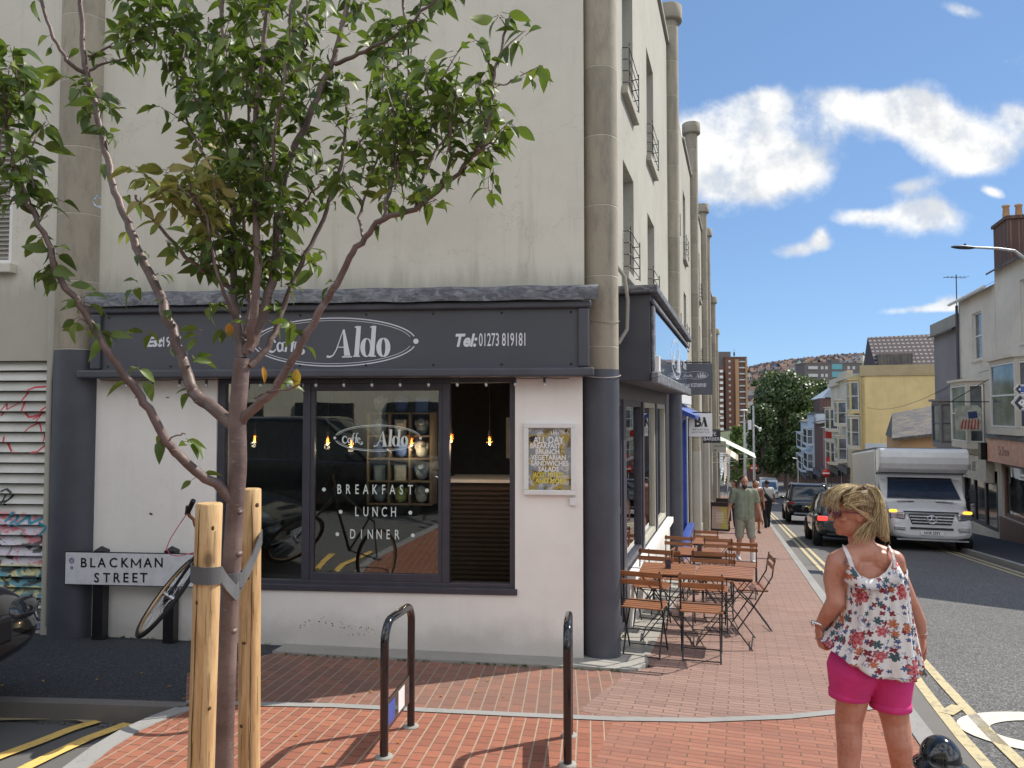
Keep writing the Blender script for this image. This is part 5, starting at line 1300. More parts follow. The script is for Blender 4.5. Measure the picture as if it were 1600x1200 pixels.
# ------------------------------------------------------------ cafe furniture
def make_chair(M, label):
    t = thing('bistro_chair', label, 'chair', M, 'folding slatted chairs outside the cafe')
    mb = MB(M)
    for k in range(5): mb.box(-.19, .19, -.15+k*.068, -.15+k*.068+.055, .445, .458)
    mb.build('seat', m_slat, t, bevel=.004)
    for z, y in ((.70, -.205), (.775, -.222)):
        mb = MB(M); mb.obox((0, y, z), (.40, .014, .048), Matrix.Rotation(R(10), 3, 'X')); mb.build('back_slat', m_slat, t, bevel=.004)
    mb = MB(M)
    for sx in (-.18, .18): mb.tube([(sx, -.225, .81), (sx, -.19, .6), (sx, .0, .28), (sx, .19, 0)], .008, 6)
    mb.tube([(-.18,.175,.03),(.18,.175,.03)], .006, 6); mb.tube([(-.18,-.165,.53),(.18,-.165,.53)], .006, 6); mb.tube([(-.18,.06,.2),(.18,.06,.2)], .005, 6)
    mb.build('back_frame', m_black, t)
    mb = MB(M)
    for sx in (-.165, .165): mb.tube([(sx, .18, .435), (sx, .0, .26), (sx, -.19, 0)], .008, 6); mb.tube([(sx, -.15, .44), (sx, .18, .44)], .007, 6)
    mb.tube([(-.165,-.175,.03),(.165,-.175,.03)], .006, 6); mb.tube([(-.165,.17,.43),(.165,.17,.43)], .006, 6)
    mb.build('leg_frame', m_black, t)
    return t
def make_table(M, label):
    t = thing('bistro_table', label, 'table', M, 'folding slatted tables outside the cafe')
    mb = MB(M)
    for k in range(7): mb.box(-.275, .275, -.275+k*.079, -.275+k*.079+.066, .70, .714)
    mb.build('tabletop', m_slat, t, bevel=.004)
    mb = MB(M); 
    for a, b, c, d in ((-.26,.26,-.27,-.255),(-.26,.26,.255,.27),(-.27,-.255,-.254,.254),(.255,.27,-.254,.254)): mb.box(a,b,c,d,.68,.699)
    mb.build('frame', m_black, t)
    for sy in (-.235, .235):
        mb = MB(M)
        mb.bar((-.26, sy, .69), (.27, sy, 0.01), .026, .008); mb.bar((.26, sy*.9, .69), (-.27, sy*.9, 0.01), .026, .008)
        mb.build('leg', m_black, t)
    mb = MB(M); mb.tube([(.25,-.23,.04),(.25,.23,.04)], .007, 6); mb.tube([(-.25,-.21,.04),(-.25,.21,.04)], .007, 6); mb.build('stretcher', m_black, t)
    return t
def place(s, v, rot): return FS(s, v, gs(s)+0.004, rot)
ch0 = None
CH = [(6.98,-.87,4,'front left cafe chair nearest the corner column, its back to the camera'),(7.02,-.36,-3,'front right cafe chair of the nearest row, its back to the camera'),
      (8.35,-.95,184,'cafe chair against the window facing the front left chair across its table'),(8.45,-.34,178,'cafe chair behind the second table, facing the camera'),
      (8.75,.10,-98,'folding chair standing side on at the kerb end of the second table'),(8.95,-1.02,-82,'folding chair leaning by the cafe window sill, side on'),
      (9.15,-.86,6,'cafe chair of the middle row beside the shopfront'),(9.25,-.28,-4,'cafe chair of the middle row on the open side'),
      (10.6,-.88,186,'cafe chair beyond the middle table next to the blue shop'),(10.55,-.30,176,'cafe chair beyond the middle table, on its street side'),
      (11.0,.02,2,'cafe chair of the back row nearest the walking man'),(12.2,-.55,180,'farthest cafe chair, past the last table')]
for i, (s, v, r, lab) in enumerate(CH):
    if i == 0: ch0 = make_chair(place(s, v, R(-r)), lab)
    else: c = copy_tree(ch0, place(s, v, R(-r))); c['label'] = lab
TB = [(7.72,-.72,2,'nearest slatted cafe table, beside the window sill'),(7.78,-.16,-3,'slatted cafe table at the kerb side of the nearest pair'),(9.85,-.52,3,'middle slatted cafe table, alone in its row'),(11.65,-.42,-2,'farthest slatted cafe table')]
tb0 = None
for i, (s, v, r, lab) in enumerate(TB):
    if i == 0: tb0 = make_table(place(s, v, R(r)), lab)
    else: c = copy_tree(tb0, place(s, v, R(r))); c['label'] = lab
# A boards
def aboard(s, v, rot, mat, label, h=.95, w_=.6, text=True):
    M = place(s, v, rot); t = thing('pavement_board', label, 'A board', M)
    for sg in (-1, 1):
        mb = MB(M @ Matrix.Rotation(R(11)*sg, 4, 'X') @ Matrix.Translation((0, sg*.0, 0)))
        y = sg*.14
        for a, b, c, d in ((-w_/2, w_/2, 0.02, .09), (-w_/2, w_/2, h-.13, h), (-w_/2, -w_/2+.04, .09, h-.13), (w_/2-.04, w_/2, .09, h-.13)): mb.box(a, b, y-.01-sg*.0, y+.01, c, d)
        mb.build('frame', m_black, t)
        mb = MB(M @ Matrix.Rotation(R(11)*sg, 4, 'X')); mb.box(-w_/2+.04, w_/2-.04, y-.006, y+.006, .09, h-.13); mb.build('poster', mat, t)
    if text:
        mb = MB(M @ Matrix.Rotation(-R(11), 4, 'X')); 
        for k in range(7): mb.box(-.12, .12, -.1485, -.147, .3+k*.05, .312+k*.05)
        text_into(mb, 'kokoa', .09, 0, h-.065, -.152); mb.build('lettering', m_whitepl, t)
m_post, Np, bp_, _o = newmat('poster_yellow'); xx_ = Np.n('SeparateXYZ', Vector=Np.obj()).outputs[0]; setp(Np, bp_, Base_Color=Np.mix(Np.ss(xx_, -.1, .12), (0.42,0.30,0.25), (0.45,0.38,0.10)), Roughness=.6)
aboard(25.2, -.66, R(-4), m_post, 'black framed pavement board with a pink and yellow poster')
aboard(32.0, -.7, R(5), m_dark, 'dark blackboard standing behind the pink and yellow pavement board', text=False)
# ------------------------------------------------------------ cycle stands
def stand(near, far, label, first=None):
    n = Vector(near); f = Vector(far); d = (f-n); L = d.length; ang = math.atan2(d.y, d.x)
    M = Matrix.Translation((n.x, n.y, G(n))) @ Matrix.Rotation(ang, 4, 'Z')
    t = thing('cycle_stand', label, 'cycle stand', M, 'black steel cycle stands on the brick corner')
    gf = G(f)-G(n); H = 0.75; r = 0.11; pts = [(0,0,-.15),(0,0,H-r)]
    for k in range(1, 7): a = PI/2*k/6; pts.append((r-r*math.cos(a), 0, H-r+r*math.sin(a)))
    pts.append((L-r, 0, H+gf*.4))
    for k in range(1, 7): a = PI/2*k/6; pts.append((L-r+r*math.sin(a), 0, H+gf*.4-r+r*math.cos(a)))
    pts.append((L, 0, gf-.15))
    mb = MB(M); mb.tube(pts, .0245, 16); mb.build('hoop', m_blackgloss, t)
    mb = MB(M); mb.box(.02, L-.02, -.006, .006, .13, .30); pl = mb.build('plate', m_blackgloss, t)
    mb = MB(M); mb.box(.05, .17, .0065, .008, .155, .275); mb.box(.05, .17, -.008, -.0065, .155, .275); mb.build('blue_sticker', m_blue, pl)
    mb = MB(M); mb.box(.24, .36, .0065, .008, .155, .28); mb.box(.24, .36, -.008, -.0065, .155, .28); mb.build('white_sticker', m_whitepl, pl)
    mb = MB(M)
    for fx in (0, L): mb.lathe([(.05,0.004),(.05,.010),(.026,.014)], 16, (fx, 0, gf if fx else 0))
    mb.build('foot_ring', m_conc, t)
a = on_ground(600, 1184); b = on_ground(637, 1142); b = a+(b-a)*1.15; stand((a.x,a.y,0), (b.x,b.y,0), 'arched black cycle stand seen three quarter on, with stickers on its low plate')
a = on_ground(887, 1196); stand((a.x,a.y,0), (a.x+.045,a.y+.47,0), 'black cycle stand seen end on in front of the corner column')
# ------------------------------------------------------------ bollard
Yb = 2.35; pb_ = at_y(1469, 1150, Yb); gb = G(pb_); M = Matrix.Translation((pb_.x, pb_.y, gb)); Ht = pb_.z-gb
t = thing('bollard', 'black bollard with a domed glossy cap and a red band at the bottom right', 'bollard', M)
mb = MB(M); mb.lathe([(.065,-.1),(.065,Ht-.26),(.058,Ht-.25),(.058,Ht-.115)], 32); mb.build('post', m_black, t)
mb = MB(M); mb.lathe([(.0605,Ht-.245),(.0605,Ht-.12)], 32); mb.build('red_band', simple('band_red', (0.5,0.06,0.03), .4), t)
mb = MB(M); mb.lathe([(.058,Ht-.117),(.076,Ht-.11),(.080,Ht-.098),(.078,Ht-.085),(.064,Ht-.075)]+[(.060*math.cos(a_),Ht-.068+.068*math.sin(a_)) for a_ in [PI/2*k/10 for k in range(11)]], 36); mb.build('cap', m_blackgloss, t)
# ------------------------------------------------------------ street name plate
t = thing('street_nameplate', 'white street name plate reading BLACKMAN STREET on two black posts', 'street sign', FF @ Matrix.Translation((-3.6, -.12, gs(5.5))))
def fo(x, y, off): return on_front(x, y, off)
for (x, y) in ((158, 1003), (268, 1012)):
    px, _ = fo(x, 930, -.10); g0 = G(FF @ Vector((px, -.1, 0))); _, zt = fo(x, 856, -.1)
    mb = MB(FF); mb.box(px-.05, px+.05, -.15, -.06, g0-.1, zt-.02); mb.add([(px-.05,-.15,zt-.02),(px+.05,-.15,zt-.02),(px+.05,-.06,zt-.02),(px-.05,-.06,zt-.02),(px,-.105,zt+.02)], [(0,1,4),(1,2,4),(2,3,4),(3,0,4)]); mb.build('post', m_black, t)
xa, za = fo(103, 863, -.17); xb, zb = fo(318, 917, -.17)
mb = MB(FF); mb.box(xa-.008, xb+.008, -.168, -.152, zb-.008, za+.008); mb.build('backing', m_black, t)
m_plate = simple('plate_white', (0.60,0.61,0.64), .35, var=.08, scale=12)
mb = MB(FF); mb.box(xa, xb, -.172, -.1685, zb, za); pl = mb.build('plate', m_plate, t)
mb = MB(FF)
for ch_, px_ in zip('BLACKAN', (130.6,144.5,159,177,194.5,231,248)): tx, tz = fo(px_, 880, -.173); text_into(mb, ch_, .122, tx, tz, -.1735, sx=.95, bold=.0022)
tx, tz = fo(212.5, 880, -.173); hh_ = .0425
for q_ in ([(-.042,-hh_),(-.042,hh_)], [(.042,-hh_),(.042,hh_)]): mb.ribbon([(tx+a_, tz+b_) for a_, b_ in q_], .0145, -.1735)
mb.ribbon([(tx-.044,tz+hh_-.004),(tx,tz-.02)], .0125, -.1737); mb.ribbon([(tx+.044,tz+hh_-.004),(tx,tz-.02)], .0125, -.1739)
for ch_, px_ in zip('STREET', (151,166.5,182,196.5,210.5,224.5)): tx, tz = fo(px_, 903.5, -.173); text_into(mb, ch_, .122, tx, tz, -.1735, sx=.95, bold=.0022)
mb.build('lettering', m_black, pl)
mb = MB(FF); cx_, cz_ = fo(112, 876, -.173); mb.ribbon(ellipse_pts(cx_, cz_, .022,.022,0,360,20), .007, -.174); mb.ribbon(ellipse_pts(cx_, cz_, .01,.01,0,360,12), .004, -.174); cx_, cz_ = fo(112, 887, -.173); mb.ribbon(ellipse_pts(cx_, cz_, .010,.010,0,360,14), .007, -.174); mb.build('roundels', simple('roundel_navy', (0.06,0.05,0.22), .5), pl)
mb = MB(FF)
for k in range(9):
    px, pz = fo(281+k*2.6, 893-k*1.6, -.173); mb.ribbon([(px-.01,pz-.02),(px+.004,pz+.016),(px+.012,pz-.006)], .004, -.1742)
mb.build('ink_scribble', m_black, pl)
# ------------------------------------------------------------ bicycle behind the stakes
Yw = 5.7
wc = at_y(263, 931, Yw)
t = thing('bicycle', 'bicycle with a tilted front wheel and bullhorn bars leaning behind the tree stakes', 'bicycle', Matrix.Translation((wc.x+.3, Yw, -.4)))
def wheel(parent, c, ax1, ax2, rad, name='wheel'):
    c = Vector(c); a1 = Vector(ax1).normalized(); a2 = Vector(ax2); a2 = (a2-a1*a2.dot(a1)).normalized(); n = a1.cross(a2)
    ringp = [c+(a1*math.cos(2*PI*i/48)+a2*math.sin(2*PI*i/48))*rad for i in range(49)]
    w_ = thing  # noqa
    mb = MB(); mb.tube(ringp, .017, 8, cap=False); wh_ = mb.build(name, m_tyre, parent)
    ri = [c+(a1*math.cos(2*PI*i/48)+a2*math.sin(2*PI*i/48))*(rad-.025) for i in range(49)]
    mb = MB(); mb.tube(ri, .011, 6, cap=False); mb.build('rim', simple('rim_gold', (0.45,0.3,0.15), .3, metal=.6), wh_)
    mb = MB()
    for i in range(24):
        an = 2*PI*i/24; mb.tube([c+n*(.03 if i % 2 else -.03), c+(a1*math.cos(an)+a2*math.sin(an))*(rad-.03)], .0013, 4)
    mb.tube([c-n*.05, c+n*.05], .02, 10); mb.build('spokes', m_chrome, wh_)
    return wh_
wheel(t, wc, (.62, .15, .79), (-.30, 1, .26), .335)
hd = at_y(322, 845, 5.5); bb_ = Vector((hd.x+.06, 5.2, .0)); rw = Vector((-1.965, 4.95, -.13)); seat = Vector((-2.0, 4.95, .45))
m_frame_b = simple('bike_frame', (0.03,0.035,0.04), .3, coat=.5)
mb = MB(); mb.tube([wc, wc+(hd-wc)*.6, hd], [.012,.014,.018], 8); mb.tube([hd, hd+Vector((-.02,0,.12))], .02, 8); mb.tube([hd, bb_], .017, 8); mb.tube([hd+Vector((0,0,.1)), seat-Vector((0,0,.15))], .015, 8); mb.tube([bb_, seat], .014, 8); mb.tube([bb_, rw], .009, 6); mb.tube([seat-Vector((0,0,.15)), rw], .009, 6)
mb.build('frame', m_frame_b, t)
wheel(t, rw, (0,0,1), (-.42,1,-.02), .335)
mb = MB(); h0 = at_y(318, 832, 5.45); mb.tube([h0, at_y(312,829,5.42), at_y(305,821,5.4), at_y(303,812,5.4), at_y(296,806,5.38), at_y(294,797,5.36)], .013, 8); mb.build('handlebar', simple('bar_copper', (0.25,0.12,0.07), .3, metal=.5), t)
mb = MB(); mb.tube([at_y(294,800,5.36), at_y(302,782,5.3)], [.017,.018], 10); mb.tube([at_y(290,804,5.36), at_y(292,790,5.34)], .007, 6); mb.build('grip', m_black, t)
mb = MB(); mb.tube([at_y(q[0],q[1],5.4) for q in ((292,803),(280,820),(266,842),(260,857),(266,867),(280,869),(300,864),(315,858))], .0035, 6); mb.build('brake_cable', simple('cable_red', (0.5,0.08,0.12), .4), t)
mb = MB(); mb.ell(seat, (.07,.13,.03)); mb.build('saddle', m_black, t)
# ------------------------------------------------------------ signs and posts along the street
def post(x, ytop, Y, rad, mat, name, label, cat, extras=None, ybase=None):
    p = at_y(x, ytop, Y); g = G(p)-ROAD_DROP if SV(p)[1] > 1.2 else G(p); M = Matrix.Translation((p.x, p.y, g)); t = thing(name, label, cat, M)
    mb = MB(M); mb.tube([(0,0,-.1),(0,0,p.z-g)], [rad*1.25, rad*.8], 10); mb.build('post', mat, t); return t, M, p.z-g
def noentry(t, M, z, dia=.6, parentcat=None):
    mb = MB(M @ Matrix.Rotation(-TH, 4, 'Z')); mb.lathe([(0,.0),(dia/2,.0),(dia/2,.02),(0,.02)], 28, (0,-.06,z), Matrix.Rotation(R(90),3,'X')); d_ = mb.build('sign_disc', m_red, t)
    mb = MB(M @ Matrix.Rotation(-TH, 4, 'Z')); mb.box(-dia*.38, dia*.38, -.085, -.0805, z-dia*.09, z+dia*.09); mb.build('white_bar', m_whitepl, d_)
m_galv = simple('galvanised', (0.50,0.51,0.52), .45, metal=.3)
t, M, h = post(1177, 634, 62, .09, m_galv, 'camera_mast', 'tall white camera mast with boxes at its top, left of the big tree', 'mast'); mb = MB(M); mb.box(-.45,-.2,-.1,.1,h-2.0,h-1.2); mb.tube([(0,0,h-1.6),(.5,0,h-1.9)], .05, 6); mb.ell((.55,0,h-2.0),(.13,.13,.2)); mb.build('camera_boxes', m_whitepl, t)
t, M, h = post(1163, 655, 58, .10, m_galv, 'lamp_post', 'plain white lamp post left of the camera mast', 'lamp post'); mb = MB(M); mb.tube([(0,0,h),(0,0,h+.6)], .04, 6); mb.ell((0,0,h+.7),(.3,.3,.08)); mb.build('lantern', m_whitepl, t)
t, M, h = post(1178, 725, 64, .04, m_galv, 'no_entry_sign', 'round red no entry sign on a grey post by the far left kerb', 'road sign'); noentry(t, M, h-.35, .68)
t, M, h = post(1290, 712, 56, .045, m_galv, 'no_entry_sign', 'round red no entry sign on the right, above the dark car', 'road sign'); noentry(t, M, h-1.32, .64); mb = MB(M @ Matrix.Rotation(-TH,4,'Z')); mb.box(.03,.3,-.05,-.02,h-.45,h-.1); mb.build('small_panel', m_red, t)
t, M, h = post(1247, 722, 70, .07, m_galv, 'lamp_post', 'short curved grey lamp post in front of the far shops', 'lamp post'); mb = MB(M); mb.tube([(0,0,h),(-.1,0,h+.3),(-.5,0,h+.4)], .05, 6); mb.build('arm', m_galv, t)
# street lamp on the right, arm only in view
p = at_y(1625, 430, 20); g = G(p); M = Matrix.Translation((p.x, p.y, g)); t = thing('street_lamp', 'grey street lamp reaching in over the road from the right edge', 'street lamp', M)
mb = MB(M); q = [at_y(x, y, Y) for x, y, Y in ((1625,470,20),(1622,432,20),(1606,408,20),(1585,392,20),(1560,388.5,20),(1520,386.5,20))]
mb2 = MB(); mb2.tube([(p.x,p.y,g-.1),(p.x,p.y,q[0].z)], [.09,.06], 12); mb2.build('post', m_galv, t)
mb2 = MB(); mb2.tube(q, [.05,.05,.045,.04,.035,.03], 10); mb2.build('arm', m_galv, t)
a = at_y(1505, 386.5, 20); mb2 = MB(); mb2.ell(a, (.34,.12,.05), Matrix.Rotation(R(3),3,'Y')); mb2.tube([a+Vector((.05,0,.03)), a+Vector((.05,0,.1))], .03, 8); mb2.build('lantern', m_dark, t)
# direction signs at the right edge
Yd = 17.0; p = at_y(1652, 600, Yd); g = G(p); t = thing('direction_signpost', 'white arrow ended direction signs with black chevrons at the right edge', 'road sign', Matrix.Translation((p.x, p.y, g)))
mb = MB(); mb.tube([(p.x,p.y,g-.1),(p.x,p.y,at_y(1652,590,Yd).z)], .05, 12); mb.build('post', m_galv, t)
for (yt, yb, xl, word) in ((600.5, 616, 1584, None), (617.5, 641, 1580, ['S', 'F', 'Ce'])):
    def q(x, y, o=0.0): a_ = at_y(x, y, Yd-o); return a_
    ym = (yt+yb)/2; hh = (yb-yt)/2
    mb = MB(); o_ = Yd-.06
    pts = [(xl, ym), (xl+hh*.95, yt), (1720, yt), (1720, yb), (xl+hh*.95, yb)]
    P3 = [at_y(x, y, o_) for x, y in pts]; mb.prism([(a_.x, a_.z) for a_ in P3], o_, o_+.02, 'y'); bd = mb.build('arrow_board', m_whitepl, t)
    mb = MB(); c = [(xl+1.8, ym), (xl+hh*.95+.8, yt+1.2), (1719, yt+1.2), (1719, yb-1.2), (xl+hh*.95+.8, yb-1.2), (xl+1.8, ym)]
    mb.ribbon([(at_y(x,y,o_).x, at_y(x,y,o_).z) for x, y in c], .012, o_-.002); mb.build('border', m_black, bd)
    mb = MB(); c = [(xl+hh*1.35, yt+2.5), (xl+hh*.62, ym), (xl+hh*1.35, yb-2.5)]
    mb.ribbon([(at_y(x,y,o_).x, at_y(x,y,o_).z) for x, y in c], .06*hh/8, o_-.004); mb.build('chevron', m_black, bd)
    mb = MB()
    if word is None:
        a_ = at_y(1594.5, yt+3, o_); b_ = at_y(1612, yb-3, o_); mb.box(a_.x, b_.x, o_-.004, o_-.001, b_.z, a_.z); mb.build('blue_panel', m_blue, bd)
        mb = MB(); text_into(mb, 'P', .19, (a_.x+b_.x)/2, (a_.z+b_.z)/2, o_-.006, bold=.006); mb.build('letter', m_whitepl, bd)
    else:
        for k, wd_ in enumerate(word): a_ = at_y(1595.5+(.0 if k else 1.5), yt+5+k*6.6, o_); text_into(mb, wd_, .085, a_.x, a_.z, o_-.004, align='LEFT', bold=.002)
        mb.build('lettering', m_black, bd)
# ------------------------------------------------------------ vehicles
def loft(mb, rings, caps=True, smooth=True):
    n = len(rings[0]); vs = [p for r_ in rings for p in r_]
    mb.add(vs, [(i*n+k, i*n+(k+1) % n, (i+1)*n+(k+1) % n, (i+1)*n+k) for i in range(len(rings)-1) for k in range(n)], smooth)
    if caps: mb.add(rings[0], [tuple(range(n))[::-1]], smooth); mb.add(rings[-1], [tuple(range(n))], smooth)
def car(name, label, M, L=4.4, W=1.84, H=1.62, mat=None, lit=False, rails=False, plate=None, front_plate=None, cat='car', colr=None, belt=0.98, glass=None, hlm=None):
    t = thing(name, label, cat, M); w_ = W/2
    mb = MB(M); ys = [-L/2, -L/2+.06, -L/2+.35, -L/2+.9, -L*.1, L*.18, L/2-.75, L/2-.25, L/2-.05, L/2]
    tops = [belt-.22, belt-.04, belt, belt+.01, belt, belt-.02, belt-.10, belt-.2, belt-.34, belt-.42]; wd = [.78,.92,.985,1,1,1,.98,.92,.8,.7]; bot = [.42,.32,.25,.22,.22,.22,.22,.25,.32,.4]
    rings = []
    for y, zt, k, zb in zip(ys, tops, wd, bot):
        x = w_*k; rings.append([(-x*.82,y,zb),(-x*.98,y,zb+.1),(-x,y,(zb+zt)/2+.05),(-x*.97,y,zt-.10),(-x*.88,y,zt),(0,y,zt+.03),(x*.88,y,zt),(x*.97,y,zt-.10),(x,y,(zb+zt)/2+.05),(x*.98,y,zb+.1),(x*.82,y,zb)])
    loft(mb, rings); body = mb.build('body', mat, t, subsurf=2)
    # greenhouse
    def ring(z, y0, y1, x, r=.16):
        pts = []
        for cx, cy, a0 in ((x-r, y1-r, 0), (-x+r, y1-r, 90), (-x+r, y0+r, 180), (x-r, y0+r, 270)):
            for k in range(4): a = R(a0+30*k); pts.append((cx+r*math.cos(a), cy+r*math.sin(a), z))
        return pts
    yr0, yf0 = -L/2+.18, L*.20; yr1, yf1 = -L/2+.62, L*.02
    g = MB(M); loft(g, [ring(belt-.06, yr0, yf0, w_*.90), ring((belt+H)/2, yr0+.2, (yf0+yf1)/2+.02, w_*.83), ring(H-.06, yr1, yf1, w_*.74)], smooth=True); g.build('windows', glass or m_glassd, t)
    g = MB(M); loft(g, [ring(H-.075, yr1-.05, yf1+.03, w_*.76), ring(H-.03, yr1-.02, yf1, w_*.74), ring(H, yr1+.25, yf1-.2, w_*.58, .2)]); g.build('roof', mat, t)
    g = MB(M)
    for sx in (-1, 1):
        g.tube([(sx*w_*.885, yf0-.06, belt-.04), (sx*w_*.745, yf1-.03, H-.06)], .035, 8); g.tube([(sx*w_*.885, yr0+.05, belt-.04), (sx*w_*.745, yr1+.03, H-.06)], .06, 8)
        g.tube([(sx*w_*.90, -.15, belt-.02), (sx*w_*.755, -.2, H-.06)], .03, 8)
    g.build('pillars', mat, t)
    if rails:
        g = MB(M)
        for sx in (-1, 1): g.tube([(sx*w_*.7, yr1+.1, H+.0), (sx*w_*.7, yr1+.25, H+.05), (sx*w_*.7, yf1-.3, H+.05), (sx*w_*.7, yf1-.15, H+.0)], .018, 6)
        g.build('roof_rails', m_chrome, t)
    for sx in (-1, 1):
        for y in (-L/2+.82, L/2-.88):
            rt = .34; c = (sx*(w_-.1), y, rt); rot = Matrix.Rotation(R(90)*sx, 3, 'Y')
            m1 = MB(M); m1.lathe([(rt*.66,-.10),(rt*.95,-.115),(rt,-.07),(rt,.07),(rt*.95,.115),(rt*.66,.10)], 28, c, rot); wl = m1.build('wheel', m_tyre, t)
            m1 = MB(M); m1.lathe([(0,.06),(rt*.2,.075),(rt*.2,.05),(rt*.6,.04),(rt*.68,.10)], 28, c, rot)
            for k in range(5):
                a = 2*PI*k/5; m1.bar(Vector(c)+rot @ Vector((0,0,.07)), Vector(c)+rot @ Vector((rt*.62*math.cos(a), rt*.62*math.sin(a), .075)), .05, .02)
            m1.build('rim', m_alloy, wl)
            m1 = MB(M); m1.lathe([(0,-.1),(rt+.07,-.1),(rt+.07,.085),(rt+.03,.085)], 28, (c[0]-sx*.0, y, rt+.02), rot); m1.build('wheel_arch', m_black, t)
        g = MB(M); g.obox((sx*(w_*.80), -L/2+.075, belt-.16), (.26, .10, .13), Matrix.Rotation(sx*R(14), 3, 'Z')); g.build('tail_lamp', m_redl if lit else m_redd, t, bevel=.03)
        g = MB(M); g.ell((sx*(w_*.72), L/2-.13, belt-.36), (.20, .09, .075), Matrix.Rotation(-sx*R(24), 3, 'Z')); hl_ = g.build('headlight', hlm or m_lamp, t)
        if hlm:
            g = MB(M); g.tube([(sx*w_*.9, L/2-.19, belt-.30), (sx*w_*.93, L/2-.20, belt-.38), (sx*w_*.86, L/2-.12, belt-.46)], .012, 8); g.build('led_strip', m_chrome, hl_)
        g = MB(M); g.ell((sx*(w_+.07), yf0-.32, belt+.04), (.10,.06,.075)); g.build('mirror', mat, t)
    g = MB(M); g.box(-.26,.26,-L/2-.025,-L/2-.003,.62,.73); g.build('number_plate', simple('plate_yellow', (0.6,0.48,0.05), .5) if 'plate_yellow' not in MATS else MATS['plate_yellow'], t, bevel=.004)
    g = MB(M); g.box(-w_*.7,w_*.7,-L/2-.012,-L/2+.1,.34,.40); g.build('bumper_trim', m_chrome if rails else m_black, t, bevel=.01)
    g = MB(M); g.box(-.42,.42,L/2-.03,L/2+.02,.48,.64); g.build('grille', m_black, t, bevel=.02)
    if front_plate:
        g = MB(M); g.box(-.26,.26,L/2+.022,L/2+.034,.36,.47); np_ = g.build('front_number_plate', m_whitepl, t, bevel=.004)
        g = MB(M); text_into(g, front_plate, .10, -.215, .415, L/2+.0345, sx=.72, bold=.002, flip=True); g.build('plate_lettering', m_black, np_)
    return t
def street_car(x, y, Y, **k):
    p = at_y(x, y, Y); s, v = SV(p); return FS(s, v, gs(s)-ROAD_DROP, 0)
def tilt(M): return M @ Matrix.Rotation(-math.atan(SLOPE), 4, 'X')
# heading away from us
p = at_y(1266, 820, 31.0); s, v = SV(p); car('suv', 'black suv with chrome roof rails driving away down the street', tilt(FS(s+3.2, v+.10, gs(s+2.2)-ROAD_DROP)), mat=m_car, rails=True, H=1.66, W=1.9)
p = at_y(1332, 850, 20.3); s, v = SV(p); car('dark_car', 'dark green black car with red tail lamps lit, just behind the black suv', tilt(FS(s+2.15, v, gs(s+2.15)-ROAD_DROP)), mat=m_cargrey, lit=True, H=1.52, W=1.84, belt=.95)
p = at_y(1306, 800, 40); s, v = SV(p); car('silver_car', 'pale car with a roof bar waiting ahead of the dark cars', tilt(FS(s+4, v+.4, gs(s+4)-ROAD_DROP)), mat=m_vanw, rails=True, H=1.6)
# parked on the side street, nose just inside the left edge
pc = FFi @ Vector((-3.28, 4.38, 0)); Mc = FF @ Matrix.Translation((pc.x-2.25, pc.y+.02, 0)) @ Matrix.Rotation(R(-90), 4, 'Z')
gc = G(Mc.translation)-ROAD_DROP; Mc = Matrix.Translation((0,0,gc)) @ Mc
car('parked_car', 'black parked car whose nose pokes in at the bottom left edge', Mc, L=4.5, W=1.86, H=1.5, mat=m_car, front_plate='E', hlm=m_glassd)
Mc = FF @ Matrix.Translation((-4.6, -6.6, 0)) @ Matrix.Rotation(R(-90), 4, 'Z'); Mc = Matrix.Translation((0,0,-.25)) @ Mc
car('parked_suv', 'black suv parked across the side street, seen only as a reflection in the cafe window', Mc, L=4.7, W=1.95, H=1.8, mat=m_car, belt=1.1)
# far van
p = at_y(1201, 772, 88); s, v = SV(p); M = FS(s, v, gs(s)-ROAD_DROP, PI)
t = thing('van', 'white van with a blue tinted windscreen coming up at the far end', 'van', M)
mb = MB(M); mb.prism([(2.6,.35),(2.6,1.1),(2.2,1.3),(1.5,2.15),(1.1,2.3),(-2.6,2.3),(-2.6,.35)], -.98, .98, 'x'); mb.build('body', m_vanw, t, bevel=.08)
mb = MB(M); mb.add([(-.85,2.22,1.32),(.85,2.22,1.32),(.78,1.56,2.12),(-.78,1.56,2.12)], [(0,1,2,3)]); mb.build('windscreen', simple('screen_blue', (0.06,0.12,0.22), .1), t)
for sx in (-.85,.85):
    mb = MB(M); mb.lathe([(0,-.12),(.34,-.12),(.34,.12),(0,.12)], 20, (sx, 1.8, .34), Matrix.Rotation(R(90),3,'Y')); mb.build('wheel', m_tyre, t); mb = MB(M); mb.box(sx-.12,sx+.12,2.55,2.63,.9,1.1); mb.build('headlight', m_lamp, t)
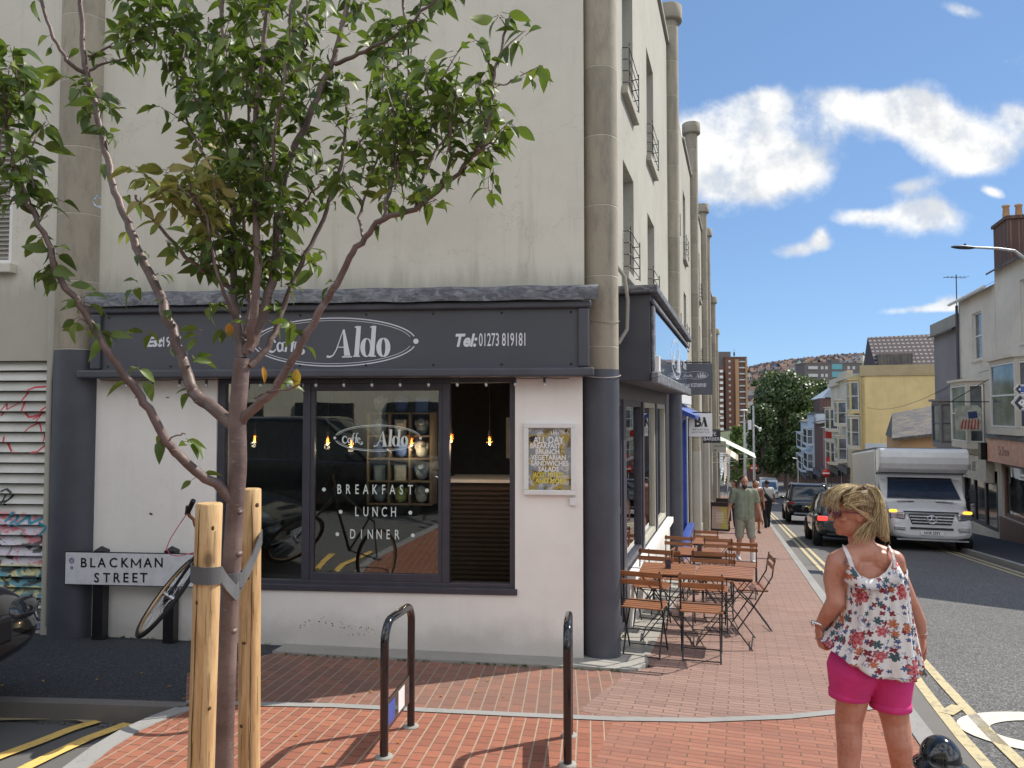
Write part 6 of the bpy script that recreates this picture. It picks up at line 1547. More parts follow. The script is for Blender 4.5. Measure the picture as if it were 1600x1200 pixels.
# luton box truck facing us on the right
def truck():
    p = at_y(1457, 850, 20.0); s, v = SV(p); sc = 1.10
    Mn = FS(s, v, gs(s)-ROAD_DROP, PI) @ Matrix.Rotation(math.atan(SLOPE)*.85, 4, 'X')
    M = Mn @ Matrix.Diagonal((1.08, 1.0, .98, 1.0))
    t = thing('box_truck', 'white luton box truck facing up the street with its orange indicators lit', 'truck', Mn)
    W = .98
    def sec(y, w0, zb, pts): return [(-w0*a, y, b) for a, b in pts[::-1]] + [(w0*a, y, b) for a, b in pts]
    mb = MB(M)
    prof = [ # y, top z, width factor, bottom
        (0.0, .86, .84, .42), (-.05, 1.02, .93, .34), (-.16, 1.12, .98, .30), (-.45, 1.22, 1, .28), (-.80, 1.36, 1, .28)]
    rings = []
    for y, zt, k, zb in prof: rings.append([(-W*k*.9,y,zb),(-W*k,y,zb+.15),(-W*k,y,zt-.14),(-W*k*.92,y,zt-.03),(-W*.5*k,y,zt+.02),(0,y,zt+.03),(W*.5*k,y,zt+.02),(W*k*.92,y,zt-.03),(W*k,y,zt-.14),(W*k,y,zb+.15),(W*k*.9,y,zb)])
    loft(mb, rings); mb.build('bonnet', m_vanw, t, subsurf=1)
    mb = MB(M); mb.prism([(-.79,.3),(-.79,1.38),(-1.42,2.12),(-1.55,2.22),(-2.3,2.22),(-2.3,.3)], -W, W, 'x'); mb.build('cab', m_vanw, t, bevel=.05)
    n = Vector((0, .76, .65)).normalized()
    mb = MB(M); mb.add([(-.86,-.80,1.415),(.86,-.80,1.415),(.76,-1.27,1.965),(-.76,-1.27,1.965)], [(0,1,2,3)]); mb.v = [q+ (M.to_3x3()@n)*.012 for q in mb.v]; mb.build('windscreen', simple('windscreen', (0.03,0.045,0.08), .06, spec=.8, rvar=.02), t)
    mb = MB(M); mb.add([(-.77,-1.272,1.97),(.77,-1.272,1.97),(.73,-1.42,2.14),(-.73,-1.42,2.14)], [(0,1,2,3)]); mb.v = [q+ (M.to_3x3()@n)*.014 for q in mb.v]; mb.build('sun_visor', m_black, t)
    mb = MB(M); mb.bar((-.5,-.79,1.43),(.1,-.88,1.5),.012); mb.bar((.1,-.79,1.43),(.65,-.88,1.5),.012); mb.v = [q+(M.to_3x3()@n)*.03 for q in mb.v]; mb.build('wipers', m_black, t)
    for sx in (-1, 1):
        mb = MB(M); mb.add([(sx*(W+.004),-.95,1.42),(sx*(W+.004),-1.95,1.42),(sx*(W+.004),-1.95,1.98),(sx*(W+.004),-1.42,1.98)], [(0,1,2,3)]); mb.build('side_window', m_glassd, t)
        mb = MB(M); mb.box(sx*(W+.18)-.08, sx*(W+.18)+.08, -1.0,-.9,1.35,1.72); mb.bar((sx*W,-.98,1.5),(sx*(W+.12),-.95,1.5),.03); mb.build('mirror', m_black, t, bevel=.02)
        mb = MB(M); mb.obox((sx*.74,-.09,.955),(.36,.16,.20),Matrix.Rotation(-sx*R(22),3,'Z')); hl = mb.build('headlight', m_lamp, t, bevel=.04)
        mb = MB(M); mb.obox((sx*.84,-.13,1.085),(.17,.14,.075),Matrix.Rotation(-sx*R(26),3,'Z')); mb.build('indicator', m_orl, hl, bevel=.03)
        mb = MB(M); mb.obox((sx*.72,.005,.62),(.26,.04,.12),Matrix.Rotation(-sx*R(10),3,'Z')); mb.build('fog_lamp', m_chrome, t, bevel=.03)
        mb = MB(M); mb.box(sx*.45-.2,sx*.45+.2,-.70,-.62,1.345,1.352); mb.build('bonnet_vent', m_black, t)
        for y, nm in ((-.75,'f'), (-4.2,'r')):
            mb = MB(M); mb.lathe([(.2,-.11),(.33,-.12),(.35,-.06),(.35,.06),(.33,.12),(.2,.11)], 24, (sx*(W-.12), y, .35), Matrix.Rotation(R(90)*sx,3,'Y')); wl = mb.build('wheel', m_tyre, t)
            mb = MB(M); mb.lathe([(0,.07),(.1,.1),(.12,.06),(.2,.1),(.22,.05)], 20, (sx*(W-.12), y, .35), Matrix.Rotation(R(90)*sx,3,'Y')); mb.build('rim', m_alloy, wl)
            mb = MB(M); mb.lathe([(0,-.1),(.42,-.1),(.42,.1)], 24, (sx*(W-.10), y, .38), Matrix.Rotation(R(90)*sx,3,'Y')); mb.build('wheel_arch', m_black, t)
    # grille with the star emblem
    mb = MB(M); mb.prism([(-.52,1.02),(.52,1.02),(.44,.74),(-.44,.74)], .0,.035,'y'); gr_ = mb.build('grille', m_black, t, bevel=.02)
    mb = MB(M)
    for k in range(3): mb.box(-.5+.03*k,.5-.03*k,.036,.05,.95-k*.08,.975-k*.08)
    mb.build('grille_bars', m_chrome, gr_)
    mb = MB(M); mb.tube([(.11*math.cos(a),.065,.88+.11*math.sin(a)) for a in [2*PI*i/24 for i in range(25)]], .012, 6, cap=False)
    for a in (90, 210, 330): mb.tube([(0,.065,.88),(.11*math.cos(R(a)),.065,.88+.11*math.sin(R(a)))], [.02,.006], 6)
    mb.build('star_emblem', m_chrome, gr_)
    mb = MB(M); mb.box(-.62,.62,-.06,.012,1.06,1.10); mb.build('bonnet_guard', m_black, t, bevel=.01)
    mb = MB(M); mb.box(-.48,.48,.0,.03,.60,.66); mb.build('air_intake', m_black, t, bevel=.01)
    mb = MB(M); mb.box(-.8,.8,-.03,.03,.30,.34); mb.build('bumper_lip', m_chrome, t)
    mb = MB(M); mb.box(-.26,.26,.02,.04,.455,.565); np_ = mb.build('number_plate', m_whitepl, t, bevel=.005)
    mb = MB(M); text_into(mb, 'HOR 533Y', .10, 0, .51, .0415, sx=.8, bold=.003, flip=True); mb.build('plate_lettering', m_black, np_)
    # box body
    BW = 1.04
    mb = MB(M); mb.box(-BW, BW, -6.0, -1.30, .75, 2.86); bx = mb.build('box_body', m_vanw, t, bevel=.03)
    mb = MB(M)
    for sx in (-1, 1):
        for k in range(26): mb.box(sx*BW-.012 if sx<0 else sx*BW, sx*BW if sx<0 else sx*BW+.012, -1.55-k*.17-.05, -1.55-k*.17, .85, 2.78)
    mb.build('side_ribs', m_whitepl, bx)
    mb = MB(M); mb.prism([(-1.302,2.86),(-.66,2.855),(-.56,2.80),(-.53,2.60),(-.56,2.42),(-.68,2.27),(-.88,2.17),(-1.302,2.12)], -BW, BW, 'x'); mb.build('box_nose', m_vanw, bx, bevel=.05, seg=3)
    mb = MB(M); mb.box(-BW-.004, BW+.004, -1.33, -1.30, 2.1, 2.87); mb.box(-BW+.02, BW-.02, -1.28, -.9, 2.135, 2.16); mb.build('nose_seam', m_black, bx)
    mb = MB(M); mb.box(-BW-.005,BW+.005,-6.0,-1.3,2.862,2.9); mb.build('box_roof', simple('roof_grey', (0.2,0.2,0.2), .7), bx)
    mb = MB(M); mb.box(-.6,.6,-5.8,-.9,.35,.7); mb.build('chassis', m_black, t)
truck()
# ------------------------------------------------------------ people
def lerp(a, b, t): return Vector(a)+(Vector(b)-Vector(a))*t
def hand(mb, wrist, d, palm_n, s=1.0, curl=0.5, thumb_side=1):
    """palm and five bent fingers; d = direction of the fingers, palm_n = palm normal"""
    d = Vector(d).normalized(); n = Vector(palm_n); n = (n-d*n.dot(d)).normalized(); sd = d.cross(n)*thumb_side
    w_ = Vector(wrist); pc = w_+d*.045*s
    mb.ell(pc, (.036*s, .016*s, .05*s), Matrix((sd, n, d)).transposed(), 14, 10)
    for i, (o, L) in enumerate(((.027,.068),(.009,.078),(-.009,.072),(-.026,.056))):
        p0 = w_+d*.082*s+sd*o*s; L *= s; a = curl*(.8+.12*i)
        d1 = (d*math.cos(a*.6)+n*math.sin(a*.6)); d2 = (d*math.cos(a*1.6)+n*math.sin(a*1.6)); d3 = (d*math.cos(a*2.3)+n*math.sin(a*2.3))
        p1 = p0+d1*L*.45; p2 = p1+d2*L*.32; p3 = p2+d3*L*.23; r_ = .0092*s
        mb.cap_tube(p0-d*.02*s, r_*1.08, p1, r_, 8); mb.cap_tube(p1, r_, p2, r_*.93, 8); mb.cap_tube(p2, r_*.93, p3, r_*.8, 8)
    t0 = w_+d*.022*s+sd*.026*s; t1 = t0+(sd*.62+d*.6+n*.3).normalized()*.036*s; t2 = t1+(sd*.2+d*.85+n*.45).normalized()*.03*s
    mb.cap_tube(t0, .013*s, t1, .0105*s, 8); mb.cap_tube(t1, .0105*s, t2, .0088*s, 8)
def head(mb, c, face, s=1.0, up=(0,0,1)):
    """c: head centre; face: facing direction"""
    f = Vector(face).normalized(); u = Vector(up); x = f.cross(u).normalized(); u = x.cross(f); c = Vector(c)
    Rm = Matrix((x, f, u)).transposed()
    q = lambda a, b, d_: c+Rm @ Vector((a*s, b*s, d_*s))
    mb.ell(q(0,-.012,.025), (.077*s,.095*s,.092*s), Rm, 20, 14)
    mb.ell(q(0,.022,-.045), (.056*s,.066*s,.068*s), Rm, 18, 12)
    mb.ell(q(0,.062,-.088), (.026*s,.022*s,.018*s), Rm, 12, 8)
    mb.cap_tube(q(0,.088,.012), .009*s, q(0,.108,-.022), .0135*s, 8); mb.ell(q(.012,.098,-.026), (.009*s,)*3, None, 8, 6); mb.ell(q(-.012,.098,-.026), (.009*s,)*3, None, 8, 6)
    mb.ell(q(0,.085,-.052), (.022*s,.010*s,.006*s), Rm, 12, 6); mb.ell(q(0,.083,-.063), (.020*s,.010*s,.007*s), Rm, 12, 6)
    mb.ell(q(0,.078,.03), (.05*s,.016*s,.010*s), Rm, 14, 6)
    for sg in (-1, 1):
        mb.ell(q(sg*.076,-.008,-.005), (.009*s,.019*s,.031*s), Rm @ Matrix.Rotation(R(12), 3, 'X'), 10, 8); mb.ell(q(sg*.042,.062,-.022), (.018*s,.016*s,.014*s), Rm, 10, 8)
    return q, Rm
def limb(mb, pts, rads, n=14):
    for i in range(len(pts)-1): mb.cap_tube(pts[i], rads[i], pts[i+1], rads[i+1], n)
def person(name, label, M, J, skin, clothes, vox=.014, sc=1.0, face=(0,1,0), bulk=1.0):
    """J: joints in local metres (x right, y forward, z up)"""
    t = thing('person', label, 'person', M)
    b = MB()
    f = Vector(face)
    q, Rm = head(b, J['head'], face, 1.0)
    b.cap_tube(J['neck'], .058*bulk, lerp(J['neck'], J['head'], .6), .052, 14)
    sh = .055*bulk
    limb(b, [J['shL'], J['shR']], [.058*bulk, .058*bulk]); b.cap_tube(lerp(J['shL'],J['shR'],.5)+Vector((0,0,-.03)), .11*bulk, J['pelvis'], .12*bulk)
    for s_ in 'LR':
        limb(b, [J['sh'+s_], J['el'+s_], J['wr'+s_]], [.052*bulk, .04*bulk, .026])
        d = Vector(J['wr'+s_])-Vector(J['el'+s_]); hand(b, J['wr'+s_], d+Vector((0,.02,0)), (0.8 if s_ == 'L' else -.8, .3, 0), 1.0, .45, 1 if s_ == 'L' else -1)
        limb(b, [J['hip'+s_], J['kn'+s_], J['an'+s_]], [.088*bulk, .056*bulk, .036]); 
        kk, aa = Vector(J['kn'+s_]), Vector(J['an'+s_]); b.cap_tube(lerp(kk, aa, .12)+Vector((0,-.012,0)), .05*bulk, lerp(kk, aa, .55)+Vector((0,-.01,0)), .04, 12)
    sk = organic(b, vox, 5); sk.M = M; out = MB(M); out.add(sk.v, sk.f, True); out.build('body', skin, t)
    for nm, mat, fn, vx in clothes:
        c_ = MB(); fn(c_, J, q); o_ = organic(c_, vx, 4); out = MB(M); out.add(o_.v, o_.f, True); out.build(nm, mat, t)
    return t, q
def joints(**k):
    J = dict(head=(0,.01,1.63), neck=(0,-.01,1.47), shL=(-.19,0,1.42), shR=(.19,0,1.42), elL=(-.26,-.02,1.14), elR=(.26,-.02,1.14), wrL=(-.27,.06,.90), wrR=(.27,.06,.90),
             pelvis=(0,0,.98), hipL=(-.095,0,.92), hipR=(.095,0,.92), knL=(-.10,.04,.50), knR=(.10,-.03,.50), anL=(-.10,.0,.08), anR=(.10,-.12,.09)); J.update(k)
    return {a: Vector(b) for a, b in J.items()}
def c_shirt(bulk=1.0, sleeve=.55, length=.86, flare=.0):
    def fn(m, J, q):
        limb(m, [J['shL'], J['shR']], [.068*bulk, .068*bulk]); c = (J['shL']+J['shR'])/2
        for dx in (-.07, 0, .07): m.cap_tube(c+Vector((dx,0,-.04)), .112*bulk, Vector((dx*1.0, J['pelvis'].y, length+.08)), (.115+flare)*bulk, 16)
        for s_ in 'LR': limb(m, [J['sh'+s_], lerp(J['sh'+s_], J['el'+s_], sleeve)], [.068*bulk, .062*bulk])
    return fn
def c_shorts(bulk=1.0, to=.9, r1=.085):
    def fn(m, J, q):
        m.cap_tube(J['pelvis']+Vector((-.05,0,0)), .125*bulk, J['pelvis']+Vector((.05,0,0)), .125*bulk, 16)
        for s_ in 'LR': limb(m, [J['hip'+s_], lerp(J['hip'+s_], J['kn'+s_], to)], [.108*bulk, r1*bulk])
    return fn
def c_trousers(bulk=1.0):
    def fn(m, J, q):
        m.cap_tube(J['pelvis']+Vector((-.05,0,0)), .125*bulk, J['pelvis']+Vector((.05,0,0)), .125*bulk, 16)
        for s_ in 'LR': limb(m, [J['hip'+s_], J['kn'+s_], J['an'+s_]+Vector((0,0,.02))], [.105*bulk, .075*bulk, .065])
    return fn
def c_shoes(fd=1):
    def fn(m, J, q):
        for s_ in 'LR':
            a = J['an'+s_]; m.cap_tube(a+Vector((0,-.02*fd,-.03)), .045, a+Vector((0,.14*fd,-.045)), .036, 12)
    return fn
def c_hair(kind='short'):
    def fn(m, J, q):
        m.ell(q(0,-.03,.045), (.085,.098,.085), None, 16, 12)
        if kind == 'long': m.cap_tube(q(0,-.06,.0), .075, q(0,-.07,-.12), .055)
    return fn
def c_beard(m, J, q):
    m.ell(q(0,.045,-.085), (.052,.052,.045), None, 14, 10); m.ell(q(0,.06,-.115), (.035,.035,.035), None, 12, 8)
m_sage = simple('cloth_sage', (0.20,0.225,0.16), .9, var=.15, scale=12, bmp=.2, bscale=18); m_sage2 = simple('cloth_sage_shorts', (0.26,0.25,0.19), .9, bmp=.2, bscale=18)
m_hair_d = simple('hair_dark', (0.025,0.016,0.012), .6, var=.3, scale=40, bmp=.4, bscale=120); m_wht = simple('cloth_white', (0.6,0.6,0.58), .9, bmp=.15, bscale=18); m_brn = simple('cloth_rust', (0.26,0.13,0.085), .9, bmp=.2, bscale=15); m_blk = simple('cloth_black', (0.02,0.021,0.026), .9)
gp = on_ground(1166, 879)
Mp = Matrix.Translation((gp.x, gp.y, G(gp))) @ Matrix.Rotation(R(180)-R(18), 4, 'Z') @ Matrix.Scale(1.02, 4)
PMs = {}
def stand_at(x, y, rotdeg, sc=1.0):
    g_ = on_ground(x, y); return Matrix.Translation((g_.x, g_.y, G(g_))) @ Matrix.Rotation(R(rotdeg), 4, 'Z') @ Matrix.Scale(sc, 4)
J = joints(anL=(-.12,.14,.085), knL=(-.12,.12,.5), anR=(.11,-.10,.10), knR=(.11,.03,.5), wrL=(-.33,.05,.9), elL=(-.29,-.03,1.13), elR=(.29,-.03,1.13), wrR=(.34,.04,.9), shL=(-.205,0,1.43), shR=(.205,0,1.43), head=(0,.02,1.64))
t, q = person('p', 'bearded man in a sage green short sleeved shirt and matching shorts walking towards the camera', stand_at(1164, 879, 176), J, m_skin2,
    [('shirt', m_sage, c_shirt(1.08, .60, .86, .01), .011), ('shorts', m_sage2, c_shorts(1.0, .86, .09), .011), ('shoes', m_wht, c_shoes(), .012), ('hair', m_hair_d, c_hair(), .012), ('beard', m_hair_d, c_beard, .01)], vox=.011, bulk=1.02)
M = stand_at(1164, 879, 176)
for sg in (-1, 1):
    mb = MB(M); mb.ell(q(sg*.03,.078,.012), (.013,.008,.008), n=10, m=8); mb.build('eye', m_hair_d, t)
    mb = MB(M); mb.cap_tube(J['an'+('L' if sg < 0 else 'R')]+Vector((0,0,.0)), .05, J['an'+('L' if sg < 0 else 'R')]+Vector((0,0,.12)), .048); mb.build('sock', m_wht, t)
J2 = joints(anL=(-.09,-.12,.10), anR=(.09,.12,.085), knL=(-.09,.02,.5), knR=(.09,.10,.5), wrR=(.30,.10,.92), wrL=(-.28,.0,.9))
M = stand_at(1199, 825, 2, 1.0)
t, q = person('p', 'person in a white t-shirt and black trousers walking away with a dark bag', M, J2, m_skin3,
    [('shirt', m_wht, c_shirt(1.05, .5, .95), .016), ('trousers', m_blk, c_trousers(1.0), .016), ('hair', m_hair_d, c_hair(), .016), ('shoes', m_blk, c_shoes(), .014)], vox=.016)
mb = MB(M); mb.cap_tube((-.10,-.16,1.22), .07, (.08,-.17,1.02), .09, 14); mb.tube([(-.1,-.13,1.3),(-.16,-.12,1.42),(-.13,.02,1.49)], .02, 6); o = mb.build('crossbody_bag', m_blk); tag(o, 'dark crossbody bag worn on the back of the white t-shirt', 'bag')
M = stand_at(1181, 833, 178, .98)
t, q = person('p', 'person in a rust brown dress half hidden behind the bearded man', M, joints(), m_skin,
    [('dress', m_brn, lambda m, J, q: (c_shirt(1.0, .3, .9)(m, J, q), m.cap_tube((0,0,1.0), .14, (0,0,.55), .19, 18)), .018), ('hair', m_hair_d, c_hair('long'), .016), ('sandals', m_blk, c_shoes(), .014)], vox=.016)
M = stand_at(1184, 812, 5, .98)
t, q = person('p', 'distant person in a pale grey top and cap walking away beyond the brown dress', M, joints(), m_skin2,
    [('shirt', m_whitepl, c_shirt(1.05, .5, .9), .02), ('trousers', m_blk, c_trousers(), .02), ('cap', m_whitepl, c_hair(), .016)], vox=.02)
M = stand_at(1148, 826, 90, .98)
t, q = person('p', 'person with dark hair in a patterned top standing by the shopfront', M, joints(), m_skin2,
    [('shirt', simple('cloth_olive', (0.12,0.1,0.05), .9, var=.6, scale=20), c_shirt(1.0, .9, .9), .02), ('trousers', m_blk, c_trousers(), .02), ('hair', m_hair_d, c_hair('long'), .016)], vox=.02)
for i, (x, y, r_, lab, m1, m2) in enumerate([(1236, 768, 10, 'far person in a pink top walking on the right hand pavement', simple('cloth_pink', (0.4,0.15,0.2), .9), m_blue), (1241, 769, 0, 'far person in a pale blue top walking on the right hand pavement', simple('cloth_sky', (0.35,0.4,0.5), .9), m_blk)]):
    p_ = at_y(x, y, 98); M = Matrix.Translation((p_.x, p_.y, G(p_))) @ Matrix.Rotation(R(r_), 4, 'Z')
    person('p', lab, M, joints(), m_skin2, [('shirt', m1, c_shirt(1.0, .6, .9), .025), ('trousers', m2, c_trousers(), .025), ('hair', m_hair_d, c_hair(), .025)], vox=.025)

# ------------------------------------------------------------ woman in the foreground
YW = 3.75; xw = (1365-800)/F_PX*YW
gw = gs(SV(Vector((xw, YW, 0)))[0]); MW = Matrix.Translation((xw, YW, gw))
def wl(x, y, d=0.0):
    """photo pixel -> woman's local coordinates at depth offset d"""
    p = at_y(x, y, YW+d); return Vector((p.x-xw, d, p.z-gw))
wt = thing('person', 'woman with tied blonde hair, floral sleeveless top and hot pink shorts, seen from behind', 'person', MW)
WH = wl(1337, 806, 0.0); WF = Vector((-1, .05, -.04))
b = MB()
hc_ = wl(1331, 802, .0)
q, Rm = head(b, hc_, WF, 1.02)
# neck, shoulders, back, torso
nk = wl(1350, 852, .0)
b.cap_tube(nk+Vector((0,.01,-.02)), .064, hc_+Vector((.03,.0,-.06)), .056, 18)
shL, shR = wl(1311, 884, .0), wl(1391, 880, .0)
b.cap_tube(wl(1347,864), .066, wl(1320,870), .048, 16); b.cap_tube(wl(1320,870), .048, wl(1309,878), .055, 16); b.cap_tube(wl(1353,864), .066, wl(1384,868), .046, 16); b.cap_tube(wl(1384,868), .046, wl(1394,876), .052, 16)
b.ell(wl(1352, 905, .01), (.155,.10,.13), None, 20, 14); b.ell(wl(1355, 950, .02), (.165,.12,.17), None, 20, 14); b.ell(wl(1361, 1005, .01), (.165,.125,.14), None, 20, 14)
b.ell(wl(1340, 1036, .0), (.085,.10,.09)); b.ell(wl(1386, 1040, .0), (.085,.10,.09))
b.ell(wl(1378,880,-.05), (.055,.028,.06)); b.ell(wl(1327,884,-.05), (.055,.028,.06))
# arms
limb(b, [wl(1308,882), wl(1304,905,.0), wl(1306,938,-.03), wl(1292,962,.02), wl(1281,978,.06)], [.056,.055,.043,.037,.026])
limb(b, [wl(1396,876), wl(1402,900,0), wl(1422,942,-.02), wl(1436,970,.01), wl(1441,993,.04)], [.054,.05,.038,.033,.024])
hand(b, wl(1280,980,.06), (.05,.05,-1), (1,.1,.0), .95, .75, -1)
hand(b, wl(1441,994,.04), (.10,.05,-1), (-1,.2,0), .95, .55, -1)
# legs
limb(b, [wl(1334,1060), wl(1331,1095,.02), wl(1326,1125,.03), wl(1327,1160,.0), wl(1326,1195,-.01), wl(1325,1250,.0)], [.080,.076,.066,.060,.052,.036])
limb(b, [wl(1392,1062), wl(1392,1095,-.01), wl(1399,1125,.0), wl(1405,1160,-.03), wl(1410,1200,-.02), wl(1413,1252,-.02)], [.080,.076,.068,.062,.052,.036])
b.cap_tube(wl(1325,1255,-.02), .036, wl(1322,1262,.14), .03); b.cap_tube(wl(1414,1258,-.03), .036, wl(1416,1266,.13), .03)
sk = organic(b, .0055, 5); out = MB(MW); out.add(sk.v, sk.f, True)
m_skinw, Nw, bw, _o = newmat('skin_sun_tanned'); pw = Nw.obj()
mot = Nw.noise(pw, 55, 5, .7).outputs[0]; cw_ = Nw.mix(Nw.ss(mot, .42, .68), (0.47,0.20,0.125), (0.38,0.145,0.09)); cw_ = Nw.mix(Nw.ss(Nw.noise(pw, 6, 3).outputs[0], .4, .7), cw_, (0.54,0.27,0.19))
tp = wl(1325, 879, -.07); dv = Nw.vm('SUBTRACT', pw, tuple(tp)); dl = Nw.n('VectorMath', {'operation':'LENGTH'}, i0=dv).outputs[1]
tat = Nw.m('MULTIPLY', Nw.m('SUBTRACT', 1.0, Nw.ss(dl, .018, .034)), Nw.ss(Nw.noise(pw, 70, 3, .5, 1.5).outputs[0], .46, .56)); cw_ = Nw.mix(Nw.m('MULTIPLY', tat, .75), cw_, (0.05,0.06,0.09))
setp(Nw, bw, Base_Color=cw_, Roughness=.42, Subsurface_Weight=.08, Subsurface_Radius=(.01,.004,.002)); bump(Nw, bw, Nw.noise(pw, 130, 4).outputs[0], .12, .003)
out.build('body', m_skinw, wt)
# floral top: rings following the photo's outline
m_flor, Nf, bf, _o = newmat('floral_cloth')
uvn = Nf.n('UVMap', {'uv_map': 'UVMap'}).outputs[0]
col = (0.70,0.67,0.66)
def flower_layer(base, scale, seed, petals, rad, c_out, c_in, dens):
    v_ = Nf.map(uvn, (scale, scale, 1), (seed, seed*1.7, 0)); vo = Nf.n('TexVoronoi', {'voronoi_dimensions':'2D'}, Vector=v_, Scale=1.0, Randomness=.75)
    dlt = Nf.vm('SUBTRACT', v_, vo.outputs['Position']); sp_ = Nf.n('SeparateXYZ', Vector=dlt); ang = Nf.m('ARCTAN2', sp_.outputs[0], sp_.outputs[1])
    rr_ = Nf.n('VectorMath', {'operation':'LENGTH'}, i0=dlt).outputs[1]; rc = Nf.n('SeparateColor', Color=vo.outputs['Color'])
    wob = Nf.m('ABSOLUTE', Nf.m('COSINE', Nf.m('ADD', Nf.m('MULTIPLY', ang, petals/2.0), Nf.m('MULTIPLY', rc.outputs[2], 6.0))))
    lim = Nf.m('MULTIPLY', Nf.m('ADD', .45, Nf.m('MULTIPLY', wob, .55)), Nf.m('MULTIPLY', Nf.m('ADD', .6, Nf.m('MULTIPLY', rc.outputs[1], .5)), rad))
    ns = Nf.noise(uvn, scale*9, 3, .6).outputs[0]; lim = Nf.m('ADD', lim, Nf.m('MULTIPLY', Nf.m('SUBTRACT', ns, .5), rad*.5))
    f = Nf.m('MULTIPLY', Nf.ss(Nf.m('SUBTRACT', lim, rr_), 0.0, .02), Nf.m('GREATER_THAN', rc.outputs[0], 1.0-dens))
    rel = Nf.m('DIVIDE', rr_, lim); stripe = Nf.m('ADD', Nf.m('MULTIPLY', Nf.m('SINE', Nf.m('MULTIPLY', rel, 12.0)), .5), .5)
    cf = Nf.mix(Nf.m('MULTIPLY', stripe, .8), c_out, c_in)
    return Nf.mix(f, base, cf)
# thin blue vines
vn = Nf.noise(Nf.map(uvn, (9,9,1)), 1.3, 3, .5, 1.3).outputs[0]; vine = Nf.m('SUBTRACT', 1.0, Nf.ss(Nf.m('ABSOLUTE', Nf.m('SUBTRACT', vn, .5)), .006, .016))
gate = Nf.ss(Nf.noise(uvn, 11, 2).outputs[0], .48, .54)
c_ = Nf.mix(Nf.m('MULTIPLY', Nf.m('MULTIPLY', vine, gate), .9), col, (0.06,0.12,0.26))
c_ = flower_layer(c_, 26, 3.1, 5, .40, (0.03,0.05,0.13), (0.16,0.2,0.36), .52)
c_ = flower_layer(c_, 24, 8.3, 4, .42, (0.16,0.03,0.05), (0.28,0.06,0.06), .5)
c_ = flower_layer(c_, 18, 5.7, 6, .40, (0.04,0.07,0.07), (0.10,0.17,0.20), .36)
c_ = flower_layer(c_, 15, 1.3, 6, .40, (0.38,0.10,0.05), (0.55,0.25,0.14), .30)
c_ = flower_layer(c_, 9.0, 6.9, 7, .40, (0.36,0.03,0.045), (0.60,0.25,0.26), .52)
setp(Nf, bf, Base_Color=c_, Roughness=.85, Specular_IOR_Level=.15)
tn_ = Nf.noise(Nf.map(uvn, (60, 5, 1)), 1.0, 3, .6).outputs[0]; bump(Nf, bf, Nf.m('ADD', tn_, Nf.m('MULTIPLY', Nf.noise(uvn, 8, 3).outputs[0], .8)), .45, .02)
rows_ = [ # photo y, x left, x right, front/back depth
    (903,1316,1412,.128),(920,1316,1416,.134),(940,1315,1416,.142),(960,1311,1419,.152),(980,1304,1423,.162),(1000,1295,1427,.172),(1015,1290,1431,.180),(1026,1286,1434,.186),(1033,1284,1436,.190)]
def ss1(c): c = max(0, min(1, (c+.7)/.9)); return c*c*(3-2*c)
def top_mesh():
    mb = MB(MW); NS = 96; uvs = []
    # neck line drops in the back (scoop), rises at the straps
    rings = []
    r7 = random.Random(4)
    for ri, (yy, xl, xr, dp) in enumerate(rows_):
        a_ = wl(xl, yy); c2 = wl(xr, yy); cx = (a_.x+c2.x)/2; hw = (c2.x-a_.x)/2; ring = []
        for k in range(NS):
            an = 2*PI*k/NS; ca, sa = math.cos(an), math.sin(an)
            fold = (.004+.011*(ri/len(rows_)))*math.sin(an*11+ri*.22+math.sin(an*3)*1.5)+.006*math.sin(an*23+1.3+ri*.15)
            x = cx+(hw+fold*abs(sa))*math.copysign(abs(ca)**.82, ca); y = .012+(dp+fold*1.5)*math.copysign(abs(sa)**.82, sa)
            z = a_.z
            if ri >= 5: z = wl(1365, yy + (ri-4)/4.0*(-30*max(0, -ca)**2.2 + 12*ss1(ca))).z
            if ri == 0: z += .055*abs(ca)**2.5 - .0 + (-.0 if sa < 0 else .04)
            ring.append((x, y, z)); uvs.append((k/NS*1.15, (1.3-z)))
        rings.append(ring)
    vs = [p for r_ in rings for p in r_]; fs = [(i*NS+k, i*NS+(k+1) % NS, (i+1)*NS+(k+1) % NS, (i+1)*NS+k) for i in range(len(rings)-1) for k in range(NS)]
    mb.add(vs, fs, True)
    def uvf(me):
        ul = me.uv_layers.new(name='UVMap')
        for p in me.polygons:
            ks = [me.loops[li].vertex_index for li in p.loop_indices]; wrap = any(k_ % NS == NS-1 for k_ in ks) and any(k_ % NS == 0 for k_ in ks)
            for li in p.loop_indices:
                vi = me.loops[li].vertex_index; u, v = uvs[vi]
                if wrap and vi % NS == 0: u = 1.15
                ul.data[li].uv = (u, v)
    mb.uv = uvf
    o = mb.build('floral_top', m_flor, wt); s_ = o.modifiers.new('s', 'SUBSURF'); s_.levels = 1; s_.render_levels = 1
    m_ = o.modifiers.new('so', 'SOLIDIFY'); m_.thickness = .004
    return o
top_mesh()
m_wcl = simple('cloth_white_strap', (0.66,0.63,0.62), .85)
# neckline piping and straps
mb = MB(MW); pl_ = [wl(1328,868,-.085), wl(1330,880,-.10), wl(1335,890,-.108), wl(1343,900,-.114), wl(1358,906,-.118), wl(1374,903,-.118), wl(1386,893,-.112), wl(1393,882,-.10), wl(1396,870,-.085)]
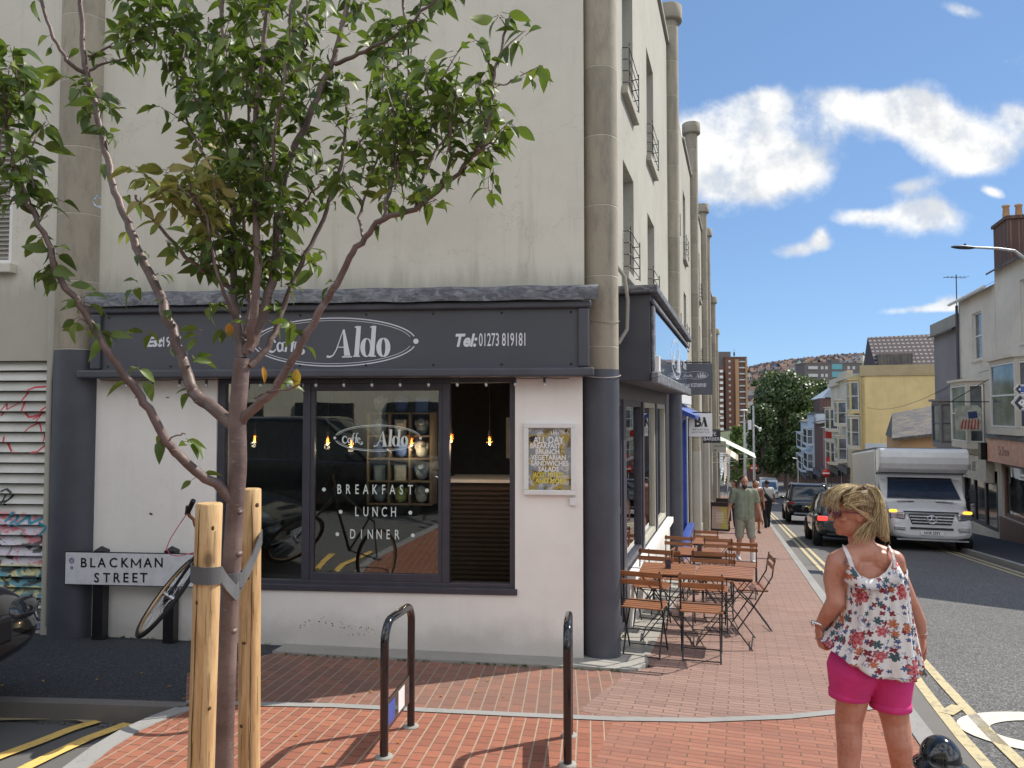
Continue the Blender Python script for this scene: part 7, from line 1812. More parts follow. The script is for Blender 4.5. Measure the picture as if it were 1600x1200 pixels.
# yoke filling between scoop and the first ring
yk = []; 
outl = [wl(1320,908,-.085),wl(1325,912,-.118),wl(1334,917,-.134),wl(1344,920,-.142),wl(1358,922,-.146),wl(1374,921,-.146),wl(1390,916,-.138),wl(1404,911,-.118),wl(1415,905,-.075)]
yv = pl_+outl; n_ = len(pl_); mb.add(yv, [(i, i+1, n_+i+1, n_+i) for i in range(n_-1)], True)
def uvy(me):
    ul = me.uv_layers.new(name='UVMap')
    for p in me.polygons:
        for li in p.loop_indices:
            v = me.vertices[me.loops[li].vertex_index].co; ul.data[li].uv = (v.x*1.1+.9, 1.3-v.z)
mb.uv = uvy; o = mb.build('yoke', m_flor, wt); s_ = o.modifiers.new('so', 'SOLIDIFY'); s_.thickness = .004
mb = MB(MW); mb.tube(pl_, .0042, 6)
for pts in ([wl(1319,853,-.012), wl(1320,857,-.045), wl(1323,863,-.075), wl(1327,872,-.097), wl(1331,884,-.105)], [wl(1389,853,-.012), wl(1391,857,-.045), wl(1394,863,-.075), wl(1397,874,-.097), wl(1398,886,-.105)]):
    for i in range(len(pts)-1): mb.bar(pts[i], pts[i+1]+(pts[i+1]-pts[i])*.1, .020 if pts[0].x < .0-.1 else .012, .004, up=(0,-1,0.2))
mb.build('straps', m_wcl, wt)
# shorts
m_pink = simple('cloth_hot_pink', (0.60,0.035,0.20), .8, var=.1, scale=10, bmp=.35, bscale=16)
s1 = MB(); s1.ell(wl(1340,1022), (.12,.13,.09)); s1.ell(wl(1385,1022), (.115,.13,.09))
s1.cap_tube(wl(1332,1045), .122, wl(1327,1082,.015), .094, 24); s1.cap_tube(wl(1389,1048), .118, wl(1391,1096,.0), .094, 24)
o_ = organic(s1, .006, 6); 
# flatten the hems
zl = wl(0, 1087).z; zr = wl(0, 1104).z; xm = wl(1359,1000).x
for p in o_.v:
    lim = zl if p.x < xm else zr
    if p.z < lim: p.z = lim-(lim-p.z)*.05
out = MB(MW); out.add(o_.v, o_.f, True); sh_o = out.build('shorts', m_pink, wt)
for cx_, cy_, rr_, d_ in ((1327,1083,.092,.016),(1391,1100,.092,.0)):
    mb = MB(MW); c = wl(cx_, cy_, d_); mb.lathe([(rr_,-.018),(rr_+.006,-.016),(rr_+.006,.014),(rr_+.001,.018)], 40, c); mb.build('turn_up', m_pink, wt)
# sunglasses, watch, bracelet, ear ring
mb = MB(MW); mb.ell(q(.033,.083,.012), (.012,.026,.022), Rm, 14, 10); mb.ell(q(-.033,.083,.012), (.012,.026,.022), Rm, 14, 10); mb.tube([q(-.058,.08,.018), q(-.082,.03,.016), q(-.084,-.005,.012)], .0035, 6); mb.tube([q(.058,.08,.018), q(.082,.03,.016), q(.084,-.005,.012)], .0035, 6); mb.tube([q(-.02,.098,.018), q(.02,.098,.018)], .003, 6)
mb.build('sunglasses', simple('shades_plum', (0.10,0.015,0.035), .1, coat=.8), wt)
mb = MB(MW); c = wl(1279,974,.055); mb.lathe([(.031,-.006),(.034,-.003),(.034,.003),(.031,.006)], 24, c, Matrix.Rotation(R(18),3,'Y')); mb.ell(c+Vector((-.034,-.004,0)), (.006,.015,.015)); mb.build('watch', m_chrome, wt)
mb = MB(MW); c = wl(1440,989,.038); mb.lathe([(.029,-.002),(.031,0),(.029,.002)], 24, c, Matrix.Rotation(R(-8),3,'Y')); mb.build('bracelet', m_chrome, wt)
# hair: base mass and strands
def sh_(x, y, d): return wl(x, y, d)
hb_ = MB()
hb_.ell(q(0,-.026,.054), (.086,.102,.082), Rm, 20, 14)
hb_.ell(q(0,-.085,.0), (.075,.055,.085), Rm, 18, 12)
hb_.cap_tube(wl(1352,775,-.01), .04, wl(1366,800,-.02), .04); hb_.cap_tube(wl(1366,800,-.02), .04, wl(1370,822,-.03), .034)
hb_.cap_tube(wl(1352,822,-.02), .035, wl(1348,846,-.03), .02); hb_.cap_tube(wl(1371,824,-.03), .032, wl(1383,842,-.03), .018)
o_ = organic(hb_, .006, 4); out = MB(MW)
for p in o_.v: p += Vector((mnoise.noise(p*60), mnoise.noise(p*60+Vector((9,0,0))), mnoise.noise(p*50+Vector((0,7,0)))))*.004
m_hairb, Nh, bh, _o = newmat('hair_blonde'); ph = Nh.obj()
ri = Nh.n('NewGeometry').outputs['Random Per Island']; ch_ = Nh.mix(Nh.ss(Nh.noise(Nh.map(ph,(160,160,22)), 1.0, 3).outputs[0], .38, .62), (0.10,0.06,0.03), (0.40,0.27,0.12)); ch_ = Nh.mix(Nh.ss(ri, .2, .8), ch_, (0.74,0.58,0.32)); ch_ = Nh.mix(Nh.m('MULTIPLY', Nh.ss(ri, .0, .2), 0.0), ch_, (.1,.06,.03))
setp(Nh, bh, Base_Color=ch_, Roughness=.42, Specular_IOR_Level=.6); bump(Nh, bh, Nh.noise(Nh.map(ph,(220,220,30)), 1.0, 3).outputs[0], .6, .004)
m_hairr, Nr, br_, _o = newmat('hair_roots'); pr_ = Nr.obj()
setp(Nr, br_, Base_Color=Nr.mix(Nr.ss(Nr.noise(Nr.map(pr_,(170,170,26)), 1.0, 3).outputs[0], .42, .62), (0.085,0.05,0.028), (0.36,0.24,0.11)), Roughness=.55); bump(Nr, br_, Nr.noise(Nr.map(pr_,(220,220,30)), 1.0, 3).outputs[0], .7, .004)
out.add(o_.v, o_.f, True); hbo = out.build('hair', m_hairr, wt)
rr = random.Random(9); st = MB(MW)
def strand(p0, p1, p2, p3, r0=.0014):
    r0 = min(r0, .0015)
    pts = []
    for i in range(9):
        u = i/8; pts.append(p0*(1-u)**3+p1*3*u*(1-u)**2+p2*3*u*u*(1-u)+p3*u**3)
    st.tube(pts, [r0*(1-.75*(i/8)**2) for i in range(9)], 3, cap=False)
tie = wl(1350, 766, -.045)
def J_(s_): return Vector((rr.gauss(0, s_), rr.gauss(0, s_), rr.gauss(0, s_)))
for i in range(560):   # scalp strands gathered to the tie
    th_ = rr.uniform(-1, 1); side = rr.uniform(-.095, .06); hx = rr.uniform(-.092, .092)
    a0 = q(hx, .075-abs(hx)*.35+rr.uniform(-.03, .01), .07+rr.uniform(-.02,.03)); b0 = q(hx*.8, .02, .145); c0 = q(hx*.4, -.05, .142)
    strand(a0+J_(.003), b0+J_(.004), c0+J_(.004), tie+J_(.008))
for i in range(260):   # sides swept back above the ear
    sg = -1 if rr.random() < .8 else 1; z0 = rr.uniform(.022, .09)
    strand(q(sg*(.078), .055+rr.uniform(-.02,.015), z0+.01)+J_(.003), q(sg*.098, .0, z0+.03)+J_(.004), q(sg*.09, -.06, z0+.045)+J_(.004), lerp(tie, q(sg*.02,-.11,-.02), rr.random())+J_(.008))
for i in range(620):   # pony tail
    ex_ = rr.betavariate(2,1.3); e = wl(1358+ex_*31+rr.gauss(0,2), 815+ex_*26+rr.gauss(0,5), rr.uniform(-.09,-.0)); strand(tie+J_(.007), wl(1364+rr.uniform(-4,6),750+rr.uniform(-5,7),-.05)+J_(.006), wl(rr.uniform(1374,1392),rr.uniform(772,796),rr.uniform(-.10,-.03)), e, .0022)
for i in range(300):   # loose nape hair
    e = wl(rr.uniform(1332,1366), rr.uniform(832,852), rr.uniform(-.09,.01)); strand(q(-.07+rr.uniform(0,.12), -.09, .03)+J_(.006), q(-.085+rr.uniform(0,.12), -.11, -.02)+J_(.005), e+Vector((.0,-.01,.04)), e, .0022)
for i in range(360):   # fringe
    sg = rr.uniform(-.085,.085); strand(q(sg*.6, -.01, .135)+J_(.004), q(sg, .07, .135)+J_(.006), q(sg*1.05, .112, .085)+J_(.006), q(sg*1.08, .105+rr.uniform(-.015,.012), .030+rr.uniform(-.01,.02))+J_(.004), .0024)
for i in range(16):    # over the ear
    strand(q(-.075,.04,.06)+J_(.006), q(-.1,.02,.03)+J_(.005), q(-.102,-.03,.0)+J_(.006), q(-.085,-.075,-.03+rr.uniform(-.03,.02))+J_(.006), .0018)
st.build('strands', m_hairb, hbo)
mb = MB(MW); mb.lathe([(.013,-.009),(.022,-.006),(.022,.006),(.013,.009)], 16, tie+Vector((.004,0,.002)), Matrix.Rotation(R(60),3,'Y')); mb.build('hair_tie', simple('tie_brown', (0.06,0.04,0.035), .6), hbo)
# ------------------------------------------------------------ young street tree, traced limb by limb
TY = 2.55
def tp_(x, y, d=0.0): return at_y(x, y, TY+d)
def spline(pts, n=5):
    out = []
    P_ = [pts[0]]+pts+[pts[-1]]
    for i in range(1, len(P_)-2):
        for k in range(n):
            u = k/n; a, b, c, d = P_[i-1], P_[i], P_[i+1], P_[i+2]
            out.append(0.5*((2*b)+(c-a)*u+(2*a-5*b+4*c-d)*u*u+(3*b-a-3*c+d)*u**3))
    out.append(pts[-1]); return out
base_g = G(tp_(350, 1200))
tree = thing('young_street_tree', 'young cherry like street tree strapped to two wooden stakes in the left foreground', 'tree', Matrix.Translation((tp_(350,1200).x, TY, base_g)))
trunk_px = [(347,1500,0),(350,1200,0),(354,1050,0),(361,900,0),(367,800,0),(372,720,0),(371,650,0),(375,600,0),(378,560,0)]
mbt = MB()
pts = spline([tp_(*p) for p in trunk_px]); 
rt = [.0320-(.0320-.0275)*(i/(len(pts)-1)) for i in range(len(pts))]
rt = [r_*(1+.05*mnoise.noise(Vector((i*.7,0,0)))) for i, r_ in enumerate(rt)]
mbt.tube(pts, rt, 20)
for (x, y) in ((385,800),(384,865),(383,668),(376,985),(380,610)):
    p = tp_(x-10, y, -.006); mbt.ell(p, (.011,.02,.010), n=10, m=8)
mbt.build('trunk', m_bark, tree)
limbs = [  # list of (x, y, depth offset), start radius px, end radius px
 ([(374,800,0),(345,762,-.03),(312,742,-.08),(287,717,-.12),(260,690,-.16),(232,640,-.2),(205,600,-.24),(175,557,-.28),(150,520,-.3),(125,475,-.33),(95,440,-.36),(80,390,-.38),(55,340,-.4),(37,300,-.42),(20,240,-.42),(2,180,-.42)], 13, 4),
 ([(372,668,0),(337,642,.03),(312,622,.06),(297,600,.08),(282,550,.1),(262,500,.12),(245,450,.15),(220,400,.17),(200,345,.2),(180,300,.22),(168,250,.24),(157,200,.25),(143,140,.27),(132,90,.27),(127,30,.27),(125,-60,.27)], 17, 6),
 ([(133,115,.27),(105,95,.22),(85,60,.2),(70,20,.18),(55,-30,.16)], 6, 4),
 ([(140,110,.27),(160,100,.3),(200,88,.34),(235,68,.36)], 4, 2),
 ([(138,88,.27),(160,78,.3),(200,65,.34),(240,50,.36)], 4, 2),
 ([(378,660,0),(400,632,-.03),(430,610,-.07),(455,565,-.1),(475,530,-.13),(497,490,-.15),(520,455,-.17),(545,402,-.2),(570,372,-.22),(598,342,-.24),(649,325,-.28),(683,300,-.3),(726,260,-.33),(752,222,-.34),(765,180,-.35),(771,120,-.36),(785,70,-.36),(797,25,-.36)], 12, 2.5),
 ([(598,342,-.24),(612,285,-.2),(618,230,-.18),(628,180,-.16),(640,120,-.15),(632,30,-.14),(628,-30,-.14)], 5, 3),
 ([(390,572,0),(420,540,.04),(436,500,.08),(452,455,.1),(472,410,.13),(500,355,.16),(520,300,.18),(534,250,.2),(540,200,.2),(545,140,.22)], 9, 3.5),
 ([(536,235,.2),(560,225,.23),(570,205,.25),(575,170,.27)], 4, 2),
 ([(388,548,0),(405,510,.02),(425,440,.04),(432,360,.05),(440,300,.06),(450,250,.07),(476,200,.09),(500,140,.1),(519,100,.11),(532,50,.12),(548,-20,.12)], 13, 6),
 ([(524,100,.11),(560,85,.06),(600,65,.02),(635,45,-.02),(665,12,-.05),(700,-20,-.07)], 6, 3),
 ([(378,560,0),(374,520,.02),(366,460,.05),(366,380,.07),(362,300,.1),(356,200,.12),(350,100,.14),(345,-40,.15)], 12, 5),
 ([(384,552,0),(396,500,-.04),(402,420,-.08),(400,340,-.1),(396,250,-.12),(405,150,-.14),(412,60,-.15),(420,-30,-.15)], 11, 5),
 ([(380,545,0),(392,480,.12),(385,400,.2),(380,300,.26),(390,200,.3),(385,80,.32),(390,-30,.34)], 9, 4),
 ([(366,455,.05),(340,438,.02),(312,420,-.03),(285,395,-.07),(265,372,-.1),(240,345,-.12),(222,325,-.14),(212,305,-.15)], 6, 3),
 ([(372,440,.05),(362,400,.0),(355,385,-.03),(335,358,-.06),(315,342,-.08),(300,300,-.1),(290,265,-.12)], 6, 3),
 ([(368,500,.02),(350,460,-.06),(332,400,-.1),(322,340,-.13),(300,310,-.16),(275,290,-.18)], 5, 2.5),
 ([(355,200,.12),(320,170,.15),(290,130,.18),(270,60,.2),(262,-20,.2)], 5, 3),
 ([(362,300,.1),(330,260,.12),(300,210,.15),(285,160,.16),(272,110,.18)], 5, 2.5),
 ([(400,330,-.1),(425,270,-.14),(430,200,-.18),(445,120,-.2),(455,30,-.22),(460,-30,-.22)], 5, 3),
 ([(432,360,.05),(455,340,0),(480,310,-.05),(500,290,-.08)], 4, 2),
 ([(683,300,-.3),(700,262,-.33),(705,230,-.35),(700,190,-.36),(690,140,-.36)], 4, 2),
 ([(649,325,-.28),(660,280,-.25),(680,240,-.22),(705,205,-.2),(730,190,-.18)], 3.5, 2),
 ([(726,260,-.33),(745,240,-.38),(765,225,-.4),(780,215,-.42)], 3, 1.5),
 ([(771,135,-.36),(790,130,-.33),(808,122,-.32)], 2.5, 1.3),
 ([(478,205,.09),(455,170,.12),(470,110,.15),(480,50,.18),(478,-20,.2)], 4, 2.5),
 ([(570,372,-.22),(560,340,-.18),(575,290,-.15),(590,240,-.12),(600,180,-.1),(598,110,-.08)], 3.5, 2),
 ([(398,622,-.03),(420,612,-.08),(445,610,-.12),(470,600,-.14)], 3, 1.5),
 ([(260,690,-.16),(276,680,-.2),(290,678,-.22)], 2, 1.5),
 ([(20,240,-.42),(10,200,-.44),(25,160,-.46),(30,130,-.47)], 3, 2),
]
pf = TY/F_PX
LP = []; mbl = MB()
for pts_, r0, r1 in limbs:
    sp = spline([tp_(*p) for p in pts_], 4); n = len(sp)
    jit = random.Random(int(pts_[0][0]*7+pts_[-1][0]))
    for i in range(1, n-1): sp[i] = sp[i]+Vector((jit.gauss(0,.0022), jit.gauss(0,.004), jit.gauss(0,.0022)))
    mbx = MB(); mbx.tube(sp, [(r0+(r1-r0)*(i/(n-1))**.8)*pf*.64 for i in range(n)], 10 if r0 > 5 else 7)
    mbx.build('limb', m_bark, tree); LP.append((sp, r0))
# leaves
def leaf_into(mb, p, d, L, W, curl, roll, nrm):
    d = d.normalized(); x = d.cross(nrm); 
    if x.length < .05: x = d.cross(Vector((1,0,0)))
    x.normalize(); n = x.cross(d).normalized()
    x2 = x*math.cos(roll)+n*math.sin(roll); n = x2.cross(d).normalized(); x = x2
    prof = [(0.0,.02),(.12,.55),(.32,.98),(.55,.92),(.78,.55),(.93,.18),(1.0,.0)]
    vs = []; 
    for (u, w_) in prof:
        c = p+d*(L*u)-n*(curl*L*u*u); hw = W/2*w_
        vs += [c-x*hw+n*hw*.45, c, c+x*hw+n*hw*.45]
    fs = []
    for i in range(len(prof)-1): fs += [(i*3, i*3+1, i*3+4, i*3+3), (i*3+1, i*3+2, i*3+5, i*3+4)]
    mb.add(vs, fs, True)
rl = random.Random(42)
green = MB(); bronze = MB(); orange = MB(); twig = MB()
def spray_leaves(base, axis, n, size, mb, spread=1.0):
    for k in range(n):
        a = rl.uniform(0, 2*PI); out_ = Vector((math.cos(a), math.sin(a)*.8, 0))
        d = (out_*rl.uniform(.5, 1.0)*spread+Vector((0,0,rl.uniform(-.85,.15)))+axis*rl.uniform(0,.4)).normalized()
        p = base+Vector((rl.gauss(0,.006), rl.gauss(0,.006), rl.gauss(0,.008)))
        L = size*rl.uniform(.62, 1.12); st_ = p+d*rl.uniform(.01,.022); twig.tube([p, st_], [.0011,.0008], 4, cap=False)
        leaf_into(mb, st_, d, L, L*rl.uniform(.44,.56), rl.uniform(.1,.85), rl.uniform(-1.1,1.1), Vector((rl.gauss(0,.3), rl.gauss(0,.3), 1)))
def img(p): d = p-CAM; return 800+d.x/(d.y*math.cos(PITCH)+d.z*math.sin(PITCH))*F_PX, 600-(d.z*math.cos(PITCH)-d.y*math.sin(PITCH))/(d.y*math.cos(PITCH)+d.z*math.sin(PITCH))*F_PX
def dens(x, y):
    """leaf density over the crown as seen in the photograph"""
    if y > 690: return 0
    if 200 < x < 620 and 430 < y: return .12
    if x < 160 and y > 120: return .75 if y < 520 else .25
    if 290 < x < 480 and y < 480: return .95
    if 160 < x <= 290 and y < 130: return 1.0
    if 160 < x <= 290: return .32 if y < 240 else .3
    if x <= 160: return .25
    if 480 <= x < 800: return .62 if y < 330 else .2
    return .6
def is_bronze(x, y): return 195 < x < 345 and 225 < y < 375
for sp, r0 in LP:
    L = 0
    for i in range(1, len(sp)):
        seg = (sp[i]-sp[i-1]).length; x, y = img(sp[i]); 
        if r0 > 8 and y > 470 and x > 160: dd = .18
        else: dd = dens(x, y)
        L += seg
        if L > .035/max(dd, .01)*(.8+.4*rl.random()):
            L = 0; ax = (sp[i]-sp[i-1]).normalized()
            br = is_bronze(x, y)
            # short side shoot carrying leaves
            a = rl.uniform(0, 2*PI); sd = (Vector((math.cos(a), math.sin(a), rl.uniform(.1,.9)))+ax*.5).normalized()
            ln = rl.uniform(.02,.12) if dd > .5 else rl.uniform(.01,.05); tipp = sp[i]+sd*ln; twig.tube([sp[i], sp[i]+sd*ln*.5+Vector((0,0,.003)), tipp], [.0024,.0018,.0012], 5, cap=False)
            spray_leaves(tipp, sd, rl.choice([3,4,5,6]) if dd > .5 else 2, .064, bronze if br else green)
            if ln > .06: spray_leaves(sp[i]+sd*ln*.5, sd, 3, .060, bronze if br else green)
# filling shoots in the dense parts of the crown
boxes = [(290,440,0,470,68,(-.2,.35)),(200,300,-10,120,16,(0,.35)),(600,770,120,320,24,(-.5,-.1)),(540,640,40,330,18,(-.25,.2)),(0,60,130,320,14,(-.55,-.3)),(430,540,0,300,9,(-.1,.3)),(640,700,-10,20,4,(-.1,.1))]
for (xa, xb, ya, yb, cnt_, dr) in boxes:
    for k in range(cnt_):
        x, y = rl.uniform(xa, xb), rl.uniform(ya, yb); p = tp_(x, y, rl.uniform(*dr))
        tip = p+Vector((rl.gauss(0,.02), rl.gauss(0,.03), .09)); twig.tube([p, (p+tip)/2+Vector((rl.gauss(0,.006),0,0)), tip], [.0028,.002,.0012], 5, cap=False)
        mbx = bronze if is_bronze(x, y) and rl.random() < .8 else green
        for u in (0, .5, 1): spray_leaves(p+(tip-p)*u, Vector((0,0,1)), 3 if u < 1 else 4, .066, mbx)
for (x, y, n_) in ((160,205,6),(150,150,5),(170,170,6),(125,140,6),(100,120,5),(215,445,3),(255,480,3),(300,560,4),(315,520,4),(235,520,3),(290,690,4),(130,475,4),(150,515,5),(100,440,5),(160,520,3),(215,575,2),(335,480,5),(350,510,4),(430,590,3),(320,420,4),(460,500,4),(430,480,4),(490,415,3)):
    spray_leaves(tp_(x, y, rl.uniform(-.3,.0) if x < 160 else rl.uniform(-.05,.15)), Vector((0,0,1)), n_, .070, green)
for (x, y, n_) in ((250,300,8),(230,280,7),(280,290,8),(300,300,8),(320,320,6),(270,320,6),(215,265,6),(325,345,4),(260,268,6)):
    spray_leaves(tp_(x, y, rl.uniform(-.2,-.05)), Vector((0,0,1)), n_, .074, bronze)
leaf_into(orange, tp_(463,576,-.12), Vector((.02,0,-1)), .07, .03, .2, .3, Vector((0,-1,.2))); leaf_into(orange, tp_(410,572,-.05), Vector((.25,0,-1)), .06, .022, .2, .9, Vector((0,-1,.2)))
leaf_into(orange, tp_(358,505,-.05), Vector((.1,0,-1)), .05, .03, .2, .2, Vector((0,-1,.2)))
fo_ = green.build('foliage', m_leaf, tree); bronze.build('bronze_foliage', m_leafy, tree); orange.build('dead_leaves', m_leafo, tree); twig.build('twigs', m_bark, tree)
print('leaf faces', len(green.f)+len(bronze.f))
# stakes and strap
def stake(x_top, y_top, x_bot, Y, dia, label):
    a = at_y(x_top, y_top, Y); b = at_y(x_bot, 1200, Y); d = (b-a).normalized(); k = (a.z-(base_g-.25))/-d.z; bot = a+d*k
    t = thing('tree_stake', label, 'stake', Matrix.Translation((bot.x, bot.y, bot.z)), 'round wooden tree stakes')
    mb = MB(); r_ = dia/2; n = 14; pts = [bot+(a-bot)*(i/n) for i in range(n+1)]
    mb.tube(pts+[a+Vector((0,0,.004))], [r_*(1+.012*mnoise.noise(Vector((i*.9, x_top, 0)))) for i in range(n+1)]+[r_*.9], 36)
    o = mb.build('post', m_stake, t)
    m_crack = MATS.get('crack_dark') or simple('crack_dark', (0.10,0.05,0.02), .9)
    ax_ = (a-bot).normalized(); cr = MB(); rc = random.Random(int(x_top)); vdir = Vector((-(a.x), -(a.y), 0)).normalized(); sd_ = Vector((-vdir.y, vdir.x, 0))
    def surf(h, ang, e=.0006): q_ = a-ax_*h; return q_+(vdir*math.cos(ang)+sd_*math.sin(ang))*(r_*1.012+e)
    L_ = []; an = (-.75 if x_top < 350 else .2)
    for k in range(60):
        an += rc.gauss(0,.012); L_.append(surf(.012+k*.018, an))
    cr.tube(L_, [.0005+.0014*abs(math.sin(k*.21)) for k in range(60)], 5, cap=False)
    for k in range(4):
        h = .05+k*.27+rc.uniform(-.04,.04); an = rc.uniform(-.8,.8); c_ = surf(h, an, -.0035); n_ = (surf(h, an, .01)-surf(h, an, 0)).normalized(); rr_ = rot_to(n_)
        cr.ell(c_, (rc.uniform(.006,.010), rc.uniform(.007,.012), .005), rr_, 12, 8)
    for k in range(10):
        h0 = rc.uniform(.02,.9); an = rc.uniform(-1,1); cr.tube([surf(h0+j*.02, an+rc.gauss(0,.01)) for j in range(rc.randint(4,12))], .0005, 4, cap=False)
    cr.build('cracks', m_crack, o)
    return t
stake(327, 788, 314, 2.32, .079, 'nearer tree stake, left of the trunk, with a long crack down its side')
stake(391, 765, 389, 2.78, .079, 'taller tree stake standing behind and right of the trunk')
t = thing('tree_tie', 'grey rubber strap looped round both stakes and the young trunk', 'tree tie', Matrix.Translation(at_y(345, 895, 2.4)))
m_rub = simple('rubber_grey', (0.11,0.115,0.12), .5, var=.2, bmp=.1)
def band(pts, hgt, parent, nm='strap'):
    mb = MB(); vs = []
    for p, dz_ in pts: vs += [p+Vector((0,0,hgt/2+dz_)), p-Vector((0,0,hgt/2-dz_))]
    mb.add(vs, [(2*i, 2*i+1, 2*i+3, 2*i+2) for i in range(len(pts)-1)], False); o = mb.build(nm, m_rub, parent); s_ = o.modifiers.new('so','SOLIDIFY'); s_.thickness = .005; s_.offset = 1; return o
c1 = at_y(323, 890, 2.32); loop = []
for i in range(0, 25):
    a = R(110+i*10.5); loop.append((c1+Vector((.0425*math.cos(a), .0425*math.sin(a), -.004*i/6)), 0))
loop += [(at_y(352, 905, 2.42), -.01), (at_y(368, 918, 2.50), -.02), (at_y(378, 905, 2.58), 0.0), (at_y(392, 880, 2.68), .0), (at_y(404, 850, 2.735), 0), (at_y(408, 838, 2.80), 0)]
band(loop, .052, t)
c2 = at_y(362, 905, 2.55); band([(c2+Vector((.036*math.cos(R(a)), .036*math.sin(R(a)), 0)), 0) for a in range(0, 361, 15)], .05, t, 'spacer')
# ------------------------------------------------------------ big tree at the end of the street and others
def bigtree(x, ytop, ybot, wpx, Y, seed, label, n=5000, leaf=.5, mat=None, name='broadleaf_tree', trunkpx=None):
    p = at_y(x, ytop, Y); s_, v_ = SV(p); g = hill(s_, v_); M = Matrix.Translation((p.x, p.y, g)); H = p.z-g; W = wpx/F_PX*Y; t = thing(name, label, 'tree', M, 'trees beyond the end of the street')
    r_ = random.Random(seed); cr = MB(M); zb = max(at_y(x, ybot, Y).z-g, H*.12)
    tr = MB(M); tr.tube([(0,0,-1),(0.1,0,H*.3),(0,0,H*.6)], [.03*H*.8,.022*H,.012*H], 10)
    cl = []
    for k in range(80):
        u = r_.random()**.8; z = zb+(H-zb)*(.08+.84*u); rad = W/2*math.sqrt(max(.05, 1-((u-.35)/.72)**2))*.80
        a = r_.uniform(0, 2*PI); q_ = r_.random()**.5; cl.append((Vector((rad*q_*math.cos(a), rad*q_*math.sin(a)*.8, z)), W*r_.uniform(.10,.19)))
    for k in range(8): c = cl[k*4][0]; tr.tube([(0,0,H*.3), (c.x*.5,c.y*.5,H*.3+(c.z-H*.3)*.5), tuple(c)], [.012*H,.007*H,.003*H], 6)
    tr.build('trunk', m_bark, t)
    for k in range(n):
        c, rad = r_.choice(cl); d = Vector((r_.gauss(0,1), r_.gauss(0,1), r_.gauss(0,1))).normalized(); pt = c+d*rad*(.65+.45*r_.random()**.7)
        nn = (d+Vector((r_.gauss(0,.5), r_.gauss(0,.5), r_.gauss(0,.5)))).normalized(); x_ = nn.orthogonal().normalized(); y_ = nn.cross(x_); l = leaf*r_.uniform(.6,1.3)
        cr.add([pt-x_*l*.5, pt-y_*l*.32, pt+x_*l*.5, pt+y_*l*.32], [(0,1,2,3)], False)
    cr.build('crown', mat or m_leaffar, t); return t
bigtree(1226, 584, 764, 130, 126, 1, 'great dark broadleaf tree closing the end of the street', 26000, .6)
bigtree(1283, 592, 700, 66, 134, 2, 'dark broadleaf tree behind the brick gable, right of the great tree', 7000, .6)
bigtree(1190, 625, 762, 56, 120, 3, 'lower left shoulder tree beside the lamp posts', 6000, .55)
bigtree(1252, 640, 764, 60, 118, 4, 'dense dark tree standing behind the pale blue houses', 6000, .55)
bigtree(1152, 662, 760, 34, 108, 5, 'small bushy green tree behind the low blue house on the left', 2500, .5, m_leaf)
for i, (x, y, w_) in enumerate(((1245,598,20),(1180,604,16),(1272,588,12),(1330,592,14),(1215,592,14))):
    bigtree(x, y-10, y+14, w_, 470+i*22, 30+i, ['small far tree among the hillside houses, middle','small far tree low on the hillside at the left','tiny far tree right of the hillside roofs','small far tree in front of the long flats','small far tree above the great tree top'][i], 500, 1.6)
# ------------------------------------------------------------ small things
mb = MB(FF); mb.tube([(-5.03,-.07,9),(-5.03,-.07,2.3),(-5.06,-.07,1.9),(-5.06,-.06,-.4)], .012, 8); mb.build('conduit', m_conc, bld)
# torn sticker on the left pilaster
cx_, cz_ = on_front(141, 308, -.17); mb = MB(FF); r9 = random.Random(8)
ring = []
for k in range(18):
    a = 2*PI*k/18; ring.append((cx_+.05*r9.uniform(.7,1.15)*math.cos(a), cz_+.065*r9.uniform(.7,1.15)*math.sin(a)))
def colsurf(x): d = x+4.86; return .04-math.sqrt(max(0, .2175**2-d*d))
mb.add([(x, colsurf(x), z) for x, z in ring]+[(cx_, colsurf(cx_), cz_)], [(k, (k+1) % 18, 18) for k in range(18)]); mb.build('torn_sticker', simple('sticker_blue', (0.45,0.55,0.65), .5, var=.5, scale=30), bld)
# weeds and fallen leaves
wd_ = MB(); rw_ = random.Random(77)
def tuft(p, n, h):
    for k in range(n):
        a = rw_.uniform(0, 2*PI); d = Vector((math.cos(a)*.5, math.sin(a)*.5, 1)).normalized(); l = h*rw_.uniform(.5,1.2); b_ = p+Vector((rw_.gauss(0,.008), rw_.gauss(0,.008), 0)); x_ = Vector((-math.sin(a), math.cos(a), 0))*.0025
        wd_.add([b_-x_, b_+x_, b_+d*l*.6+x_*.8+Vector((0,0,0)), b_+d*l+Vector((math.cos(a)*.01,math.sin(a)*.01,-.004)), b_+d*l*.6-x_*.8], [(0,1,2,3,4)])
def gp_(p, h=.004): return Vector((p[0], p[1], G(Vector((p[0], p[1], 0)))+h))
for k in range(46): tuft(gp_(ffxy(rw_.uniform(-2.7,.4), -.325), .002), rw_.randint(3,7), .02)
for k in range(40):
    s_ = rw_.uniform(6.9, 13); tuft(P(s_, -1.165, gs(s_)+.006), rw_.randint(3,8), .035)
for k in range(26):
    p_ = FF @ Vector((rw_.uniform(-4.6,-2.9), rw_.uniform(-.05,-.02), 0)); tuft(gp_(p_), rw_.randint(2,6), .025)
for k in range(36):
    p_ = curve_k[0]; i_ = rw_.randrange(len(curve_k)-3); u = rw_.random(); p_ = (curve_k[i_][0]*(1-u)+curve_k[i_+1][0]*u-.062, curve_k[i_][1]*(1-u)+curve_k[i_+1][1]*u-.03); tuft(gp_(p_, -ROAD_DROP), rw_.randint(2,5), .02)
tag(wd_.build('weeds', leafmat('weed_green', (0.05,0.08,0.02), (0.09,0.12,0.03), (0.16,0.17,0.06))), kind='stuff')
fl = MB()
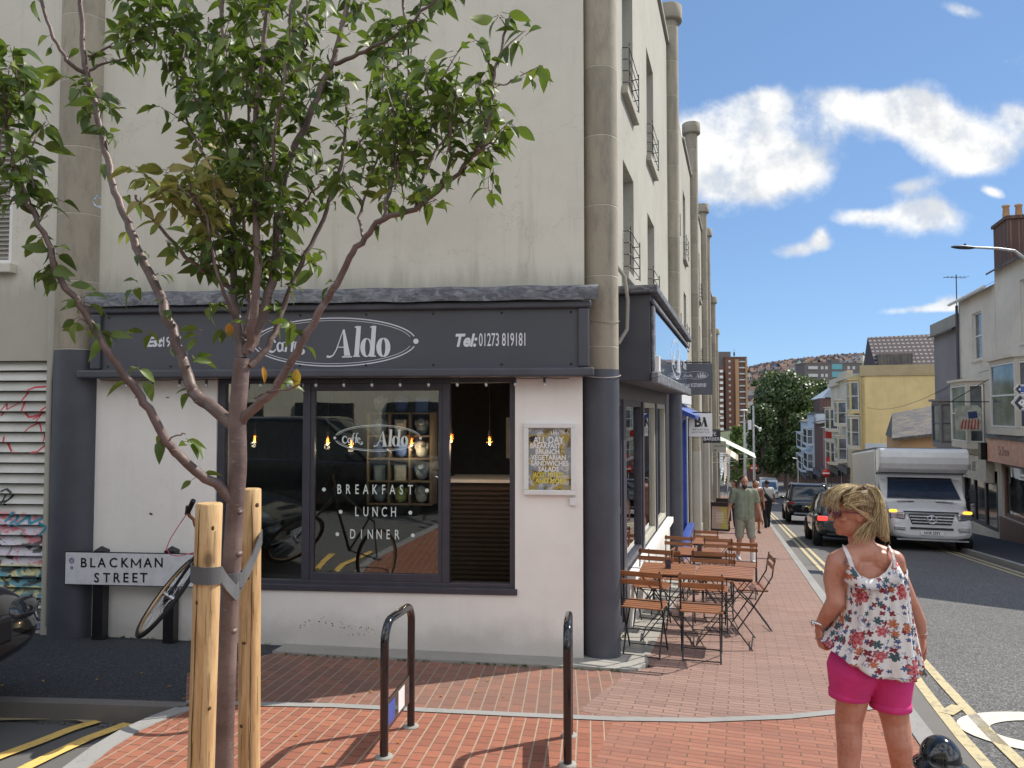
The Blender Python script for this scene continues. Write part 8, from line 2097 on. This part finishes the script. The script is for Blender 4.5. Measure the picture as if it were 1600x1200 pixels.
for k in range(90):
    u = rw_.random(); x, y = (rw_.uniform(-2.6,-.2), rw_.uniform(2.6,5.6)) if u < .7 else (rw_.uniform(-4.5,.5), rw_.uniform(5.4,6.2))
    p_ = gp_((x, y), .006)
    if x < -1.9 and y < 5: continue
    a = rw_.uniform(0, 2*PI); leaf_into(fl, p_, Vector((math.cos(a), math.sin(a), .05)), rw_.uniform(.02,.05), rw_.uniform(.012,.024), rw_.uniform(-.3,.1), 0, Vector((0,0,1)))
tag(fl.build('fallen_leaves', m_leafo), kind='stuff')
# gutter drain grate
M = FS(15.6, 1.33, gs(15.6)-ROAD_DROP+.004); mb = MB(M)
for k in range(8): mb.box(-.16,.16,-.2+k*.05,-.2+k*.05+.025,0,.012)
mb.box(-.18,-.161,-.22,.2,0,.014); mb.box(.161,.18,-.22,.2,0,.014); o = mb.build('drain_grate', m_black); tag(o, 'cast iron drain grate in the gutter beside the yellow lines', 'drain cover')
# wires and aerials on the right
def wire(a, b, sag, name, label, r=.012):
    mb = MB(); mb.tube([a+(b-a)*(i/14)-Vector((0,0,sag*4*(i/14)*(1-i/14))) for i in range(15)], r, 5); o = mb.build(name, m_black); tag(o, label, 'wire')
wire(P(31.8,8.1,2.95), P(57,8.6,2.0), .5, 'overhead_wire', 'thin overhead wire from the white house towards the yellow building')
wire(P(24,8.1,3.4), P(29.0,7.9,3.0), .05, 'overhead_wire', 'short drooping cable on the front of the near white house', .01)
def aerial(p, label):
    t = thing('tv_aerial', label, 'aerial', Matrix.Translation(p)); mb = MB(); mb.tube([p, p+Vector((0,0,1.6))], .02, 5); mb.tube([p+Vector((-.5,0,1.5)), p+Vector((.5,.2,1.5))], .012, 5)
    for k in range(6): c = p+Vector((-.4+k*.16,.0,1.5)); mb.tube([c+Vector((0,-.2,0)), c+Vector((0,.2,0))], .008, 4)
    mb.build('mast', m_black, t)
aerial(P(63.5, 10, 5.4), 'television aerial on the chimney beside the yellow building'); aerial(P(33.5, 8.4, 5.6), 'television aerial on the grey house parapet')
# extra chimneys on the bay fronted row
for s_, z_ in ((68.6, 4.4), (75.3, 3.0), (101, 1.7)):
    M = RWF(8.2); mb = MB(M); mb.box(-s_-.5, -s_+.5, 2.2, 3.6, z_-1.5, z_+1.5); mb.box(-s_-.56, -s_+.56, 2.14, 3.66, z_+1.501, z_+1.62)
    for k in range(3): mb.lathe([(.13,z_+1.62),(.10,z_+2.05),(.13,z_+2.1)], 8, (-s_, 2.5+k*.4, 0))
    o = mb.build('chimney_stack', m_brickw); tag(o, {68.6:'brick chimney stack between the two cream terrace houses',75.3:'brick chimney stack above the mural shop',101:'brick chimney stack over the pale blue houses'}[s_], 'chimney')
# cafe condiment holders on two tables
for (s_, v_, lab) in ((7.72,-.72,'small metal menu holder on the nearest cafe table'),(9.85,-.52,'small metal menu holder on the middle cafe table')):
    M = FS(s_, v_, gs(s_)+.719); mb = MB(M); mb.box(-.03,.03,-.02,.02,0,.012); mb.box(-.028,.028,-.003,.003,.012,.09); o = mb.build('menu_holder', m_frame); tag(o, lab, 'menu holder')
